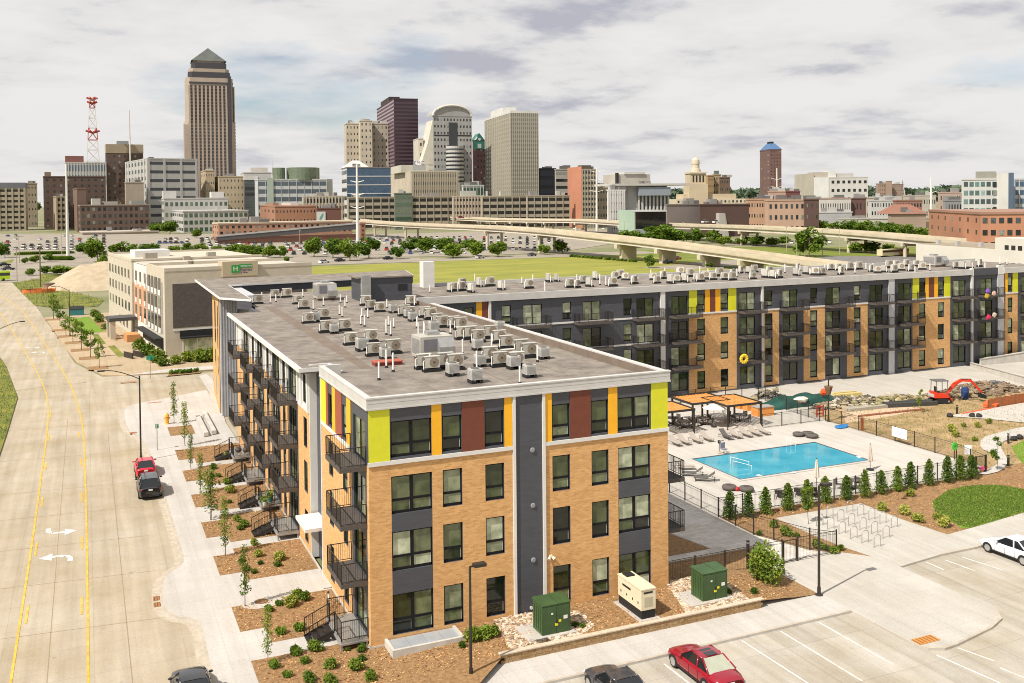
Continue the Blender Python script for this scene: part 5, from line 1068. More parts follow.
for i, (px, py, c, w_, lab) in enumerate(((820, 417, (.42, .07, .05), 1.1, 'red and orange safety barrier at the pool fence corner'), (862, 430.5, (.45, .14, .05), .4, 'short orange marker panel on the right pool fence'))):
    p = G(px, py, .13); t = thing('safety_barrier', lab, 'barrier', (p.x, p.y, .13)); mb = MB(); [mb.box(-w_/2, w_/2, -.03, .03, .3+k*.38, .48+k*.38) for k in range(3)]; mb.build('boards', plain(c, .6), t)
    for x in (-w_/2+.1, w_/2-.1): MB().box(x-.06, x+.06, -.05, .05, 0, 1.35).build('post', plain([v*.8 for v in c], .6), t)
p = G(823.5, 404, .13); o = MB().blob((0, 0, .5), .42, .4, .4, 10, 6, .15).build('orange_sack', plain((.7, .09, .02), .6)); o.location = (p.x, p.y, 0.13+.9); tag(o, 'bright orange bundle on the end of the green tarp heap', 'bundle')
# boards and timber on the site
def plank(px1, py1, px2, py2, w_, h, c, name, label, cat='timber', z=.14):
    a = G(px1, py1, z); b = G(px2, py2, z); d = (b-a); L_ = d.length; t = thing(name, label, cat, (a.x, a.y, z), math.atan2(d.y, d.x)); nb = 3
    for i in range(nb): MB().box(rnd.uniform(-.2, .2), L_+rnd.uniform(-.3, .3), i*w_/nb, i*w_/nb+w_/nb*.9, 0, h*rnd.uniform(.8, 1.1)).build('board', plain(c, .85), t)
plank(838, 398, 861, 396, 1.0, .5, (.5, .4, .15), 'plank_stack', 'stack of yellowish planks on the rubble behind the lamp post')
plank(885, 399, 905, 397, .5, .25, (.16, .13, .35), 'folded_sheeting', 'bluish-purple sheeting lying along the rubble', 'sheeting')
plank(860, 417, 925, 410, .45, .12, (.24, .075, .04), 'form_board', 'long red-brown form boards edging the site path')
plank(850, 412, 888, 408, 1.2, .35, (.33, .3, .24), 'concrete_form', 'grey timber formwork strip along the trench')
plank(888, 408, 936, 405.5, 1.2, .5, (.05, .05, .045), 'pipe_bundle', 'dark drain pipe bundle along the trench', 'pipes')
plank(972, 384, 986, 386.5, .8, .35, (.17, .15, .13), 'timber_stack', 'dark timber stack at the edge of the concrete pad')
plank(963, 414.5, 992, 409, .3, .12, (.72, .12, .05), 'orange_netting', 'strip of fallen orange netting beside the site path', 'netting')
a = G(988, 409, .14); b = G(1040, 399.5, .14); t = thing('debris_fence', 'rust-orange debris fence on the right edge of the building site', 'fence', (a.x, a.y, .14)); d = b-a; mb = MB(); n = 12
for i in range(n): p = d*(i/n); q = d*((i+1)/n); mb.quad([(p.x, p.y, 0), (q.x, q.y, 0), (q.x, q.y, 1.1+rnd.uniform(-.1, .1)), (p.x, p.y, 1.1+rnd.uniform(-.1, .1))]); mb.quad([(p.x, p.y+.04, 0), (q.x, q.y+.04, 0), (q.x, q.y+.04, 1.0), (p.x, p.y+.04, 1.0)])
mb.build('netting', mat('net', (.38, .12, .04), .9, var=.3, vscale=6), t); [MB().tube(d*(i/4), d*(i/4)+Vector((0, 0, 1.2)), .04, 5).build('stake', M['bark'], t) for i in range(5)]
p = G(990.5, 407, .14); o = MB().blob((0, 0, .3), .9, .7, .5, 9, 5, .3).build('orange_netting_roll', plain((.75, .12, .03), .7)); o.location = (p.x, p.y, .1); tag(o, 'crumpled roll of bright orange netting at the end of the debris fence', 'netting')
p = G(965, 399, .14); t = thing('barrel', 'dark blue barrel under the excavator boom', 'barrel', (p.x, p.y, .14)); MB().lathe([(.42, 0), (.45, .1), (.42, .5), (.45, .9), (.4, 1.35)], 14).build('drum', plain((.02, .05, .16), .4), t); MB().lathe([(.44, .95), (.44, 1.0)], 14).build('hoop', plain((.1, .2, .3), .4), t)
# mini excavator
p = G(940, 402.5, .14); ex = thing('mini_excavator', 'red mini excavator with a roll canopy and its boom stretched to the right', 'excavator', (p.x, p.y, .2), -.35)
redm = plain((.62, .045, .015), .4)
for y in (-.75, .75):
    tr_ = MB(); n = 16; prof = [(1.05*math.cos(a) + (.0), .24+.24*math.sin(a)) for a in (2*math.pi*i/n for i in range(n))]; vs = [(x, y-.18, z) for x, z in prof]+[(x, y+.18, z) for x, z in prof]
    tr_.add(vs, [(i, (i+1) % n, n+(i+1) % n, n+i) for i in range(n)]+[tuple(range(n)), tuple(range(2*n-1, n-1, -1))]); to = tr_.build('track', M['black'], ex); MB().lathe([(.12, 0), (.12, .4)], 8).build('sprocket', M['metal'], to, (.6, y+(.2), .24)).rotation_euler = (math.pi/2, 0, 0)
MB().box(-.5, .5, -.6, .6, .35, .6).build('undercarriage', M['black'], ex)
MB().prism([(-1.0, -.7), (.7, -.75), (.8, -.3), (.8, .3), (.7, .75), (-1.0, .7), (-1.15, 0)], .6, [1.3, 1.0, .95, .95, 1.0, 1.3, 1.3], bottom=True).build('body', redm, ex); MB().box(-1.17, -1.0, -.6, .6, .7, 1.05).build('counterweight', plain((.5, .48, .45), .5), ex)
MB().box(-.55, -.1, -.3, .3, 1.15, 1.3).box(-.6, -.5, -.3, .3, 1.3, 1.85).build('seat', M['black'], ex)
mb = MB(); [mb.tube((x, y, 1.0), (x*.95, y*.95, 2.55), .04, 6) for x in (-.8, .6) for y in (-.65, .65)]; mb.build('canopy_frame', plain((.12, .11, .11), .5), ex); MB().box(-.95, .75, -.72, .72, 2.55, 2.63).build('canopy_roof', plain((.12, .11, .11), .5), ex)
mb = MB(); pr = [(.8, 1.0, .2), (1.7, 2.1, .22), (2.6, 2.55, .22), (3.7, 2.45, .2)]
for (a, b) in zip(pr[:-1], pr[1:]): mb.tube((a[0], 0, a[1]), (b[0], 0, b[1]), a[2], 4, b[2])
mb.build('boom', redm, ex); ar = MB(); ar.tube((3.6, 0, 2.6), (5.1, 0, 1.0), .18, 4, .14); ar.build('arm', redm, ex); MB().tube((1.2, .18, 1.1), (2.5, .18, 2.3), .06, 6).tube((2.4, -.18, 2.75), (3.7, -.18, 2.7), .05, 6).build('hydraulic_ram', M['metal'], ex)
MB().prism([(4.8, -.3), (5.5, -.3), (5.5, .3), (4.8, .3)], [.45, .3, .3, .45], [1.0, .75, .75, 1.0], bottom=True).build('bucket', M['black'], ex); MB().box(1.05, 1.15, -.75, .75, .1, .5).build('blade', redm, ex)
# concrete ramp walls at the right
def cwall(a, b, h0, h1, th, label):
    A = Vector((*a, 0)); B = Vector((*b, 0)); d = (B-A).normalized(); n = Vector((-d.y, d.x, 0))*th; t = thing('concrete_wall', label, 'wall', (a[0], a[1], .1)); L_ = B-A
    MB().prism([(0, 0), (L_.x, L_.y), (L_.x+n.x, L_.y+n.y), (n.x, n.y)], 0, [h0, h1, h1, h0]).build('panel', M['conc'], t); e = n*.2
    MB().prism([(-e.x, -e.y), (L_.x-e.x, L_.y-e.y), (L_.x+n.x+e.x, L_.y+n.y+e.y), (n.x+e.x, n.y+e.y)], [h0, h1, h1, h0], [h0+.1, h1+.1, h1+.1, h0+.1]).build('coping', M['deck'], t)
cwall((101.6, 49.4), (95.2, 33.5), .5, 1.15, -.3, 'long low pale concrete ramp wall running towards the site'); cwall((103.2, 49.3), (125, 48.0), .9, 2.1, .3, 'rising grey concrete wall in front of the right end of the courtyard wing')
# things on the far balconies
p = PY(743.7, 358.8, 48.5); t = thing('inflatable_ring', 'yellow sunflower-like swim ring hung on a courtyard balcony', 'swim ring', (p.x, p.y, p.z)); torus(.4, .2, (0, 0, 0), 18, 8).build('ring', plain((.75, .47, .02), .45), t, smooth=True); mb = MB(); [mb.blob((.5*math.cos(a), -.1, .5*math.sin(a)), .14, .12, .16, 6, 4, .1) for a in (i*.524 for i in range(12))]; mb.build('petals', plain((.8, .55, .04), .45), t)
for (px, py, c, lab, n_) in ((988, 291, (.22, .1, .5), 'purple beach bag hung on a top-floor courtyard balcony', 'beach_bag'), (994, 293.5, (.6, .4, .3), 'pale pink towel on a top-floor courtyard balcony', 'towel'), (987, 296, (.5, .35, .03), 'yellow and green cloth on a top-floor courtyard balcony rail', 'towel'), (988.5, 317, (.6, .03, .1), 'bright red towel on a third-floor courtyard balcony', 'towel'), (994.5, 315, (.6, .5, .4), 'pale cushion on a third-floor courtyard balcony', 'cushion')):
    p = PY(px, py, 48.55); t = thing(n_, lab, n_.replace('_', ' '), p); mb = MB(); mb.blob((0, 0, 0), .45, .1, .35, 8, 5, .25); mb.build('fabric', plain(c, .8), t); MB().tube((-.2, .05, .3), (.2, .05, .3), .03, 5).build('fold', plain([v*.7 for v in c], .8), t)
# stuff on the stoops
for (px, py, z, c, lab, n_) in ((238.5, 458, .75, (.05, .045, .04), 'dark kettle grill on the fifth stoop', 'grill'), (246, 458, .75, (.05, .045, .04), 'second dark grill beside the first on the fifth stoop', 'grill')):
    p = G(px, py, z); t = thing(n_, lab, n_, p); MB().lathe([(.05, .5), (.28, .65), (.3, .8), (.2, .98), (.04, 1.02)], 12).build('kettle', plain(c, .4), t); mb = MB(); [mb.tube((.1*math.cos(a), .1*math.sin(a), .6), (.25*math.cos(a), .25*math.sin(a), 0), .02, 5) for a in (0, 2.1, 4.2)]; mb.build('leg_stand', M['metal'], t)
p = G(268, 502, .75); t = thing('potted_plants', 'cluster of potted plants on the third stoop', 'potted plants', p)
for k in range(5): x, y = rnd.uniform(-.6, .5), rnd.uniform(-.9, .9); MB().lathe([(.14, 0), (.18, .3)], 9, (x, y)).build('pot', plain(rnd.choice(((.5, .45, .38), (.05, .3, .3), (.3, .12, .06))), .7), t); mb = MB(); [mb.leaf((x+rnd.gauss(0, .15), y+rnd.gauss(0, .15), .5+rnd.gauss(0, .15)), .09, rnd) for _ in range(60)]; mb.build('foliage', M['leaf2'], t)
# ================================================================== utility boxes on the front bed
def utility(name, label, cat, corner, right, back, h, z, body, skirt=None):
    c = G(*corner, z); r = G(*right, z); b = G(*back, z); w_ = r.x-c.x; d_ = b.y-c.y; t = thing(name, label, cat, (c.x, c.y, z)); return t, w_, d_
grn = mat('utility_green', (.042, .085, .028), .5, var=.2, vscale=1.5)
def transformer(label, corner, right, back, h):
    t, w_, d_ = utility('transformer_box', label, 'transformer', corner, right, back, h, .5, grn); d_ = max(1.2, min(d_, 1.7))
    t.location.z = .44
    MB().box(-.95, w_+.25, -.3, d_+.5, -.25, .13).build('pad', M['walk'], t); MB().box(0, w_, 0, d_, .07, h).build('tank', grn, t)
    MB().prism([(-.04, -.04), (w_*.55, -.04), (w_*.55, d_+.04), (-.04, d_+.04)], h, [h+.03, h+.03, h+.1, h+.1]).build('lid', grn, t); MB().prism([(w_*.56, -.04), (w_+.04, -.04), (w_+.04, d_+.04), (w_*.56, d_+.04)], h, [h+.04, h+.04, h+.12, h+.12]).build('lid', grn, t)
    mb = MB().box(.06, w_*.5-.01, -.025, 0, .15, h-.1).box(w_*.5+.01, w_-.06, -.025, 0, .15, h-.1); mb.build('door', grn, t)
    for x, z, c, s in ((.35*w_, h*.72, (.7, .7, .66), .06), (.62*w_, h*.46, (.75, .62, .02), .08), (.5*w_, h*.36, (.75, .62, .02), .09), (.82*w_, h*.55, (.75, .73, .68), .12)): MB().box(x-s, x+s, -.034, -.026, z-s*.8, z+s*.8).build('warning_label', plain(c, .5), t)
    mb = MB(); [mb.box(-.03, 0, .2+i*.25, .3+i*.25, .3, h-.2) for i in range(4)]; mb.build('cooling_fin', grn, t); MB().box(w_*.49, w_*.53, -.05, -.025, h*.4, h*.5).build('handle', M['black'], t)
transformer('green transformer cabinet on a pale pad nearest the grey panel', (542.2, 637.3), (571.2, 632), (536, 630), 1.75)
transformer('green transformer cabinet on a pale pad right of the generator', (702.7, 602.8), (725.6, 596.6), (695.7, 595), 1.75)
cr = mat('cream_paint', (.64, .565, .40), .5, var=.08, vscale=1)
t, w_, d_ = utility('generator', 'cream backup generator on a black base between the two transformers', 'generator', (641.5, 619.8), (653.8, 615.4), (623, 601.3), 1.7, .5, cr)
t.location.z = .44; d_ = min(d_, 3.2); MB().box(-.25, w_+.2, -.2, d_+.2, -.25, .06).build('pad', M['walk'], t); MB().box(.03, w_-.03, .03, d_-.03, .06, .55).build('base_tank', M['black'], t); MB().box(0, w_, 0, d_, .55, 1.72).build('enclosure', cr, t)
MB().prism([(-.03, -.03), (w_+.03, -.03), (w_+.03, d_+.03), (-.03, d_+.03)], 1.72, 1.78).build('lid', cr, t); MB().box(.2, w_-.2, -.012, 0, .75, 1.3).build('louver', plain((.42, .38, .27), .6), t); MB().box(.2, w_-.2, d_-.7, d_-.15, 1.78, 1.86).build('exhaust_hood', M['black'], t)
MB().box(.15, .75, -.011, 0, 1.5, 1.6).build('marking', M['black'], t); MB().box(-.011, 0, d_*.45, d_*.8, 1.3, 1.42).build('marking', M['black'], t); [MB().box(-.015, 0, d_*k, d_*k+.09, .85, .98).build('latch', M['black'], t) for k in (.12, .35, .6, .85)]
for i, (x, y, lab) in enumerate(((575.5, 626, 'low dry bush right of the near transformer'), (582, 627.5, 'low dry bush in the shade right of the near transformer'), (728, 593, 'low dry bush right of the far transformer'), (463, 645, 'low mound of dry leaves near the river rock'))):
    p = G(x, y, .5); shrub(3, p.x, p.y, bed_z(p.x, p.y), .8, lab, 'low dry bushes by the transformers')
# ================================================================== street lamps, signs
def lamp(px, py, h, label, arm=0.0, arm_dir=(1, 0), z=.13, curved=False, basket=False):
    p = G(px, py, z); t = thing('street_lamp', label, 'street lamp', (p.x, p.y, z)); dx, dy = arm_dir
    MB().lathe([(.24, 0), (.24, .05), (.11, .1), (.11, .5)], 10).build('base', M['bronze'], t); MB().tube((0, 0, 0), (0, 0, h), .085, 8, .065).build('pole', M['bronze'], t)
    if curved:
        pts = [(0, 0, h-.3)]+[(dx*arm*(s), dy*arm*s, h-.3+1.0*math.sin(s*math.pi/2)) for s in (.15, .3, .5, .7, .85, 1)]; MB().path(pts, .045, 6).build('arm', M['bronze'], t); e = (dx*arm, dy*arm, h+.66)
        MB().box(e[0]-.55, e[0]+.1, e[1]-.14, e[1]+.14, e[2]-.04, e[2]+.08).build('lamp_head', M['bronze'], t)
    else:
        MB().box(0, dx*arm+.01, -.04, .04, h-.05, h+.03).build('arm', M['bronze'], t); MB().box(dx*arm*.4, dx*arm*.4+.65*(1 if dx > 0 else -1), -.19, .19, h-.06, h+.1).build('lamp_head', M['bronze'], t)
    if basket: MB().lathe([(.2, h*.62), (.42, h*.78), (.45, h*.82)], 10).build('basket', plain((.16, .09, .05), .9), t)
    return t
lamp(471, 678, 5.75, 'dark lamp post with a box head in front of the brick facade', .5)
lamp(819, 595, 6.75, 'dark lamp post with a box head beside the courtyard gate', .6)
lamp(828.5, 421.5, 4.7, 'dark lamp post with a hanging basket at the pool fence corner', .6, basket=True)
lamp(141, 461, 8.1, 'tall curved-arm street lamp beside the parked red car', 3.1, (-1, .05), curved=True)
lamp(70, 336, 8.6, 'tall street lamp beside the hotel lawn', 2.4, (-1, 0), curved=True)
lamp(-2, 392, 8.3, 'street lamp on the left verge reaching over the road', 3.2, (1, .1), curved=True)
def street_sign(px, py, h, label, c, w_, hh, z=.13):
    p = G(px, py, z); t = thing('street_sign', label, 'sign', (p.x, p.y, z)); MB().tube((0, 0, 0), (0, 0, h), .04, 6).build('post', M['metal'], t); MB().box(-w_/2, w_/2, -.03, .0, h-hh, h).build('plate', plain(c, .5), t); MB().box(-.015, .015, -w_/2, w_/2, h-hh*.95, h-.02).build('cross_plate', plain(c, .5), t)
street_sign(150.5, 378, 3.1, 'green street-name sign at the hotel corner', (.02, .26, .15), 1.0, .55); street_sign(157.3, 450, 2.6, 'small green and white parking sign on the kerb near the red car', (.25, .42, .3), .35, .45)
p = G(167, 424, .13); t = thing('fire_hydrant', 'yellow-orange fire hydrant near the corner plaza tree', 'hydrant', (p.x, p.y, .13)); MB().lathe([(.26, 0), (.2, .1), (.2, .8), (.28, .85), (.2, 1.05), (.08, 1.2)], 10).build('barrel', plain((.75, .35, .03), .5), t); MB().tube((-.32, 0, .65), (.32, 0, .65), .09, 8).build('nozzle', plain((.7, .3, .03), .5), t)
for i, (a, b, lab) in enumerate((((194.5, 417), (204, 437), 'low concrete bench strip on the corner plaza, left one'), ((201, 413.5), (212, 435), 'low concrete bench strip on the corner plaza, right one'))):
    A = G(*a, .13); B = G(*b, .13); d = B-A; t = thing('concrete_bench', lab, 'bench', (A.x, A.y, .13), math.atan2(d.y, d.x)); MB().box(0, d.length, 0, .45, .08, .45).build('seat', M['conc'], t); MB().box(.2, d.length-.2, .08, .37, 0, .08).build('plinth', M['curb'], t)
# bicycle on the entrance side
p = G(330, 606, .14); t = thing('bicycle', 'white bicycle leaning at the brick wall beside the near stoop', 'bicycle', (p.x-.1, p.y, .14), 1.4)
for x in (-.5, .5): torus(.32, .022, (x, 0, .34), 18, 5).build('wheel', M['black'], t)
MB().path([(-.5, 0, .34), (-.1, 0, .34), (.35, 0, .8), (-.2, 0, .8), (-.1, 0, .34)], .022, 5).path([(-.5, 0, .34), (-.2, 0, .8), (-.22, 0, .92)], .02, 5).path([(.5, 0, .34), (.35, 0, .8), (.33, 0, 1.0)], .02, 5).build('frame', plain((.7, .7, .7), .4), t); MB().box(-.35, -.1, -.06, .06, .92, .97).build('saddle', M['black'], t); MB().tube((.3, -.25, 1.0), (.3, .25, 1.0), .018, 5).build('handlebar', M['black'], t)
# ================================================================== cars
def lerp(tab, x):
    for (x0, v0), (x1, v1) in zip(tab[:-1], tab[1:]):
        if x0 <= x <= x1: t = (x-x0)/(x1-x0) if x1 > x0 else 0; t = t*t*(3-2*t) if True else t; return v0+(v1-v0)*t
    return tab[-1][1] if x > tab[-1][0] else tab[0][1]
tyre_m = MB(); glassm = mat('car_glass', (.012, .014, .016), .05, spec=.7)
def car(label, color, L_=4.7, W_=1.8, kind='sedan', loc=(0, 0, 0), rz=0, group=None, pale_rear=False):
    """front at +x"""
    t = thing('parked_car', label, 'car', loc, rz, group); h = W_/2; pm, ntc, bc = newmat('car_paint'); bc.inputs['Base Color'].default_value = c4(color); bc.inputs['Roughness'].default_value = .22; bc.inputs['Coat Weight'].default_value = .6; bc.inputs['Coat Roughness'].default_value = .05; bc.inputs['Metallic'].default_value = .0
    if kind == 'sedan': top = [(-.5, .80), (-.46, .92), (-.30, .97), (.14, .93), (.36, .82), (.46, .70), (.5, .56)]; g = (-.335, -.17, .05, .215, 1.44)
    elif kind == 'suv': top = [(-.5, .95), (-.47, 1.05), (-.3, 1.08), (.2, 1.04), (.42, .98), (.48, .85), (.5, .7)]; g = (-.475, -.40, .06, .20, 1.72)
    else: top = [(-.5, .85), (-.46, 1.0), (-.3, 1.02), (.16, .98), (.38, .85), (.47, .68), (.5, .55)]; g = (-.47, -.30, .03, .25, 1.5)
    wid = [(-.5, .80), (-.44, .95), (-.3, 1.0), (.3, 1.0), (.43, .93), (.485, .78), (.5, .66)]
    st = [-.5, -.49, -.47, -.44, -.4, -.35, -.3, -.2, -.1, 0, .1, .2, .27, .33, .38, .42, .45, .475, .49, .5]; n = 11; vs = []
    for s in st:
        zt = lerp(top, s); w_ = h*lerp(wid, s); zl = .24 if abs(s) < .45 else .30; x = s*L_
        ring = [(.90, zl), (.985, zl+.10), (1.0, .5), (.985, zt-.14), (.90, zt-.035), (.55, zt+.012)]
        ring = [(a*w_, z) for a, z in ring]; pts = [(x, -a, z) for a, z in ring]+[(x, a, z) for a, z in ring[::-1]]; vs += pts
    n = 12; b = MB(); fs = [(i*n+j, (i+1)*n+j, (i+1)*n+j+1, i*n+j+1) for i in range(len(st)-1) for j in range(n-1)]; fs += [tuple(range(n-1, -1, -1)), tuple((len(st)-1)*n+j for j in range(n))]; b.add(vs, fs)
    x4, x3, x2, x1 = [v*L_ for v in g[:4]]; zr = g[4]; wb = h*.90; wt = h*.68; zb1 = lerp(top, g[3])-.01; zb4 = lerp(top, g[0])-.01
    lr = [(x3, zr-.02), ((x3+x2)/2, zr+.015), (x2, zr-.03)]; rv = []
    for x, z in lr: rv += [(x, -wt, z-.03), (x, -wt*.6, z), (x, wt*.6, z), (x, wt, z-.03)]
    b.add(rv, [(i*4+j, (i+1)*4+j, (i+1)*4+j+1, i*4+j+1) for i in range(2) for j in range(3)])
    for s in (-1, 1):
        for (xa, za, xb_, zb_) in ((x1, zb1, x2, zr-.05), (x4, zb4, x3, zr-.05), ((x1*.38+x4*.62), (zb1+zb4)/2, (x2*.36+x3*.64), zr-.03)): b.tube((xa, s*wb, za), (xb_, s*wt, zb_), .05, 5)
        b.tube((x3, s*wt, zr-.045), (x2, s*wt, zr-.06), .035, 5)
    b.build('body', pm, t, smooth=True)
    e = .015
    MB().quad([(x1, -wb, zb1), (x1, wb, zb1), (x2, wt, zr-.045), (x2, -wt, zr-.045)]).build('windscreen', glassm, t)
    MB().quad([(x4, -wb, zb4), (x3, -wt, zr-.045), (x3, wt, zr-.045), (x4, wb, zb4)]).build('rear_window', plain((.35, .36, .28), .25) if pale_rear else glassm, t)
    for s in (-1, 1): MB().quad([(x4+.1, s*(wb-e), zb4), (x1-.1, s*(wb-e), zb1), (x2, s*(wt-e), zr-.06), (x3, s*(wt-e), zr-.06)]).build('side_window', glassm, t)
    if kind == 'sedan' and pale_rear: MB().box(x2-1.0, x2-.25, -wt*.5, wt*.5, zr+.005, zr+.012).build('sunroof', glassm, t)
    R1 = .33 if kind != 'suv' else .36
    for x in (-.29*L_, .31*L_):
        for s in (-1, 1):
            arch = MB(); m_ = 16; arch.add([(x+(R1+.06)*math.cos(math.pi*i/m_), s*(h+.004), .32+(R1+.06)*math.sin(math.pi*i/m_)) for i in range(m_+1)], [tuple(range(m_+1))]); arch.build('wheel_arch', M['black'], t)
            wo = MB().lathe([(R1*.7, -.1), (R1*.97, -.09), (R1, -.05), (R1, .05), (R1*.97, .09), (R1*.7, .1)], 18).build('wheel', M['black'], t, (x, s*(h-.085), R1)); wo.rotation_euler = (math.pi/2, 0, 0)
            rm = MB(); rm.lathe([(R1*.68, .05), (R1*.68, .103), (R1*.6, .112), (.12, .104), (.05, .118)] if s < 0 else [(R1*.68, -.05), (R1*.68, -.103), (R1*.6, -.112), (.12, -.104), (.05, -.118)], 12); rm.build('rim', plain((.5, .5, .5), .3, .7), wo)
    for s in (-1, 1):
        mb = MB(); [mb.box(xx-.012, xx+.012, s*(h*.99)-.012, s*(h*.99)+.012, .34, .78) for xx in (.19*L_, .01*L_, -.16*L_)]; mb.box(-.3*L_, .3*L_, s*h*.985-.02, s*h*.985+.02, .26, .33); mb.build('door_seam', M['black'], t)
    zf = lerp(top, .47)-.13; zk = lerp(top, -.47)-.17
    for s in (-1, 1):
        MB().blob((.462*L_, s*h*.68, zf), .16, .17, .07, 8, 5, 0).build('headlight', plain((.6, .6, .58), .2), t); MB().blob((-.478*L_, s*h*.68, zk), .10, .2, .075, 8, 5, 0).build('tail_light', plain((.42, .02, .02), .3), t)
        MB().blob((x1-.32, s*(h+.06), zb1+.09), .08, .12, .07, 8, 5, 0).build('mirror', pm, t)
        for xx in (.07*L_, -.14*L_): MB().box(xx-.09, xx+.09, s*(h-.006)-.012, s*(h-.006)+.012, .76, .79).build('door_handle', pm, t)
    MB().box(-.502*L_-.012, -.502*L_, -.16, .16, zk-.08, zk+.04).build('number_plate', plain((.7, .7, .66), .5), t)
    MB().box(.495*L_, .503*L_, -h*.45, h*.45, .38, .52).build('grille', M['black'], t); MB().box(-.5*L_-.02, -.47*L_, -h*.72, h*.72, .36, .44).build('bumper_strip', M['black'], t)
    return t
def car_at(f_px, r_px, label, color, L_, W_, kind, z=.01, **k):
    """front-bottom and rear-bottom centre pixels"""
    a = G(*f_px, z); b = G(*r_px, z); d = a-b; c = (a+b)/2; return car(label, color, L_, W_, kind, (c.x, c.y, z), math.atan2(d.y, d.x), **k)
car('dark red sedan parked nose-in at the lot kerb, pale sunshade in its rear window', (.24, .004, .016), 4.75, 1.82, 'sedan', (14.85, -9.75, .01), R_(90), pale_rear=True)
car('dark grey sedan parked left of the red sedan at the bottom edge', (.045, .045, .052), 4.7, 1.82, 'sedan', (9.75, -9.9, .01), R_(90))
car('small red hatchback parked at the street kerb under the lamp', (.50, .01, .03), 4.1, 1.75, 'hatch', (-9.3, 42.6, .01), R_(90))
car('black crossover parked behind the red hatchback at the kerb', (.015, .016, .018), 4.5, 1.85, 'suv', (-9.3, 36.2, .01), R_(90))
car('black sedan parked at the bottom of the street, cut by the frame', (.012, .012, .014), 4.7, 1.82, 'sedan', (-9.4, -1.3, .01), R_(90))
car('white sedan at the right edge of the lot, nose to the pavement', (.70, .70, .72), 4.6, 1.8, 'sedan', (43.5, -4.75, .01), R_(90))
# ================================================================== hotel, mound, highway, trees, lots
def hdir(px):
    d = ray(px, 200); v = Vector((d.x, d.y)); return v.normalized()
def hit(px, P, dv):          # distance along dv from P (xy) to the vertical plane of a pixel column
    d = hdir(px); c = Vector((CAM.x, CAM.y)); r = Vector(P)-c
    return -(r.x*d.y-r.y*d.x)/(dv.x*d.y-dv.y*d.x)
hP = Vector((-2.65, 111)); hY = Vector((-7.41, 62)).normalized(); hX = Vector((hY.y, -hY.x))
hot = thing('hotel', 'four-storey beige and dark brick hotel with a green logo box on its roof', 'hotel', (hP.x, hP.y, 0), math.atan2(hX.y, hX.x))
hl = lambda px: hit(px, hP, hY); hw = lambda px: hit(px, hP, hX)
ya, yb, yc = hl(145), hl(131), min(hl(107.5), 66); HW = 24; HH = 13.6
beige = mat('beige_panel', (.47, .42, .33), .8, var=.08, vscale=.6); dkb = brickmat('dark_brick', (.10, .088, .082), (.07, .06, .056), (.12, .11, .1)); hgrey = mat('grey_band_cladding', (.27, .24, .21), .7, var=.1, vscale=1)
MB().box(0, HW, 0, ya, 0, HH).build('wall', beige, hot); MB().box(.25, HW, ya, yb, 0, HH-.1).build('wall', mat('white_panel', (.62, .59, .54), .7), hot); MB().box(-.1, HW, yb, yc, 0, HH+.2).build('wall', beige, hot)
MB().box(0.2, .25, ya+.05, yb-.05, 3.4, 9.9).build('orange_panel', mat('orange_brick', (.50, .27, .15), .8, var=.1, vscale=2), hot)
MB().box(-.04, 0, 1.6, ya-.3, 3.6, 11.8).build('grey_panel', hgrey, hot)
MB().box(1.2, HW-1.0, -.05, 0, 4.6, 11.6).build('dark_panel', dkb, hot); MB().box(1.2, HW, -.08, 0, 4.15, 4.4).build('trim_band', M['trim'], hot); MB().box(2.2, HW, -1.0, 0, 2.9, 3.15).box(2.2, HW, -.06, 0, 3.15, 4.15).build('awning', M['black'], hot); MB().box(2.6, HW, -.04, 0, .4, 2.85).build('storefront', M['glass'], hot)
mb = MB(); [mb.box(2.6+i*2.2, 2.75+i*2.2, -.09, -.04, .3, 2.9) for i in range(9)]; mb.build('storefront_mullion', M['trim'], hot); o = MB().lathe([(.16, 0), (.2, .08)], 8).build('wall_light', M['pvc'], hot, (9.5, -.06, 8.2)); o.rotation_euler = (math.pi/2, 0, 0)
WM = {}
def hwin(x, y0, w_, z0, h_, n=1):
    k = (round(w_, 2), h_)
    if k not in WM: WM[k] = MB().box(-.06, 0, -w_/2, w_/2, 0, h_).data('window', M['farglass'])
    o = link('window', WM[k], hot, (x, y0, z0)); MB().box(-.07, -.06, -w_/2, w_/2, -.9 if n == 2 else -.12, 0).build('sill', M['trim'], o); return o
for f in range(3):
    z = 4.35+f*3.05
    for i in range(4): hwin(-.04, 2.6+(i+.5)*(ya-3.4)/4, (ya-3.4)/4*.62, z, 1.9, 2)
    for i in range(3): hwin(.2 if f < 2 else .25, ya+.8+(i+.5)*(yb-ya-1)/3, 1.6, z, 1.75, 2)
    for i in range(7): hwin(-.1, yb+1.5+(i+.5)*(yc-yb-2)/7, 1.5, z, 1.6)
for i in range(3): hwin(-.1, yb+6+i*4, 1.6, .9, 1.7)
MB().box(-1.3, 0, 1.5, ya+4, 2.7, 2.95).box(-.08, 0, 1.5, ya+4, 1.0, 2.7).build('awning', M['black'], hot)
en = MB().box(-4.6, 0, yb-3.6, yb+1.2, 3.3, 3.9); en.build('entrance_canopy', plain((.06, .06, .062), .6), hot)
for x in (-4.0,):
    for y in (yb-3, yb+.6): MB().box(x-.45, x+.45, y-.45, y+.45, 0, 3.3).build('pillar', beige, hot)
MB().box(-2.5, -.3, yb-9, yb-5, 0, 1.4).build('patio_screen', mat('screen', (.45, .22, .08), .7), hot)
mb = MB()
for b in ((0, HW, -.05, .25), (0, .3, .25, ya), (.25, HW, ya, ya+.3), (-.15, HW, yb, yb+.3), (-.15, .2, yb+.3, yc), (-.1, HW, yc-.3, yc)): mb.box(b[0], b[1], b[2], b[3], HH, HH+.55)
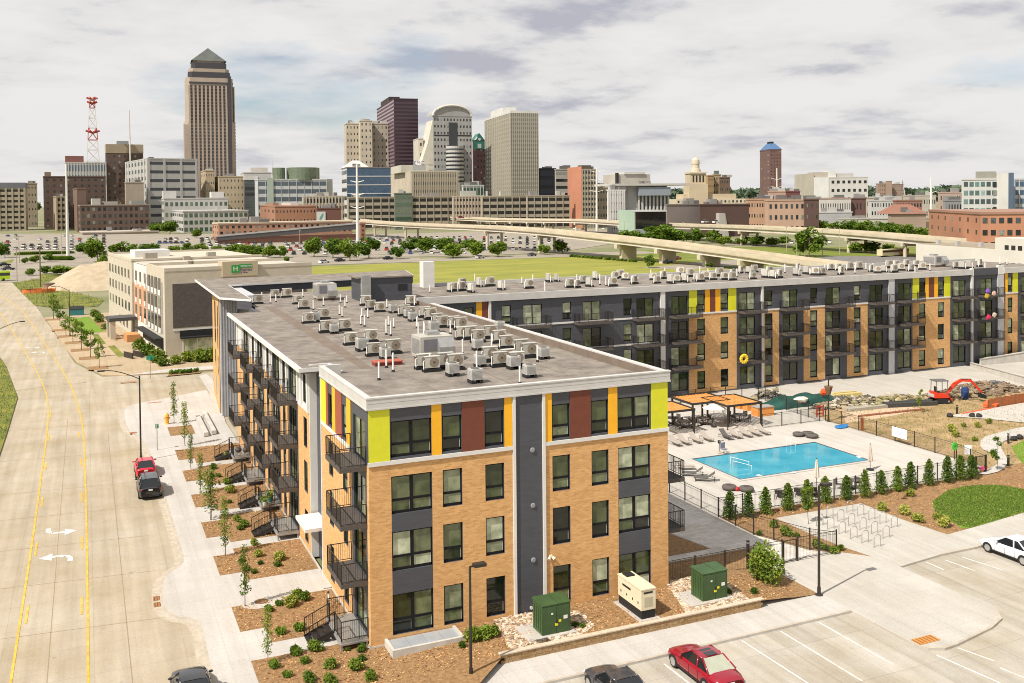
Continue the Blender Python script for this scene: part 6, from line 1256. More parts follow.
mb.build('parapet', beige, hot); MB().box(.3, HW, .3, yc-.3, HH-.02, HH+.06).build('roof', mat('hotel_roof', (.46, .41, .34), .9, var=.15, vscale=.3), hot)
for x, y, s in ((3, yb+4, 2.2), (9, yb-1, 1.2), (7, ya, 1.0), (15, yb+6, 1.6), (12, 8, .9), (5, yb+14, 1.4)): MB().box(x, x+s, y, y+s, HH+.05, HH+.05+s*.6).build('roof_vent', plain((.3, .27, .22), .7), hot)
MB().box(2.5, 9, yb+12, yb+18, HH, HH+1.5).build('stair_penthouse', M['trim'], hot)
sx0, sx1 = hw(220.5), hw(256)
sb = MB().box(sx0, sx1, -.5, 2.5, HH-1.2, HH+1.25).build('sign_box', mat('tan_box', (.42, .35, .24), .8), hot)
gx0, gx1 = hw(229.5), hw(237.5); MB().box(gx0, gx1, -.56, -.5, HH-.6, HH+.65).build('logo_square', plain((.03, .26, .05), .5), sb)
MB().box(gx1, hw(249.5), -.55, -.5, HH+.15, HH+.75).build('name_panel', plain((.03, .26, .05), .5), sb)
text('H', 1.1, M['pvc'], sb, ((gx0+gx1)/2, -.565, HH-.02), name='logo_letter')
text('Holiday Inn', .42, M['pvc'], sb, (gx1+.05, -.555, HH+.45), align='LEFT'); text('Express', .62, plain((.02, .03, .12), .5), sb, (gx1+.1, -.51, HH-.2), align='LEFT'); text('& Suites', .36, plain((.02, .03, .12), .5), sb, (gx1+.2, -.51, HH-.6), align='LEFT')
# hotel grounds
hs = [(-12.0, 98.6), (-13.2, 104), (-15.4, 112), (-17.6, 131), (-19.4, 151), (-22.3, 180), (-5, 184), (12, 184), (30, 150), (45, 111), (45, 96), (1, 96.0), (-9, 96.6)]
struct(MB().prism(hs, -.05, .12), 'hotel_pavement', M['hotelwalk']); struct(MB().sheet([(-9, 96.8), (1, 96.3), (45, 96.3), (45, 99.5), (-3, 99.5)], .126), 'sidewalk', M['walk'])
lw_ = Gxy([(66, 319.6), (89, 316.3), (106.3, 331.4), (81.5, 334)], .12); struct(MB().sheet(lw_, .13), 'hotel_lawn', M['grass'])
for q in ([(107.6, 346), (114.6, 345.4), (125.4, 356), (118.4, 357.2)], [(92, 334.5), (98, 334), (106, 343.5), (101, 344.5)]): struct(MB().sheet(Gxy(q, .12), .131), 'hotel_lawn_strip', M['wild'])
struct(MB().sheet(Gxy([(92, 320), (98, 316), (122, 338), (116, 341)], .12), .131), 'hotel_bed', M['mulch'])
for x, y in ((99.5, 367.8), (90, 358), (81.5, 350), (75, 342.5), (66.5, 336.3), (61, 330), (54, 319.5)):
    p = G(x, y, .12); struct(MB().box(p.x-1.6, p.x+1.2, p.y-1.6, p.y+1.6, .125, .14), 'tree_pit', M['mulch'])
HT = [Proto(plant('street_tree', 'x', 'tree', tree_data(80+i, 5.0, 1.1, 1.5, 520, .17, M['leaf1'], 'round', 14, .07), 'young street trees in front of the hotel')) for i in range(2)]
for i, (x, y, s, lab) in enumerate(((99.3, 367.7, .85, 'narrow young tree nearest the side street in front of the hotel'), (90.4, 357.5, .9, 'second young tree from the side street in front of the hotel'), (81.5, 349.8, .95, 'third young tree from the side street in front of the hotel'), (73, 342, .9, 'young tree at the near corner of the hotel lawn'), (66, 336, .8, 'young tree beside the tall lamp at the hotel lawn'), (60, 326, .85, 'young tree at the far corner of the hotel lawn'), (53.5, 319.3, 1.1, 'broader young tree at the far drive of the hotel'))):
    p = G(x, y, .12); HT[i % 2].put((p.x, p.y, .12), rz=i*1.7, label=lab, scale=(s*.75, s*.75, s) if i == 0 else s)
for x, y, s, lab in ((139.6, 349, 2.6, 'large green shrub by the hotel awning, farthest one'), (148, 355.5, 2.8, 'large green shrub by the middle of the hotel awning'), (157.5, 362, 3.0, 'large green shrub at the hotel corner'), (163, 366, 2.0, 'smaller shrub in front of the hotel corner pillar'), (176, 364, 2.0, 'shrub left of the storefront mullions'), (188, 361.5, 2.4, 'shrub near the right end of the hotel storefront'), (202, 362, 3.0, 'big shrub between hotel and apartment tower'), (211, 361, 3.0, 'big shrub tight beside the apartment tower'), (99, 322, 2.4, 'shrub in the hotel bed by the entrance canopy'), (107, 329, 2.0, 'shrub left of the entrance canopy'), (95, 317, 2.4, 'shrub at the far end of the hotel lawn')):
    p = G(x, y, .12); SP[1].put((p.x, p.y, .12), rz=rnd.uniform(0, 6), label=lab, group='big shrubs round the hotel', scale=s)
for x, y in ((172, 374), (177, 373.5), (181, 373.3), (186, 373), (190, 372.7), (196, 372)): p = G(x, y, .12); SP[0].put((p.x, p.y, .12), rz=x, label='small plant in the strip along the hotel side street', group='low plants along the hotel side street', scale=1.1)
struct(MB().sheet(Gxy([(168, 376), (200, 373), (201, 371.5), (169, 374)], .12), .133), 'hotel_bed', M['mulch'])
struct(MB().sheet(Gxy([(199, 376), (206, 374), (213, 379), (222, 416), (217, 414), (209, 392)], .14), .15), 'sidewalk', M['deck'])
# low tables/bike racks at the hotel strip
p = G(128, 358, .12); t = thing('picnic_bench', 'dark slatted bench row beside the hotel lawn strip', 'bench', (p.x, p.y, .12), .4); [MB().box(i*1.5, i*1.5+.15, -1.5, 1.5, 0, .9).build('slat', M['bronze'], t) for i in range(3)]
# gravel mound and wild ground
mp = G(99, 284, 0); t = thing('gravel_mound', 'big pale mound of sand and gravel left of the hotel', 'mound', (mp.x, mp.y, 0)); mb = MB(); n = 36; vs = []
for i in range(n+1):
    for j in range(n+1):
        u = -1+2*i/n; v = -1+2*j/n; r = math.sqrt(u*u+v*v); a = math.atan2(v, u); hh = max(0, 1-r*(1+.12*math.sin(3*a)))**.9*8.6; hh = min(hh, 6.2+.5*math.sin(u*9))+rnd.uniform(-.1, .1)*(hh > .1); vs.append((u*15, v*24, hh-.05))
mb.add(vs, [(i*(n+1)+j, (i+1)*(n+1)+j, (i+1)*(n+1)+j+1, i*(n+1)+j+1) for i in range(n) for j in range(n)]); mb.build('pile', M['sand'], t, smooth=True)
wild = Gxy([(12.5, 283), (24, 295), (34, 305), (60, 308.5), (98, 306), (104, 300), (90, 296), (70, 292), (58, 287), (75, 283), (80, 276), (52, 276), (30, 280)], .05); struct(MB().sheet(wild, .05), 'wild_ground', M['wild'])
grass_blades(wild, 5000, 'wild_grass', .05, .8, [plain((.17, .20, .03), .8), plain((.09, .13, .02), .8), plain((.34, .28, .09), .8)])
struct(MB().sheet(Gxy([(-40, 234), (210, 234), (300, 240), (300, 256), (110, 262), (108, 282), (60, 288), (20, 282), (-40, 284)], .03), .03), 'far_lot', M['farlot'])
struct(MB().sheet(Gxy([(110, 262), (112, 254), (300, 256), (420, 258), (420, 262), (280, 266)], .04), .04), 'far_road', M['farlot'])
for q in ([(14, 255.6), (70, 254), (70, 252), (14, 253.5)], [(0, 262), (14, 259), (12, 262.5), (0, 266)], [(70, 270), (108, 268), (108, 265), (72, 267)], [(40, 280), (72, 279), (74, 274), (40, 274)]): struct(MB().sheet(Gxy(q, .06), .06), 'grass_strip', M['wild'])
struct(MB().sheet(Gxy([(0, 275), (40, 279), (60, 268), (90, 262), (40, 264), (0, 268)], .05), .055), 'far_road', M['farlot'])
p = G(39, 292.5, .05); t = thing('silt_fence', 'ring of rust-orange debris netting round a round tank in the wild grass', 'fence', (p.x, p.y, 0)); mb = MB(); q = [(4.2*math.cos(a), 2.4*math.sin(a), 0) for a in (i*.35 for i in range(18))]
for a, b in zip(q[:-1], q[1:]): mb.quad([a, b, (b[0], b[1], 1.0+rnd.uniform(-.3, .2)), (a[0], a[1], 1.0)])
mb.build('netting', plain((.55, .15, .04), .9), t); [MB().tube(v, (v[0], v[1], 1.7), .06, 5).build('stake', M['bark'], t) for v in q[::3]]
p = G(49.5, 289, .05); t = thing('round_tank', 'dark round tank inside the orange netting', 'tank', (p.x, p.y, 0)); MB().lathe([(1.6, 0), (1.6, 1.6)], 18).build('shell', plain((.25, .13, .08), .8), t); MB().lathe([(1.7, 1.6), (1.7, 1.75), (.3, 1.9)], 18).build('lid', plain((.12, .12, .11), .7), t)
# bus
p = G(1, 281, .03); t = thing('city_bus', 'lime green bus at the far left of the road', 'bus', (p.x-3, p.y, .05), .1); MB().box(-5.5, 5.5, -1.25, 1.25, .5, 3.1).build('body', mat('bus_green', (.38, .55, .02), .4), t); MB().box(-5.3, 5.53, -1.28, 1.28, 1.7, 2.6).build('window', M['farglass'], t); [MB().tube((x, y-.15, .5), (x, y+.15, .5), .5, 12).build('wheel', M['black'], t) for x in (-3.6, 3.6) for y in (-1.1, 1.1)]
p = G(77, 315, .12); t = thing('dumpster', 'teal dumpster at the far drive of the hotel', 'dumpster', (p.x, p.y, .12)); MB().prism([(-1.4, -.8), (1.4, -.8), (1.4, .8), (-1.4, .8)], 0, [1.3, 1.3, 1.8, 1.8]).build('bin', plain((.03, .16, .17), .5), t); MB().prism([(-1.45, -.85), (1.45, -.85), (1.45, .85), (-1.45, .85)], [1.3, 1.3, 1.8, 1.8], [1.4, 1.4, 1.9, 1.9]).build('lid', M['black'], t)
# meadow and greens
struct(MB().sheet(Gxy([(270, 280), (296, 267), (420, 262.3), (560, 257.5), (648, 256), (690, 262), (760, 272), (760, 290), (270, 292)], .05), .05), 'meadow', M['field'])
struct(MB().sheet(Gxy([(420, 258), (560, 254), (650, 250), (720, 247), (930, 247), (930, 268), (760, 272), (690, 263), (648, 256.5), (560, 257.8), (420, 262.5)], .045), .047), 'green_verge', mat('green_verge', (.17, .19, .02), .95, c2=(.09, .12, .015), vscale=.08, detail=10))
struct(MB().sheet(Gxy([(410, 259), (540, 254.3), (640, 251), (660, 252.5), (640, 254), (560, 257), (420, 261.8)], .055), .056), 'far_road', M['farlot'])
struct(MB().sheet(Gxy([(200, 238), (600, 229), (660, 236), (560, 252), (470, 256), (300, 258), (200, 254)], .05), .052), 'far_lot', M['farlot'])
struct(MB().sheet(Gxy([(640, 268), (700, 262), (760, 258), (760, 263), (690, 270)], .055), .058), 'far_road', M['farlot'])
struct(MB().sheet(Gxy([(780, 263), (832, 256), (925, 256), (930, 268), (800, 270)], .055), .058), 'asphalt_lot', M['asphalt'])
# ------------------------------------------------------------------ highway ramps
concr = mat('ramp_concrete', (.48, .42, .31), .85, var=.15, vscale=.15); girder = mat('ramp_girder', (.56, .51, .42), .8, var=.1, vscale=.2); rdeck = mat('ramp_deck', (.38, .31, .20), .9, var=.1, vscale=.1)
def ramp(label, near, width, piers, hb=1.25, hp=1.0, heavy=()):
    pts = [at(*q) for q in near]
    P = [Vector(v) for v in zip(*[iter([c for p in pts for c in (p.x, p.y, p.z)])]*3)]
    out = []
    for i in range(len(P)-1):
        p0 = P[max(i-1, 0)]; p1 = P[i]; p2 = P[i+1]; p3 = P[min(i+2, len(P)-1)]
        for j in range(5): s = j/5; out.append(.5*((2*p1)+(-p0+p2)*s+(2*p0-5*p1+4*p2-p3)*s*s+(-p0+3*p1-3*p2+p3)*s**3))
    out.append(P[-1]); t = thing('highway_ramp', label, 'highway ramp', (0, 0, 0)); nr = []
    for i, p in enumerate(out):
        a = out[max(0, i-1)]; b = out[min(len(out)-1, i+1)]; d = (b-a); d.z = 0; d.normalize(); n = Vector((-d.y, d.x, 0)); c = Vector((CAM.x, CAM.y, 0))
        if n.dot(Vector((p.x, p.y, 0))-c) < 0: n = -n
        nr.append(n)
    def loft(prof, name, m):
        mb = MB(); k = len(prof); vs = []
        for p, n in zip(out, nr): vs += [tuple(p+n*u+Vector((0, 0, z))) for u, z in prof]
        mb.add(vs, [(i*k+j, (i+1)*k+j, (i+1)*k+(j+1) % k, i*k+(j+1) % k) for i in range(len(out)-1) for j in range(k)]); return mb.build(name, m, t)
    loft([(.6, 0), (.6, hb-.3), (width-.6, hb-.3), (width-.6, 0)], 'girder', girder); loft([(0, hb-.3), (0, hb), (width, hb), (width, hb-.3)], 'deck', rdeck)
    loft([(0, hb), (0, hb+hp), (.35, hb+hp), (.35, hb)], 'barrier', concr); loft([(width-.35, hb), (width-.35, hb+hp), (width, hb+hp), (width, hb)], 'barrier', concr)
    for (px, dd) in piers:
        best = min(range(len(out)), key=lambda i: abs((out[i]-CAM).dot(RT)/(out[i]-CAM).dot(FW)-(px-512)/CF)); p = out[best]; n = nr[best]; c = p+n*width/2; ang = math.atan2(n.y, n.x)
        pr = MB()
        if px in heavy: pr.box(-width*.3, width*.3, -.9, .9, -p.z, -1.6); cp_ = MB().prism([(-width*.52, -.9), (width*.52, -.9), (width*.52, .9), (-width*.52, .9)], -1.7, 0, bottom=True)
        else: pr.tube((-width*.35, 0, -p.z), (-width*.35, 0, -1.2), .75, 8); cp_ = MB().tube((width*.35, 0, -p.z), (width*.35, 0, -1.2), .75, 8).box(-width*.48, width*.48, -.7, .7, -1.3, 0)
        pr.build('pier', concr, t, c, rz=ang); cp_.build('pier_cap', concr, t, c, rz=ang)
    return t
ramp('nearer curved concrete highway ramp descending to the right behind the courtyard wing', [(345, 222.5, 690), (366, 224.7, 650), (403, 227.3, 600), (441, 229.2, 530), (484, 231.2, 478), (536, 235.2, 436), (584, 240.5, 402), (616, 244.2, 380), (656, 249, 360), (699, 254.8, 341), (730, 259, 326), (784, 267, 300), (830, 273, 280)], 11.5, [(372, 0), (403, 0), (484, 0), (537, 0), (616, 0), (656, 0), (699, 0), (740, 0)], 1.5, 1.0, (616, 656, 699, 740))
ramp('farther straight highway viaduct crossing behind the nearer ramp', [(440, 219.5, 830), (495, 222, 760), (574, 223.2, 700), (618, 225.8, 640), (680, 229, 560), (738, 231.3, 493), (801, 235, 445), (845, 238, 420), (915, 244.3, 378), (975, 250, 345)], 13, [(499, 0), (516, 0), (533, 0), (551, 0), (575, 0), (617, 0), (738, 0), (845, 0), (905, 0)], 1.7, 1.1)
# ------------------------------------------------------------------ trees
TB = [Proto(plant('leafy_tree', 'x', 'tree', tree_data(100+i, 10, 4.2, 1.6, 1700, .55, M['leaf1'], 'round', 20, .22), 'trees round the far parking lots')) for i in range(4)]
def tree_px(x, y, wpx, hpx, label, k=None, group='trees round the far parking lots'):
    p = G(x, y, 0); d = (p-CAM).dot(Vector((_s, _c, 0))); wm_ = wpx*d/CF; hm = hpx*d/CF
    TB[rnd.randrange(4) if k is None else k].put((p.x, p.y, -.1), rz=rnd.uniform(0, 6), label=label, group=group, scale=(wm_/7.2, wm_/7.2, hm/9.2))
TL = 'rounded green tree in the row beyond the meadow, '
for x, y, w_, h_, lab in ((314, 257, 17, 18, TL+'leftmost full crown'), (333, 258, 18, 18, TL+'second from left'), (350, 261, 19, 20, TL+'lower nearer crown'), (369, 258.5, 21, 19, TL+'fourth from left'), (397, 259, 13, 11, TL+'small crown after a gap'), (410, 252, 19, 13, TL+'wide crown under the ramp'), (426, 253, 16, 15, TL+'tall crown under the ramp pier'), (444, 252, 19, 13, TL+'crown behind its darker neighbour'), (453, 258, 20, 14, TL+'wide crown left of the flue'), (469, 250, 15, 10, TL+'small crown between two piers'), (477, 257, 16, 15, TL+'dark crown right of the pier'), (498, 257, 17, 14, TL+'dense crown alone on the lawn edge'), (544, 254.5, 12, 9, TL+'small crown beside the ramp pier'), (562.5, 254, 16, 13, TL+'rightmost full crown by the ramp'), (649, 268, 10, 12, 'small ragged tree at the end of the meadow by the heavy piers'),
    (97.5, 262, 21, 22, 'big dark tree at the far left corner of the hotel'), (101.5, 266, 10, 10, 'small bush-like tree at the hotel left corner'), (121, 260, 21, 16, 'broad tree behind the left end of the hotel roof'), (150, 257, 20, 13, 'tree behind the middle of the hotel roof'), (136, 255, 14, 10, 'small tree behind the hotel roof penthouse'), (189, 255, 12, 11, 'pale tree behind the right half of the hotel roof'), (217, 257, 14, 10, 'tree behind the hotel sign box, left one'), (228, 256, 12, 9, 'tree behind the hotel sign box, middle one'), (236, 256, 17, 11, 'tree behind the hotel sign box, right one'), (286, 263, 8, 6, 'small bush at the left end of the meadow'), (156, 233, 13, 9, 'far tree left of the white office entrance'), (170, 234, 17, 12, 'far tree in front of the white office'), (197, 238, 10, 8, 'far tree at the brick garage corner'),
    (5, 258, 12, 14, 'tree at the left frame edge by the far lot'), (64, 275, 23, 9, 'wide low tree beyond the wild grass'), (46, 274, 10, 8, 'small round tree beyond the wild grass'), (30, 276, 9, 7, 'small tree beyond the green bus road'), (48, 262, 9, 8, 'dark small tree by the far lot hedge'), (35, 263, 10, 7, 'dark low tree left of the far lot hedge'), (25, 264, 6, 6, 'tiny tree beside the far left lot road'), (37, 212, 9, 9, 'far tree between the tan garage and brick hotel'), (60, 228, 6, 8, 'far small tree at the foot of the brown tower'),
    (809, 257, 24, 26, 'large dense tree standing before the viaduct'), (800, 256, 14, 20, 'tree leaning on the left of the large dense one'), (626.5, 243, 20, 12, 'tree between the ramps, left one'), (639, 243, 17, 11, 'tree between the ramps, second one'), (661, 244, 29, 18, 'widest tree between the ramps'), (676, 243, 18, 13, 'tree between the ramps right of the widest'), (693, 244, 18, 14, 'last tree between the ramps'), (709, 267.5, 7, 5, 'low bush beside the last heavy pier'), (586, 221, 10, 7, 'far small tree by the orange tower'), (603, 218, 8, 12, 'dark far tree beside the white arena'), (755, 222, 11, 13, 'tree in front of the orange apartment block'), (724, 246, 14, 9, 'dark tree under the viaduct, left one'), (744, 245, 14, 8, 'dark tree under the viaduct, second one'), (757, 246, 15, 9, 'dark tree under the viaduct, third one'), (772, 246, 13, 8, 'dark tree under the viaduct, fourth one'), (785, 245, 11, 8, 'dark tree under the viaduct, fifth one'), (851, 234, 16, 13, 'tree behind the viaduct, left one'), (865, 235, 17, 13, 'tree behind the viaduct, second one'), (803, 232, 13, 12, 'tree above the viaduct by the brown block'), (820, 233, 15, 12, 'tree above the viaduct by the grey roof'), (878, 236, 16, 13, 'tree behind the viaduct, third one'), (892, 237, 17, 13, 'tree behind the viaduct, fourth one'), (907, 238, 16, 13, 'tree behind the viaduct, fifth one'), (921, 238, 15, 10, 'tree behind the viaduct, next to the brick warehouse'), (926, 219, 14, 8, 'tree above the red roof beside the warehouse'), (858, 253, 14, 10, 'tree under the viaduct right of its pier'), (872, 253, 16, 11, 'second tree under the viaduct right of its pier'), (888, 252, 12, 8, 'bush-like tree before the yellow field buses'), (859, 214, 9, 6, 'tree among the far right low blocks'), (200, 254, 13, 10, 'tree behind the hotel roof, just right of the pale one'), (246, 257, 15, 12, 'tree right of the hotel sign box, first one'), (257, 257, 14, 11, 'tree right of the hotel sign box, second one'), (268, 258, 15, 12, 'tree right of the hotel sign box, third one'), (280, 258, 13, 11, 'tree right of the hotel sign box, fourth one'), (174, 256, 13, 10, 'tree behind the hotel roof, left of the pale one'), (83, 254, 13, 10, 'tree just left of the big dark one'), (836, 234, 14, 11, 'tree right of the grey warehouse roof'), (790, 232, 13, 11, 'tree below the peach apartments, left one'), (780, 229, 12, 10, 'tree below the peach apartments at the monopole'), (712, 243, 16, 12, 'tree continuing the row between the ramps')):
    tree_px(x, y, w_, h_, lab)
hb_ = bush_data(55, 1.6, 1.6, 260, .35, M['leaf1']); HG = Proto(bushplant('hedge_bush', 'x', 'bush', hb_, None))
for i in range(18): p = G(53+i*1.05, 260.3, 0); HG.put((p.x, p.y, 0), label='clipped dark bush in the hedge of the far left lot', group='bushes of the far left hedge', scale=1.2)
for i in range(26): p = G(20+i*2, 254.8-(i*.05), 0); HG.put((p.x, p.y, 0), label='green bush in the long strip between the far left lots', group='bushes between the far left lots', scale=(1.6, 1.6, .9))
for i in range(16): p = G(572+i*4.2+rnd.uniform(-1, 1), 257+i*.35, 0); HG.put((p.x, p.y, 0), label='low bush in the line at the far edge of the meadow', group='bushes at the far edge of the meadow', scale=rnd.uniform(.5, .9))
# far wooded ridge
mb = MB(); cr_ = random.Random(5)
for i in range(4200):
    px = cr_.uniform(640, 1100); top = 187.5+1.6*math.sin(px*.05)+1.0*math.sin(px*.13+1) if px > 830 else 190.5+.8*math.sin(px*.09); d = 3600; yy = cr_.uniform(top, 199); p = at(px, yy, d+cr_.uniform(-60, 300)); mb.leaf(p, 14, cr_, up=1.5)
tag(mb.build('wooded_ridge', leafmat('ridge_leaf', (.05, .085, .05), (.09, .125, .075), .1)), kind='stuff')
mb = MB()
for i in range(40): a = at(620+i*13, 199.5, 3650); b = at(620+(i+1)*13, 199.5, 3650); f = lambda px: at(px, (189 if px > 830 else 192.5), 3650).z; mb.quad([(a.x, a.y, -5), (b.x, b.y, -5), (b.x, b.y, f(620+(i+1)*13)), (a.x, a.y, f(620+i*13))]); mb.quad([(a.x, a.y, f(620+i*13)), (b.x, b.y, f(620+(i+1)*13)), (b.x+500, b.y+1500, -5), (a.x+500, a.y+1500, -5)])
struct(mb, 'hill', mat('hill_green', (.07, .10, .055), .95, var=.4, vscale=.01))
# ------------------------------------------------------------------ parked cars far off
def minicar(c, suv):
    mb = MB(); h = 1.75 if suv else 1.45; mb.prism([(-2.3, -.85), (2.3, -.8), (2.3, .8), (-2.3, .85)], .25, [.95, .75, .75, .95]); mb.add([(-1.9 if suv else -1.6, -.75, .9), (1.1, -.72, .85), (1.1, .72, .85), (-1.9 if suv else -1.6, .75, .9), (-1.6 if suv else -.9, -.58, h), (.35, -.58, h), (.35, .58, h), (-1.6 if suv else -.9, .58, h)], [(0, 1, 5, 4), (1, 2, 6, 5), (2, 3, 7, 6), (3, 0, 4, 7)], 1); mb.quad([(-1.6 if suv else -.9, -.58, h), (.35, -.58, h), (.35, .58, h), (-1.6 if suv else -.9, .58, h)], 0)
    for x in (-1.4, 1.4):
        for s in (-1, 1): mb.tube((x, s*.72, .33), (x, s*.88, .33), .33, 8, m=2)
    return mb.data('parked_car', [plain(c, .3), glassm, M['black']])
CC = [('white', (.72, .72, .7), .3), ('silver', (.42, .42, .42), .22), ('black', (.02, .02, .022), .2), ('dark grey', (.1, .1, .11), .12), ('red', (.42, .03, .03), .08), ('blue', (.04, .09, .25), .08)]
CM = [[minicar(c, s) for s in (0, 1)] for _, c, _ in CC]
def far_car(px, py, where, ang, z=.06):
    r = rnd.random(); k = 0
    for k, (_, _, w_) in enumerate(CC):
        r -= w_
        if r < 0: break
    p = G(px, py, z); o = link('parked_car', CM[k][rnd.randrange(2)], None, (p.x, p.y, z), ang+rnd.uniform(-.06, .06)); tag(o, '%s car parked in the %s' % (CC[k][0], where), 'car', '%s cars in the %s' % (CC[k][0], where))
for row, y in enumerate((239.5, 241.8, 244.6, 247.6, 251, 254.8)):
    x = 202 if row < 4 else 262
    while x < (476 if row < 5 else 470):
        if rnd.random() < .9: far_car(x, y-(x-200)*.004, 'large far lot beyond the meadow', 1.2+(row % 2)*3.14)
        x += 5.6+row*1.0
for y in (238.6, 241, 243.8, 247, 250):
    x = 484
    while x < 556: 
        if rnd.random() < .8: far_car(x, y, 'lot under the nearer ramp', 1.2)
        x += 7.2
for y in (236.5, 239.8, 243, 246.5, 249.5):
    x = 8
    while x < 110:
        if rnd.random() < .55: far_car(x, y, 'far lot at the left edge', 1.3)
        x += 8
for y in (240, 243.5): 
    for i in range(6):
        if rnd.random() < .8: far_car(160+i*5.5, y, 'lot in front of the white offices', 1.2)
for x, y in ((745, 243.5), (752, 244.5), (760, 243.8), (768, 244.8), (778, 244), (792, 243.6), (830, 243), (604, 229), (610, 231), (575, 229), (583, 230), (560, 230)): far_car(x, y, 'lot beneath the viaduct', .8)
for x, y, k, lab in ((677, 259.5, 4, 'red car on the road beside the heavy ramp piers'), (668, 263.5, 2, 'black car on the road beside the heavy ramp piers'), (532, 256, 3, 'dark grey car on the road left of the thin ramp pier'), (340, 261.5, 2, 'dark car on the road at the left of the meadow'), (324, 263, 0, 'white car at the left end of the meadow road'), (388, 259.5, 2, 'dark car on the meadow road'), (480, 258.4, 1, 'silver car on the meadow road under the trees'), (4, 266, 2, 'dark car behind the green bus'), (8, 270, 3, 'dark grey car beside the green bus')):
    p = G(x, y, .07); tag(link('parked_car', CM[k][0], None, (p.x, p.y, .07), .5), lab, 'car')
for x, y, dd, k, lab in ((649, 222, 600, 4, 'red car driving on the viaduct'), (705, 222.8, 540, 0, 'white car driving on the viaduct, left one'), (716, 223, 530, 0, 'white car driving on the viaduct, right one'), (461, 218.3, 660, 4, 'dark red truck on the nearer ramp')):
    p = at(x, y, dd); tag(link('car', CM[k][1], None, (p.x, p.y, p.z), .3), lab, 'car')
p = G(893, 256, .06); t = thing('school_bus', 'long pale yellow bus parked behind the viaduct', 'bus', (p.x, p.y, .06), .2); MB().box(-9, 9, -1.3, 1.3, .5, 2.9).build('body', plain((.56, .5, .3), .5), t); MB().box(-8.8, 8.8, -1.33, 1.33, 1.8, 2.5).build('window', M['farglass'], t); [MB().tube((x, -1.2, .5), (x, 1.2, .5), .5, 8).build('wheel', M['black'], t) for x in (-6, 6)]
# ------------------------------------------------------------------ power monopoles and light poles
pole_m = plain((.62, .60, .56), .5)
def monopole(x, yb_, yt, label, arms=(), d=None, r=.9):
    p = G(x, yb_, 0) if d is None else at(x, yb_, d); dist = (p-CAM).dot(Vector((_s, _c, 0))); h = at(x, yt, dist).z; t = thing('power_pole', label, 'power pole', (p.x, p.y, 0)); MB().tube((0, 0, 0), (0, 0, h), r, 10, r*.45).build('shaft', pole_m, t)
    for fy, ln_ in arms:
        z = h*fy
        for s in (-1, 1): MB().tube((0, 0, z), (s*ln_*_c, -s*ln_*_s, z+ln_*.25), .28, 5, .15).build('arm', pole_m, t)
monopole(68, 258, 164, 'tall white monopole left of the brown brick block', r=.75); monopole(358, 256, 164, 'tall white monopole in front of the blue glass office', ((.8, 3), (.66, 3), (.52, 3))); monopole(597, 231, 168, 'tall white monopole with paired arms beside the orange tower', ((.93, 5), (.8, 5), (.62, 5)), r=1.1); monopole(777, 226, 168, 'tall white monopole in front of the brown tower', ((.8, 5), (.66, 5))); monopole(931, 240, 177, 'tall white monopole left of the brick warehouse', ((.75, 3),))
LPm = MB().tube((0, 0, 0), (0, 0, 11), .16, 6, .1).box(-.2, 2.2, -.15, .15, 10.9, 11.1).data('light_pole', plain((.35, .3, .24), .6))
for x, y in ((786.6, 252), (796.8, 257), (805, 257), (822.6, 257), (839.7, 255), (17, 282), (19.3, 263), (62, 258), (683, 243), (624.5, 240), (300, 255), (870, 236)):
    p = G(x, y, 0); tag(link('light_pole', LPm, None, (p.x, p.y, 0), x), 'thin light pole beside the far roads and viaduct', 'light pole', 'thin light poles by the far roads')
p = G(40.5, 287, 0); tag(MB().tube((0, 0, 0), (0, 0, 12), .22, 7, .15).build('utility_pole', M['bark'], None, (p.x, p.y, 0)), 'tall weathered utility pole beside the orange netting ring', 'utility pole')
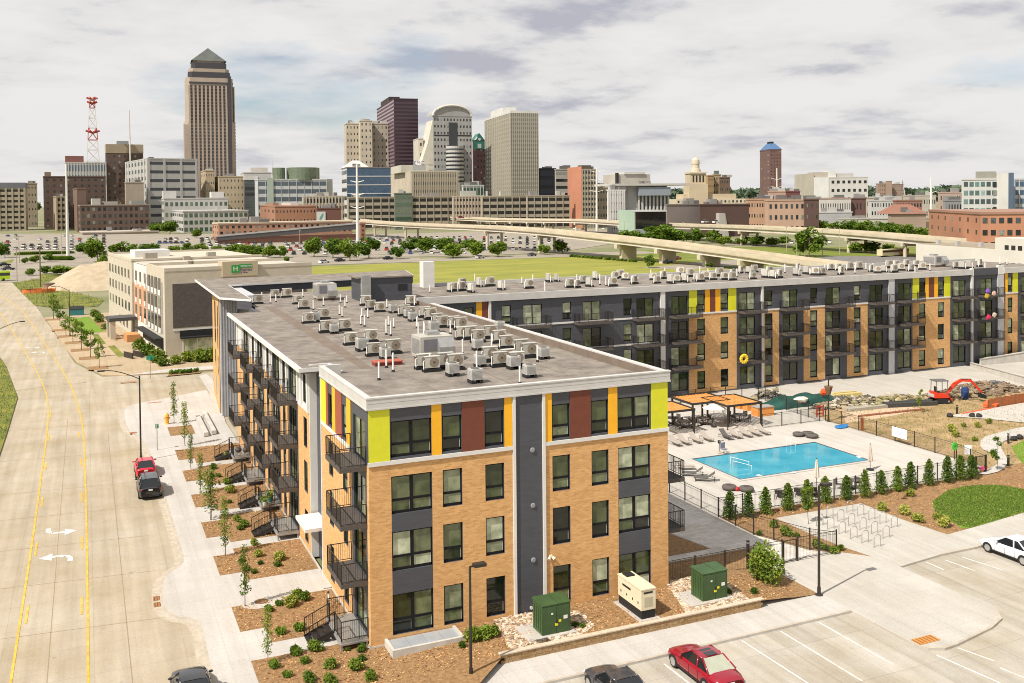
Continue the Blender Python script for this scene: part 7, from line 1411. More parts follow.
# ================================================================== downtown
FB = {}
def fpart(root, name, key, mk, m, loc, rz):
    if key not in FB: FB[key] = mk().data(name, m)
    return link(name, FB[key], root, loc, rz)
def facade(root, face, Lw, Dp, z0, h, style, nf, nc, wallm, glm, fr=.55, pw=.3, proud=.35):
    if face == 'F': L_, org, rz = Lw, (0, 0), 0
    elif face == 'L': L_, org, rz = Dp, (0, Dp), -math.pi/2
    else: L_, org, rz = Dp, (Lw, 0), math.pi/2
    u = Vector((math.cos(rz), math.sin(rz))); n = Vector((math.sin(rz), -math.cos(rz))); fh = h/nf
    P = lambda x, d, z: (org[0]+u.x*x+n.x*d, org[1]+u.y*x+n.y*d, z)
    bn = 'opening' if style == 'garage' else 'window_band'
    if style in ('ribbon', 'grid', 'garage'):
        for f in range(nf): fpart(root, bn, ('b', round(L_, 1), round(fh*fr, 2), glm.name), lambda: MB().box(.25, L_-.25, -.06, .1, 0, fh*fr), glm, P(0, 0, z0+fh*f+fh*(1-fr)*.55), rz)
    if style in ('grid', 'garage'):
        w_ = L_/nc*pw
        for c in range(nc+1): fpart(root, 'pier', ('p', round(w_, 2), round(h, 1), wallm.name, proud), lambda: MB().box(-w_/2, w_/2, -proud, 0.05, 0, h), wallm, P(min(max(c*L_/nc, w_/2), L_-w_/2), 0, z0), rz)
    if style == 'punch':
        if nf*nc*1.5 < 70: nc = int(nc*1.5)
        w_ = L_/nc*pw
        for f in range(nf):
            for c in range(nc): fpart(root, 'window', ('w', round(w_, 2), round(fh*fr, 2), glm.name), lambda: MB().box(-w_/2, w_/2, -.08, .1, 0, fh*fr), glm, P((c+.5)*L_/nc, 0, z0+fh*f+fh*(1-fr)*.5), rz)
    if style == 'glass':
        fpart(root, 'glass_wall', ('g', round(L_, 1), round(h, 1), glm.name), lambda: MB().box(.2, L_-.2, -.1, .1, 0, h), glm, P(0, 0, z0), rz)
        for f in range(nf): fpart(root, 'spandrel', ('s', round(L_, 1), wallm.name, round(fh, 1)), lambda: MB().box(0, L_, -.3, .05, 0, fh*(1-fr)), wallm, P(0, 0, z0+f*fh), rz)
CW = {}
def cw(c, rough=.75):
    k = tuple(c)
    g_ = sum(c)/3; c = [(v*.8+g_*.2)*.80 for v in c]
    if k not in CW: CW[k] = mat('stone_%d' % len(CW), c, rough, var=.1, vscale=.08)
    return CW[k]
GB = M['farglass']; BLUE = glassmat('blue_glass', [(0, (.05, .09, .16)), (.5, (.08, .13, .21)), (.8, (.14, .19, .26))], .1); BLK = mat('dark_opening', (.018, .016, .014), .8); GRN = glassmat('green_glass', [(0, (.05, .085, .06)), (.5, (.09, .13, .09)), (.8, (.15, .18, .13))], .1)
def city(label, xl, xc, xr, yt, d, wall, F=None, S=None, vp=235, D=22, name='office_building', cat='building', R=False, roof=None, z0=0, cap=.0, capc=None, yb=None):
    """xl..xc left face, xc..xr front (R: xl..xc front, xc..xr right face). F,S = (style, floors, columns, fill, pier, glass)"""
    base = at(xc, 200, d); P = Vector((base.x, base.y)); Yd = hdir(vp); Xd = Vector((Yd.y, -Yd.x)); h = at(xc, yt, d).z
    if not R:
        w_ = hit(xr, P, Xd); dp = hit(xl, P, Yd) if xl < xc else D; O = P
    else:
        w_ = -hit(xl, P, Xd); dp = hit(xr, P, Yd) if xr > xc else D; O = P-Xd*w_
    dp = abs(dp) if 0 < abs(dp) < 150 else D
    zb = 0 if yb is None else at(xc, yb, d).z
    t = thing(name, label, cat, (O.x, O.y, zb), math.atan2(Xd.y, Xd.x)); wm_ = cw(wall)
    h -= zb
    MB().box(0, w_, 0, dp, 0, h).build('wall', wm_, t)
    MB().box(-.3, w_+.3, -.3, dp+.3, h, h+.9+cap).build('parapet', cw(capc or wall), t)
    if F: st, nf, nc, fr, pw, gl = F; facade(t, 'F', w_, dp, 0, h, st, nf, nc, wm_, gl, fr, pw)
    if S: st, nf, nc, fr, pw, gl = S; facade(t, 'R' if R else 'L', w_, dp, 0, h, st, nf, nc, wm_, gl, fr, pw)
    if roof:
        for (a, b, hh, c) in roof: MB().box(w_*a, w_*b, dp*.25, dp*.75, h+.5, h+hh).build('roof_plant', cw(c), t)
    if not roof and d > 560 and w_ > 8:
        for k in range(rnd.randint(2, 4)):
            a, b, e_ = rnd.uniform(.05, .75), rnd.uniform(.1, .6), rnd.uniform(2, 5); MB().box(w_*a, w_*a+e_*1.4, dp*b, dp*b+e_, h+.9, h+.9+rnd.uniform(1.2, 3.5)).build('roof_plant', cw(rnd.choice(((.5, .48, .44), (.3, .28, .26), (.16, .15, .14)))), t)
    return t, w_, dp, h
tan, cream, brn, gry, wht = (.42, .34, .22), (.58, .51, .38), (.13, .075, .05), (.36, .345, .31), (.62, .60, .56)
# ---- left cluster
city('tan parking block with rows of dark openings at the left frame edge', -14, 25.5, 27.5, 188, 880, (.44, .37, .24), ('garage', 8, 6, .42, .28, BLK), None, vp=87, R=True, D=30, capc=(.17, .18, .2), cap=4, name='parking_garage')
city('narrow tan slab between the tan parking block and the brick hotel', 27, 27.5, 37, 184, 1000, (.36, .28, .18), ('punch', 6, 2, .3, .25, GB), None, vp=87)
city('broad dark brown brick block with a lit left edge', 37, 44, 106, 177, 930, (.145, .085, .06), ('punch', 9, 9, .35, .3, GB), ('punch', 9, 2, .4, .3, GB), vp=20, roof=[(.02, .12, 5, (.3, .2, .12))])
city('narrow tan brick block with dark openings behind the tall white pole', 53, 56, 66, 197, 860, (.40, .31, .19), ('garage', 6, 2, .45, .3, BLK), None, vp=20, D=16)
city('tall brown brick stair block beside the pole', 73, 77, 86, 189, 820, (.20, .12, .08), None, None, vp=20, D=14)
city('four-storey brown brick building with pale windows and a flat roof', 78, 80, 149, 206, 790, (.165, .095, .065), ('punch', 4, 9, .5, .5, M['farglass']), ('punch', 4, 2, .5, .4, GB), vp=20, D=25, capc=(.3, .23, .16), roof=[(.18, .3, 6, (.5, .48, .42)), (.35, .55, 3.5, (.4, .38, .34)), (.75, .95, 4, (.3, .3, .28))])
city('long low tan windowless block in front of the brown brick building', 79, 82, 158, 233.5, 740, (.38, .30, .22), None, None, vp=20, D=16, capc=(.5, .42, .33))
city('white gridded office slab behind the brick block', 64, 66, 107, 163, 1060, (.60, .58, .55), ('grid', 6, 14, .6, .35, BLUE), None, vp=60, roof=[(.0, .45, 8, (.26, .09, .07))])
city('brown and tan slab below the lattice mast', 106, 107, 144, 153, 1080, (.15, .09, .065), ('punch', 12, 7, .4, .35, GB), None, vp=60, cap=9, capc=(.42, .33, .2), roof=[(.3, .62, 14, (.3, .33, .33))])
city('pale grey office with dark ribbon windows and a finned left side', 126, 148, 198, 159, 900, (.50, .485, .44), ('grid', 8, 3, .34, .14, mat('slate_glass', (.05, .055, .065), .3)), ('grid', 9, 7, .5, .45, GB), vp=-100)
city('tan windowless annex before the finned office', 125, 126, 144, 183, 880, (.45, .36, .26), None, None, vp=60)
t, w_, dp, h = city('low pale office with green-tinted windows behind the front block', 148, 164, 228, 199, 830, (.52, .50, .45), ('punch', 3, 9, .36, .55, GRN), ('punch', 4, 3, .4, .6, GRN), vp=60, roof=[(.0, .2, 7, (.62, .6, .56)), (.75, .95, 6, (.65, .63, .6))])
city('low pale-grey three-storey office with square windows', 165, 183, 248, 212, 760, (.50, .48, .44), ('punch', 3, 9, .55, .66, GRN), ('punch', 3, 6, .4, .7, GB), vp=60)
city('tan masonry tower with small windows in front of the skyscraper', 201, 206, 215, 171, 960, (.55, .42, .25), ('punch', 7, 3, .3, .25, GB), ('punch', 7, 2, .3, .2, GB), vp=100)
city('second tan masonry block right of the narrow gap', 214, 219, 244, 177, 960, (.55, .43, .26), ('punch', 7, 5, .3, .25, GB), ('punch', 7, 2, .3, .2, GB), vp=100)
city('dark glass slab with a white top beside the tan block', 243, 245, 258, 180, 960, (.08, .09, .09), ('ribbon', 8, 3, .6, .2, GB), None, vp=150, cap=3, capc=wht)
# ---- the pyramid-topped skyscraper
d = 1052; base = at(220.5, 200, d); Yd = hdir(150); Xd = Vector((Yd.y, -Yd.x)); P = Vector((base.x, base.y))
w1 = 34.0; w2 = 26.0
sk = thing('skyscraper', 'tallest stone tower with a stepped crown and pyramid roof', 'skyscraper', (P.x-Xd.x*w1, P.y-Xd.y*w1, 0), math.atan2(Xd.y, Xd.x))
zt = lambda y: at(216, y, d).z
stone = cw((.47, .365, .275)); dglass = mat('bronze_glass', (.045, .04, .042), .15, spec=.6)
def lev(x0, x1, y0, y1, z0, z1, m, nm='wall'): return MB().prism([(x0+4, y0), (x1-4, y0), (x1, y0+4), (x1, y1-4), (x1-4, y1), (x0+4, y1), (x0, y1-4), (x0, y0+4)], z0, z1).build(nm, m, sk)
TW = w1+17; D1 = 44
lev(-1.5, TW, 0, D1, 0, zt(122), stone, 'base_shaft'); lev(.5, TW-2, 1, D1-1, zt(122), zt(78), stone, 'middle_shaft'); lev(3, TW-4.5, 3, D1-3, zt(78), zt(72), dglass, 'glass_band'); lev(4, TW-5.5, 4, D1-4, zt(72), zt(68.5), stone, 'stone_band'); lev(6.5, TW-8, 5.5, D1-6, zt(68.5), zt(62.5), dglass, 'glass_crown'); lev(8.5, TW-10, 7, D1-8, zt(62.5), zt(60), stone, 'cornice')
c = ((TW-1.5)/2, D1/2-.5, zt(45.5)); z = zt(60.5); q = [(6.5, 5.5), (TW-8, 5.5), (TW-8, D1-6), (6.5, D1-6)]; rf = MB(); rf.add([(x, y, z) for x, y in q]+[c], [(i, (i+1) % 4, 4) for i in range(4)]); rf.build('pyramid_roof', mat('copper_roof', (.10, .11, .10), .5, metal=.2, var=.2, vscale=.1), sk)
nf = 38
for f in range(nf):
    zz = 20+(zt(79)-22)*f/nf; o_ = 0 if zz < zt(123) else 1.6
    fpart(sk, 'window_band', ('sk', o_), lambda: MB().box(3, TW-7, -.35, 0, 0, 2.0), dglass, (o_*.5, o_*.6-.06 if o_ else -.06, zz), 0)
    fpart(sk, 'window_band', ('skr', o_), lambda: MB().box(4.5, D1-5, -.3, 0, 0, 2.0), dglass, (TW-(2 if o_ else 0), 0, zz), math.pi/2)
for i in range(11): fpart(sk, 'pier', ('skp', 0), lambda: MB().box(-.95, .95, -.9, 0, 0, zt(86)), stone, (4+i*(TW-9)/10, .2, 0), 0)
for i in range(10): fpart(sk, 'pier', ('skq', 0), lambda: MB().box(-1.0, 1.0, -.9, 0, 0, zt(86)), stone, (TW-1.2, 5+i*(D1-10)/9, 0), math.pi/2)
MB().box(TW-7.5, TW-4, -.8, .5, 0, zt(76)).build('glass_strip', dglass, sk); MB().box(-2, 5, -1.2, D1*.6, 0, zt(125)).build('side_wing', stone, sk)
# ---- lattice mast and thin mast
p = at(94, 200, 1060); lm_ = thing('lattice_mast', 'red and white lattice broadcast mast with dish arrays', 'mast', (p.x, p.y, 0)); zz = lambda y: at(94, y, 1060).z
redp, whp = plain((.42, .07, .05), .6), plain((.66, .63, .6), .6); lv = [162, 150, 140, 128, 118, 108, 100, 97]
for k, (a, b) in enumerate(zip(lv[:-1], lv[1:])):
    mb = MB(); za, zb = zz(a), zz(b); ra = 6.2-4.0*(162-a)/65; rb_ = 6.2-4.0*(162-b)/65; C4 = lambda r, z: [(-r, -r, z), (r, -r, z), (r, r, z), (-r, r, z)]
    A, B = C4(ra, za), C4(rb_, zb)
    for i in range(4): mb.tube(A[i], B[i], .55, 4); mb.tube(A[i], A[(i+1) % 4], .4, 4); mb.tube(A[i], B[(i+1) % 4], .35, 4); mb.tube(A[(i+1) % 4], B[i], .35, 4)
    mb.build('mast_section', redp if k in (2, 5) else whp, lm_)
mb = MB()
for yy, r in ((133, 7), (100, 5.5), (104, 5)):
    for a in range(6): mb.tube((0, 0, zz(yy)), (r*math.cos(a*1.05), r*math.sin(a*1.05), zz(yy)+2.5), 1.1, 5)
mb.build('dish_array', redp, lm_)
def mast(x, y0, y1, d, label, r=.7): p = at(x, 200, d); t = thing('antenna_mast', label, 'antenna', (p.x, p.y, 0)); MB().tube((0, 0, 0), (0, 0, at(x, y0, d).z), r*1.3, 6, r).build('lower_mast', pole_m, t); MB().tube((0, 0, at(x, y0, d).z), (0, 0, at(x, y1, d).z), r, 5, r*.4).build('upper_mast', plain((.5, .42, .4), .6), t)
mast(131, 140, 110, 1060, 'thin pale antenna mast right of the lattice mast'); mast(272.5, 175, 156, 980, 'thin red and white antenna above the curved glass office', .5)
# ---- centre left
city('long low orange brick garage with square openings', 212, 218, 352, 224.5, 600, (.50, .24, .13), ('punch', 3, 24, .42, .42, M['farglass']), ('punch', 3, 2, .4, .3, GB), vp=20, D=30, name='brick_garage', capc=(.58, .45, .3))
t, w_, dp, h = city('low red-brown brick ramp wall in front of the orange garage', 214, 216, 362, 239, 560, (.30, .13, .08), None, None, vp=20, D=14)
MB().prism([(0, -1), (w_, -1), (w_, 2), (0, 2)], [h-1.0, h+4, h+4, h-1.0], [h+1.2, h+7.2, h+7.2, h+1.2], bottom=True).build('ramp_roof', plain((.09, .085, .085), .7), t); MB().prism([(0, -1.2), (w_, -1.2), (w_, -1), (0, -1)], [h+1.2, h+7.2, h+7.2, h+1.2], [h+2.2, h+8.2, h+8.2, h+2.2]).build('ramp_edge', cw((.5, .48, .45)), t)
city('small brick tower block at the end of the ramp wall', 358, 360, 365, 224, 585, (.42, .18, .09), ('punch', 4, 1, .4, .3, BLK), None, vp=20, D=8)
city('old orange brick block in front of the curved glass office', 260, 275, 316, 207, 720, (.42, .18, .085), ('punch', 3, 8, .25, .3, GB), ('punch', 3, 3, .3, .3, GB), vp=180, roof=[(.05, .2, 3, (.35, .2, .12)), (.5, .7, 3, (.6, .55, .5))])
t, w_, dp, h = city('dark red brick block with a white billboard on its left edge', 316, 317, 341, 209, 720, (.19, .075, .05), None, None, vp=180); MB().box(-.5, 6, -.6, -.1, h-11, h-2).build('billboard', cw((.66, .66, .62)), t); MB().prism([(1.6, -.75), (4.2, -.75), (4.2, -.6), (1.6, -.6)], [h-9, h-5, h-5, h-9], [h-6.5, h-2.5, h-2.5, h-6.5]).build('billboard_mark', plain((.1, .3, .25), .5), t)
t, w_, dp, h = city('curved-front white office with long glass ribbons', 254, 258, 327, 180, 930, (.56, .57, .56), ('grid', 6, 9, .55, .06, mat('steel_glass', (.09, .11, .13), .15)), None, vp=170, D=25); MB().lathe([(16, h), (16, h+12), (15, h+12.4)], 24, (w_*.68, 14)).build('glass_drum', GRN, t); MB().lathe([(6, h), (6, h+12)], 16, (w_*.32, 10)).build('glass_drum', GRN, t); MB().box(w_*.13, w_*.22, -1, 4, 0, h+2).build('green_stair', cw((.4, .48, .38)), t); MB().lathe([(9, 0), (9, h+.8)], 24, (w_-2, 9)).build('curved_corner', cw((.5, .51, .5)), t)
city('white stepped roofline slab behind the curved office', 241, 244, 272, 173, 1010, wht, None, None, vp=170, roof=[(.3, .9, 6, (.55, .5, .42))])
city('white-striped and blue glass office under the hipped roof', 327, 347, 391, 168, 840, (.60, .60, .58), ('glass', 7, 8, .9, .2, BLUE), ('ribbon', 7, 6, .45, .2, GB), vp=235, D=40, capc=(.22, .19, .17))
p = at(356, 200, 870); t = thing('hip_roof_pavilion', 'pale hipped roof pavilion above the blue glass office', 'pavilion', (p.x, p.y, 0)); za, zb = at(356, 168, 870).z, at(356, 160.5, 870).z; MB().box(-10, 10, -8, 8, za-10, za).build('drum', cw(cream), t); MB().add([(-11, -9, za), (11, -9, za), (11, 9, za), (-11, 9, za), (-3, 0, zb), (3, 0, zb)], [(0, 1, 5, 4), (1, 2, 5), (2, 3, 4, 5), (3, 0, 4)]).build('hip_roof', cw(wht), t)
city('cream concrete hotel tower with stepped bays, left wing', 345, 347, 360, 124, 1100, (.56, .47, .34), ('punch', 15, 3, .35, .3, GB), None, vp=235, D=18)
city('cream concrete hotel tower with stepped bays, central bay', 359, 361, 373, 121, 1092, (.60, .51, .37), ('punch', 16, 3, .35, .3, GB), None, vp=235, D=20)
city('cream concrete hotel tower with stepped bays, right wing', 372, 373, 389, 124, 1104, (.48, .41, .31), ('punch', 15, 4, .35, .3, GB), None, vp=235, D=18)
city('tall dark purple-brown steel tower with thin floor lines', 378, 395, 419, 99, 1076, (.085, .045, .06), ('ribbon', 33, 8, .5, .2, mat('plum_glass', (.035, .02, .028), .2)), ('ribbon', 33, 6, .5, .2, mat('plum_light', (.22, .14, .16), .3)), vp=235, name='skyscraper', cat='skyscraper', roof=[(.0, .45, 6, (.05, .03, .03))])
city('small cream tower block left of the arched tower', 414, 419, 424, 139, 1010, (.60, .55, .44), ('punch', 8, 1, .3, .3, GB), None, vp=235)
# arched-top tower
d = 1000; t, w_, dp, h = city('pale tower with an arched top and a round glass bay', 433, 434, 472.5, 116, d, (.37, .36, .34), ('punch', 16, 12, .36, .42, M['farglass']), None, vp=160, D=30, name='skyscraper', cat='skyscraper')
mb = MB(); n = 16; vs = [(w_/2-w_/2*math.cos(math.pi*i/n), 0, h+at(452, 105, d).z*0+ (at(452, 105, d).z-h)*math.sin(math.pi*i/n)) for i in range(n+1)]; vs += [(x, 28, z) for x, _, z in vs]
mb.add(vs, [tuple(range(n, -1, -1))]+[(i, i+1, n+2+i, n+1+i) for i in range(n)]); mb.build('arched_top', cw((.37, .36, .34)), t); mb = MB(); mb.path([(x, -.5, z+.4) for x, y, z in vs[:n+1]], 1.4, 5); mb.build('arch_rim', cw((.66, .63, .56)), t)
MB().lathe([(9.5, 0), (9.5, at(452, 146, d).z)], 24, (w_*.55, 1)).build('round_bay', cw((.50, .49, .46)), t); [MB().lathe([(9.7, at(452, y, d).z), (9.7, at(452, y-1.6, d).z)], 24, (w_*.55, 1)).build('bay_window_band', GB, t) for y in range(150, 186, 4)]
MB().box(w_*.4, w_*.62, -.3, 0, at(452, 146, d).z, at(452, 122, d).z).build('central_window', M['farglass'], t); MB().box(.5, w_-.5, -.25, 0, at(452, 134.5, d).z-1, at(452, 134.5, d).z).build('dark_floor_band', BLK, t)
sl_ = [at(434, 120, d).z, at(420, 172, d).z]; wl_ = abs(hit(419.5, Vector((t.location.x, t.location.y)), Vector((hdir(160).y, -hdir(160).x)))); mb = MB(); mb.add([(-wl_, 2, 0), (0, 2, 0), (0, 2, sl_[0]), (-wl_*.35, 2, sl_[0]*.78), (-wl_, 2, sl_[1]), (-wl_, 26, 0), (0, 26, 0), (0, 26, sl_[0]), (-wl_*.35, 26, sl_[0]*.78), (-wl_, 26, sl_[1])], [(0, 1, 2, 3, 4), (0, 4, 9, 5), (4, 3, 8, 9), (3, 2, 7, 8)]); mb.build('sloped_wing', cw((.63, .58, .46)), t)
mb = MB(); [mb.box(-wl_+1+k*.35, -.5, 1.85, 2, sl_[1]*.3+k*5.5, sl_[1]*.3+k*5.5+.9) for k in range(9)]; mb.build('wing_floor_lines', cw((.45, .41, .33)), t)
t, w_, dp, h = city('dark red tower with a green gabled crown', 473, 474, 486, 141, 1080, (.085, .03, .03), ('punch', 14, 4, .35, .35, GB), None, vp=235); za = h; zb = at(480, 133, 1080).z; gr = plain((.03, .14, .11), .5); MB().add([(0, -.2, za-9), (w_, -.2, za-9), (w_, -.2, za), (w_*.75, -.2, za+4), (w_/2, -.2, zb), (w_*.25, -.2, za+2), (0, -.2, za), (w_/2, 18, zb), (0, 18, za), (w_, 18, za)], [(0, 1, 2, 3, 4, 5, 6), (6, 4, 7, 8), (4, 2, 9, 7)]).build('green_gable', gr, t); MB().box(w_*.35, w_*.65, -.5, -.2, za-8, za-3).build('crown_window', cw((.5, .55, .5)), t); o = MB().lathe([(1.6, 0), (1.6, .3)], 12).build('crown_medallion', cw((.6, .62, .58)), t, (w_/2, -.2, za+2)); o.rotation_euler = (math.pi/2, 0, 0)
city('wide grey gridded office tower with pale corner piers', 485.5, 511, 539, 113, 960, (.40, .37, .29), ('grid', 26, 14, .55, .3, mat('grey_bronze_glass', (.17, .155, .115), .15, spec=.6)), ('grid', 26, 14, .55, .3, mat('tan_bronze_glass', (.29, .25, .165), .2, spec=.5)), vp=235, name='skyscraper', cat='skyscraper', capc=(.66, .64, .58), cap=1.5, roof=[(.0, .45, 8, (.7, .68, .62))])
t, w_, dp, h = city('tan block with rows of small windows and a pale roof box', 390.5, 412, 458.5, 172, 880, (.45, .38, .26), ('grid', 7, 26, .34, .55, GB), None, vp=235, roof=[(-.1, .5, 7.5, (.58, .53, .42))], capc=(.52, .45, .32)); MB().box(-.4, 0, 4, dp-4, 0, h).build('pale_side', cw((.58, .49, .35)), t)
p = at(419, 163.2, 815); sg = thing('rooftop_sign', 'small blue letters of a rooftop sign before the cream tower', 'sign', (p.x, p.y, p.z), math.atan2(-_s, _c)); text('EMC', 4.2, plain((.03, .06, .3), .5), sg, (0, 0, 0), ext=.15); MB().box(-5.5, 5.5, .4, .8, -6, -1.8).build('sign_frame', M['metal'], sg)
# parking garages along the ramp
city('pale arcaded garage with tall narrow openings', 302, 303, 345, 197, 850, (.54, .46, .33), ('garage', 4, 13, .55, .45, BLK), None, vp=200, D=22, name='parking_garage')
city('cream building with tall dark slots above the long garage', 346, 347, 391, 186.5, 860, (.56, .49, .36), ('grid', 1, 10, .8, .5, BLK), None, vp=200, D=12, yb=199)
city('long open concrete garage left of the green stair tower', 347, 348, 397, 198, 810, (.44, .37, .26), ('garage', 5, 6, .5, .12, BLK), None, vp=200, D=30, name='parking_garage')
city('green glass stair tower in the row of garages', 394, 395, 412, 194, 800, (.16, .19, .14), ('ribbon', 5, 3, .5, .2, GRN), None, vp=200, D=12, name='stair_tower')
city('long open concrete garage in the middle of the row', 411, 412, 455, 197, 806, (.42, .35, .24), ('garage', 5, 6, .5, .12, BLK), None, vp=200, D=30, name='parking_garage')
city('pinkish garage block with close square openings', 452, 453, 484, 197, 806, (.52, .42, .31), ('garage', 5, 10, .4, .4, BLK), None, vp=200, D=30, name='parking_garage', roof=[(.25, .75, 5, (.5, .5, .42))])
city('long open concrete garage under the gridded tower, left half', 481, 482, 527, 197, 800, (.43, .365, .255), ('garage', 5, 6, .5, .12, BLK), None, vp=200, D=30, name='parking_garage', roof=[(.1, .13, 5, wht), (.4, .43, 4.5, wht)])
city('long open concrete garage under the gridded tower, right half', 526, 527, 570, 196.5, 800, (.42, .36, .255), ('garage', 5, 6, .5, .12, BLK), None, vp=200, D=30, name='parking_garage')
city('white glazed roof pavilion between tan block and garage', 462, 463, 484, 186, 850, (.55, .58, .52), ('grid', 1, 6, .7, .15, GRN), None, vp=200, D=12, yb=197)
# ---- centre right
city('blue-black glass block right of the gridded tower', 539, 540, 556, 169, 980, (.03, .03, .045), ('ribbon', 6, 4, .6, .2, mat('ink_glass', (.015, .016, .03), .15)), None, vp=235)
city('grey office with ribbon windows beside the orange tower', 555, 556, 568.5, 170, 860, (.38, .35, .29), ('ribbon', 8, 4, .4, .2, GB), None, vp=235)
t, w_, dp, h = city('tower with an orange brick left side and tan gridded front', 568, 582, 596.5, 170, 800, (.40, .345, .235), ('grid', 11, 5, .5, .3, GB), None, vp=270); MB().box(-.5, 0, 0, dp*.98, 0, h+3).build('orange_side', cw((.62, .22, .10)), t); MB().box(0, w_*.7, 2, 10, h, h+4).build('roof_plant', cw((.12, .09, .07)), t)
city('tan block with small windows behind the white arena', 596, 597, 608, 188, 820, (.40, .33, .22), ('punch', 5, 3, .35, .4, GB), None, vp=270, D=14)
t, w_, dp, h = city('white panelled left block of the modern arena', 607, 608, 625, 191, 680, (.66, .65, .62), ('grid', 5, 7, .2, .6, GB), None, vp=235, D=30, name='arena'); 
t, w_, dp, h = city('pale grey arena with a tall glazed front under flat roofs', 624, 628, 667, 186.5, 690, (.47, .47, .47), None, None, vp=235, D=45, name='arena'); MB().box(w_*.24, w_, -.5, 0, h*.3, h*.78).build('glazed_front', M['glassdark'], t); mb = MB(); [mb.box(w_*(.24+.095*i), w_*(.24+.095*i)+1.2, -1.2, -.5, h*.3, h*.8) for i in range(9)]; mb.build('column', cw(wht), t); MB().box(-14, w_+16, -5, 30, h+.5, h+2).build('flat_roof', cw((.55, .53, .47)), t); MB().box(w_*.22, w_+1, -4, 0, h*.8, h*.98).build('shade_fascia', cw((.3, .34, .4)), t); MB().box(-3, w_*.75, 12, 40, h+2, h+9).build('upper_hall', cw((.46, .42, .35)), t); MB().box(2, w_*.6, 11, 38, h+9, h+10.5).build('upper_roof', cw((.58, .55, .48)), t); MB().box(-4, -2.5, 11, 14, h, h+10).build('dark_fin', BLK, t)
t, w_, dp, h = city('low shed with a pale green left end and grey roof', 622, 635, 666, 212, 560, (.34, .36, .37), ('glass', 1, 8, .6, .2, M['glassdark']), None, vp=235, D=24, capc=(.6, .6, .58)); MB().box(-.4, 0, 0, 24, 0, h+1).build('green_end', cw((.36, .50, .36)), t)
city('windowless grey-brown stone wall block, left half', 666, 667, 699.5, 205.5, 600, (.24, .195, .17), None, None, vp=200, D=30); t, w_, dp, h = city('windowless dark red-brown wall block, right half', 699, 700, 749, 205.5, 598, (.13, .065, .05), None, None, vp=200, D=30); MB().box(w_*.32, w_*.44, -4, 0, 0, h*.75).build('stair_box', cw((.5, .46, .4)), t); MB().prism([(w_*.44, -4), (w_*.52, -4), (w_*.52, 0), (w_*.44, 0)], 0, [h*.75, .3, .3, h*.75]).build('stair_ramp', cw((.46, .42, .36)), t)
# domed tower
d = 830; p = at(698, 200, d); t = thing('domed_tower', 'cream stone tower with a small dome on a broad classical base', 'civic building', (p.x, p.y, 0), math.atan2(-_s, _c)+.1); za = lambda y: at(698, y, d).z; st_ = cw((.60, .47, .29)); st2 = cw((.66, .55, .37)); px2m = d/CF
MB().box(-22*px2m, 52*px2m, 0, 30, 0, za(199)).build('base_block', st2, t); MB().box(-14*px2m, 40*px2m, 2, 26, za(199), za(194)).build('upper_base', st_, t)
MB().box(-9.5*px2m, 9.5*px2m, -2, 16, 0, za(184)).build('tower_base', st_, t); MB().box(-8*px2m, 8*px2m, -1, 15, za(184), za(173.5)).build('tower_shaft', st_, t); MB().box(-8.8*px2m, 8.8*px2m, -2, 16, za(173.5), za(172)).build('cornice', st2, t)
MB().lathe([(5.2*px2m, za(172)), (5.0*px2m, za(169)), (4.0*px2m, za(168.5)), (3.8*px2m, za(164)), (4.3*px2m, za(163.6)), (3.9*px2m, za(160)), (2.6*px2m, za(158)), (.5*px2m, za(157)), (.2*px2m, za(154.5))], 16, (0, 7)).build('lantern_dome', st2, t, smooth=False)
[MB().box(x*px2m-.6, x*px2m+.6, -1.2, -1, za(182), za(175.5)).build('window', BLK, t) for x in (-5, -1.7, 1.7, 5)]; [MB().box(x*px2m-.7, x*px2m+.7, -.2, 0, za(202.5), za(200.5)).build('window', GB, t) for x in range(-20, 50, 4)]
city('golden brick hotel slab right of the domed tower', 704, 708, 714, 176, 900, (.42, .27, .10), ('punch', 7, 2, .3, .3, GB), None, vp=235, D=14); city('golden-brown hotel slab, middle bay with a dark roof vault', 712, 713, 721, 175, 905, (.52, .38, .2), ('punch', 7, 2, .35, .3, GB), None, vp=235, D=14, roof=[(.2, .8, 4, (.15, .2, .18))]); city('brown hotel slab at the right of the golden one', 719, 720, 730, 178, 895, (.20, .12, .07), ('punch', 6, 4, .35, .3, GB), None, vp=235, D=14)
t, w_, dp, h = city('slim brown brick tower with a blue mansard roof', 760, 770, 781.5, 150, 1250, (.19, .09, .07), ('punch', 20, 4, .35, .3, GB), ('punch', 20, 3, .35, .3, GB), vp=460, name='apartment_tower', cat='tower'); bl = plain((.06, .13, .26), .5); MB().add([(-.5, -.5, h+1), (w_+.5, -.5, h+1), (w_+.5, dp+.5, h+1), (-.5, dp+.5, h+1), (w_*.3, dp*.3, h+9), (w_*.7, dp*.3, h+9), (w_*.7, dp*.7, h+9), (w_*.3, dp*.7, h+9)], [(0, 1, 5, 4), (1, 2, 6, 5), (2, 3, 7, 6), (3, 0, 4, 7), (4, 5, 6, 7)]).build('blue_roof', bl, t); MB().box(w_*.3, w_*.6, dp*.3, dp*.6, h+9, h+11.5).build('roof_plant', BLK, t)
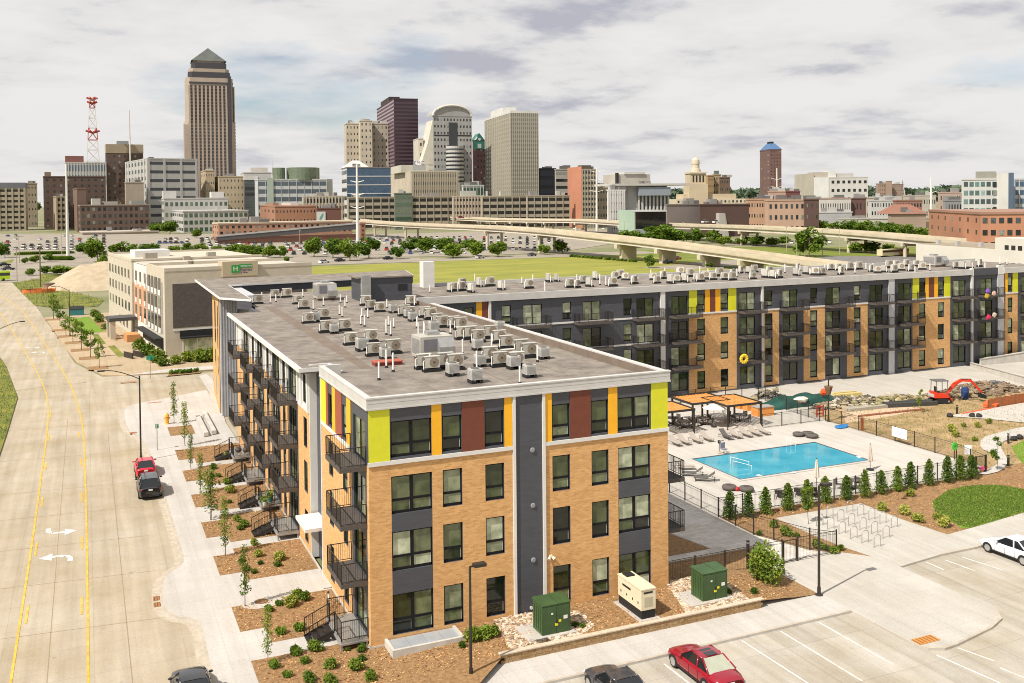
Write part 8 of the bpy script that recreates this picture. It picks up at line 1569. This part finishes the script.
t, w_, dp, h = city('white hospital block with a beige left wing and rows of windows', 795, 814, 868, 178, 1000, (.62, .60, .56), ('punch', 5, 10, .35, .5, BLK), None, vp=480, D=40); MB().box(-.6, 0, 0, min(dp, 60), 0, h+5).build('beige_wing', cw((.47, .43, .33)), t); MB().box(0, w_*.27, -.6, 0, 0, h).build('white_stair', cw((.74, .73, .7)), t); MB().box(w_*.0, w_*.3, 3, 20, h, h+6).build('roof_plant', cw((.5, .43, .34)), t); MB().box(w_*.28, w_*.42, 2, 18, h, h+7).build('roof_plant', cw((.7, .69, .66)), t); MB().box(w_*.42, w_*.75, 3, 20, h, h+4.5).build('roof_plant', cw((.5, .47, .42)), t)
# orange/pink apartment blocks
city('orange brick apartments left of the monopole', 746, 748, 772, 200, 690, (.56, .31, .17), ('punch', 3, 6, .35, .4, GB), None, vp=480, D=20, name='apartment_block'); city('salmon-coloured roof block behind the apartments', 768, 769, 786, 192, 800, (.52, .30, .21), ('punch', 3, 4, .3, .3, GB), None, vp=480, D=15); city('deep red block with dark windows behind the apartments', 785, 786, 800, 192, 800, (.18, .05, .045), ('punch', 2, 3, .45, .5, GB), None, vp=480, D=15)
city('peach brick apartments with white balconies', 765, 768, 805, 201, 640, (.56, .34, .22), ('punch', 3, 5, .4, .45, M['farglass']), None, vp=480, D=18, name='apartment_block'); city('dark brown end block of the peach apartments', 804, 805, 819, 200, 638, (.13, .065, .05), ('punch', 3, 2, .3, .2, M['farglass']), None, vp=480, D=18, name='apartment_block')
city('white low apartments with small windows', 818, 820, 851, 199, 720, (.64, .60, .53), ('punch', 2, 9, .4, .35, GB), None, vp=480, D=20, name='apartment_block', capc=(.5, .3, .22)); city('dark brown block right of the white low apartments', 850, 852, 866, 199, 725, (.16, .075, .06), ('punch', 2, 3, .4, .3, GB), None, vp=480, D=16)
city('wide grey flat-roofed warehouse above the viaduct', 813, 815, 852, 213, 690, (.44, .44, .43), None, None, vp=480, D=30, capc=(.55, .55, .54), name='warehouse'); city('long pale low warehouse wall behind the viaduct trees', 838, 840, 900, 219.5, 680, (.52, .49, .42), None, None, vp=480, D=20, name='warehouse'); city('pale low wall with a brown panel beside the brick warehouse', 898, 900, 930, 219, 660, (.46, .37, .26), ('grid', 1, 6, .5, .2, cw((.2, .13, .09))), None, vp=480, D=16, name='warehouse')
city('small white apartments with grey windows in the middle distance', 868, 871, 896, 201, 800, (.56, .55, .53), ('punch', 3, 6, .45, .4, GB), None, vp=480, D=16, name='apartment_block'); city('reddish low apartments in the middle distance', 893, 896, 922, 201, 760, (.34, .16, .11), ('punch', 3, 6, .4, .5, GB), None, vp=480, D=18, name='apartment_block'); t, w_, dp, h = city('low building with a broad red-brown hip roof', 888, 891, 926, 214, 620, (.4, .28, .2), None, None, vp=480, D=20, name='house', cat='house'); MB().add([(-1, -1, h), (w_+1, -1, h), (w_+1, 21, h), (-1, 21, h), (w_*.25, 10, h+6), (w_*.75, 10, h+6)], [(0, 1, 5, 4), (1, 2, 5), (2, 3, 4, 5), (3, 0, 4)]).build('hip_roof', cw((.34, .13, .07)), t)
city('tan-brown paired brick towers on the horizon', 876, 878, 889, 184, 1500, (.36, .24, .17), ('punch', 7, 4, .3, .25, GB), None, vp=480, D=20, name='apartment_tower', cat='tower'); city('taller centre of the paired brick towers', 886, 887, 892, 181.5, 1495, (.40, .26, .18), None, None, vp=480, D=20, name='apartment_tower', cat='tower'); city('right half of the paired brick towers', 891, 892, 904, 184.5, 1505, (.32, .22, .17), ('punch', 7, 4, .3, .25, GB), None, vp=480, D=20, name='apartment_tower', cat='tower')
city('pink and grey low offices left of the white glass office', 938, 940, 961, 193, 850, (.50, .35, .28), ('punch', 3, 6, .4, .4, GB), None, vp=480, D=18); city('grey low block behind the brick warehouse', 943, 945, 962, 201, 700, (.3, .3, .3), ('punch', 2, 4, .5, .4, GB), None, vp=480, D=16); city('beige low block with flat roof in the middle distance', 903, 905, 936, 196, 980, (.5, .44, .36), ('punch', 2, 8, .35, .4, GB), None, vp=480, D=16); city('white and teal low block near the thin crane', 868, 870, 902, 197.5, 1000, (.55, .56, .54), ('ribbon', 2, 4, .35, .2, GB), None, vp=480, D=16); city('cream low block left of the thin crane', 850, 852, 874, 198.5, 950, (.55, .46, .35), ('punch', 2, 6, .35, .4, GB), None, vp=480, D=14)
p = at(908.5, 200, 1200); t = thing('crane', 'thin pale crane boom above the middle-distance roofs', 'crane', (p.x, p.y, 0)); MB().tube((0, 0, 0), (-10, 0, at(908, 180, 1200).z), .9, 5, .5).build('boom', plain((.5, .5, .52), .5), t); MB().box(-3, 3, -3, 3, 0, 5).build('cab', plain((.3, .3, .3), .6), t); MB().tube((-10, 0, at(908, 180, 1200).z), (-11, 0, 30), .25, 4).build('cable', M['black'], t)
t, w_, dp, h = city('white gridded office with large windows and a white stair tower', 961.5, 963, 997, 180, 640, (.66, .65, .62), ('punch', 6, 4, .55, .74, glassmat('teal_glass', [(0, (.05, .08, .09)), (.35, (.09, .15, .16)), (.65, (.16, .25, .26)), (.85, (.3, .4, .4))], .1)), None, vp=480, D=25, roof=[(.4, .98, 5.5, (.38, .36, .3))]); MB().box(w_, w_*1.3, -1.5, 20, 0, h+4.5).build('stair_tower', cw((.74, .72, .68)), t); MB().box(w_*1.3, w_*1.47, -1, 16, 0, h+4.5).build('blue_slab', cw((.09, .15, .25)), t); [MB().box(w_*.88, w_*.98, -.3, 0, h*(.06+i*.16), h*(.16+i*.16)).build('stair_window', GB, t) for i in range(6)]
city('blue-grey glass office at the right frame edge', 1013, 1014, 1050, 180, 650, (.5, .52, .53), ('grid', 6, 7, .6, .2, BLUE), None, vp=480, D=20)
t, w_, dp, h = city('long red-orange brick warehouse with paired dark windows', 928.5, 981, 1060, 215, 350, (.55, .22, .10), ('punch', 4, 14, .42, .6, M['farglass']), ('punch', 4, 5, .36, .16, GB), vp=560, D=60, name='brick_warehouse', capc=(.42, .2, .12)) if False else city('long red-orange brick warehouse with paired dark windows', 929, 981, 1090, 214.5, 350, (.55, .22, .10), ('punch', 4, 13, .45, .6, GB), ('punch', 4, 5, .36, .16, GB), vp=690, D=60, name='brick_warehouse', capc=(.40, .2, .12))
# low white building behind the courtyard wing
a, b = at(916, 244, 250), at(1060, 250, 205); dv = Vector((b.x-a.x, b.y-a.y)); L_ = dv.length; t = thing('white_building', 'low white building with a flat brown roof behind the courtyard wing', 'building', (a.x, a.y, 0), math.atan2(dv.y, dv.x)); wz = cw((.70, .65, .56))
MB().box(0, L_, 0, 18, 0, a.z).build('wall', wz, t); MB().box(.4, L_-.4, .4, 17.6, a.z, a.z+.15).build('roof', cw((.36, .28, .18)), t); k = hit(996, Vector((a.x, a.y)), dv.normalized()); ht = at(1000, 236.5, 228).z; MB().box(k, L_, -.2, 14, 0, ht).build('upper_block', wz, t); [MB().box(k+3+i*2.0, k+4.2+i*2.0, -.26, -.2, z, z+1.0).build('window', BLK, t) for i in range(3) for z in (ht-6.5, ht-2.6)]; [MB().box(x, x+.8, 2, 3, a.z, a.z+1.2).build('roof_vent', cw((.5, .48, .44)), t) for x in (5, 12, 20)]
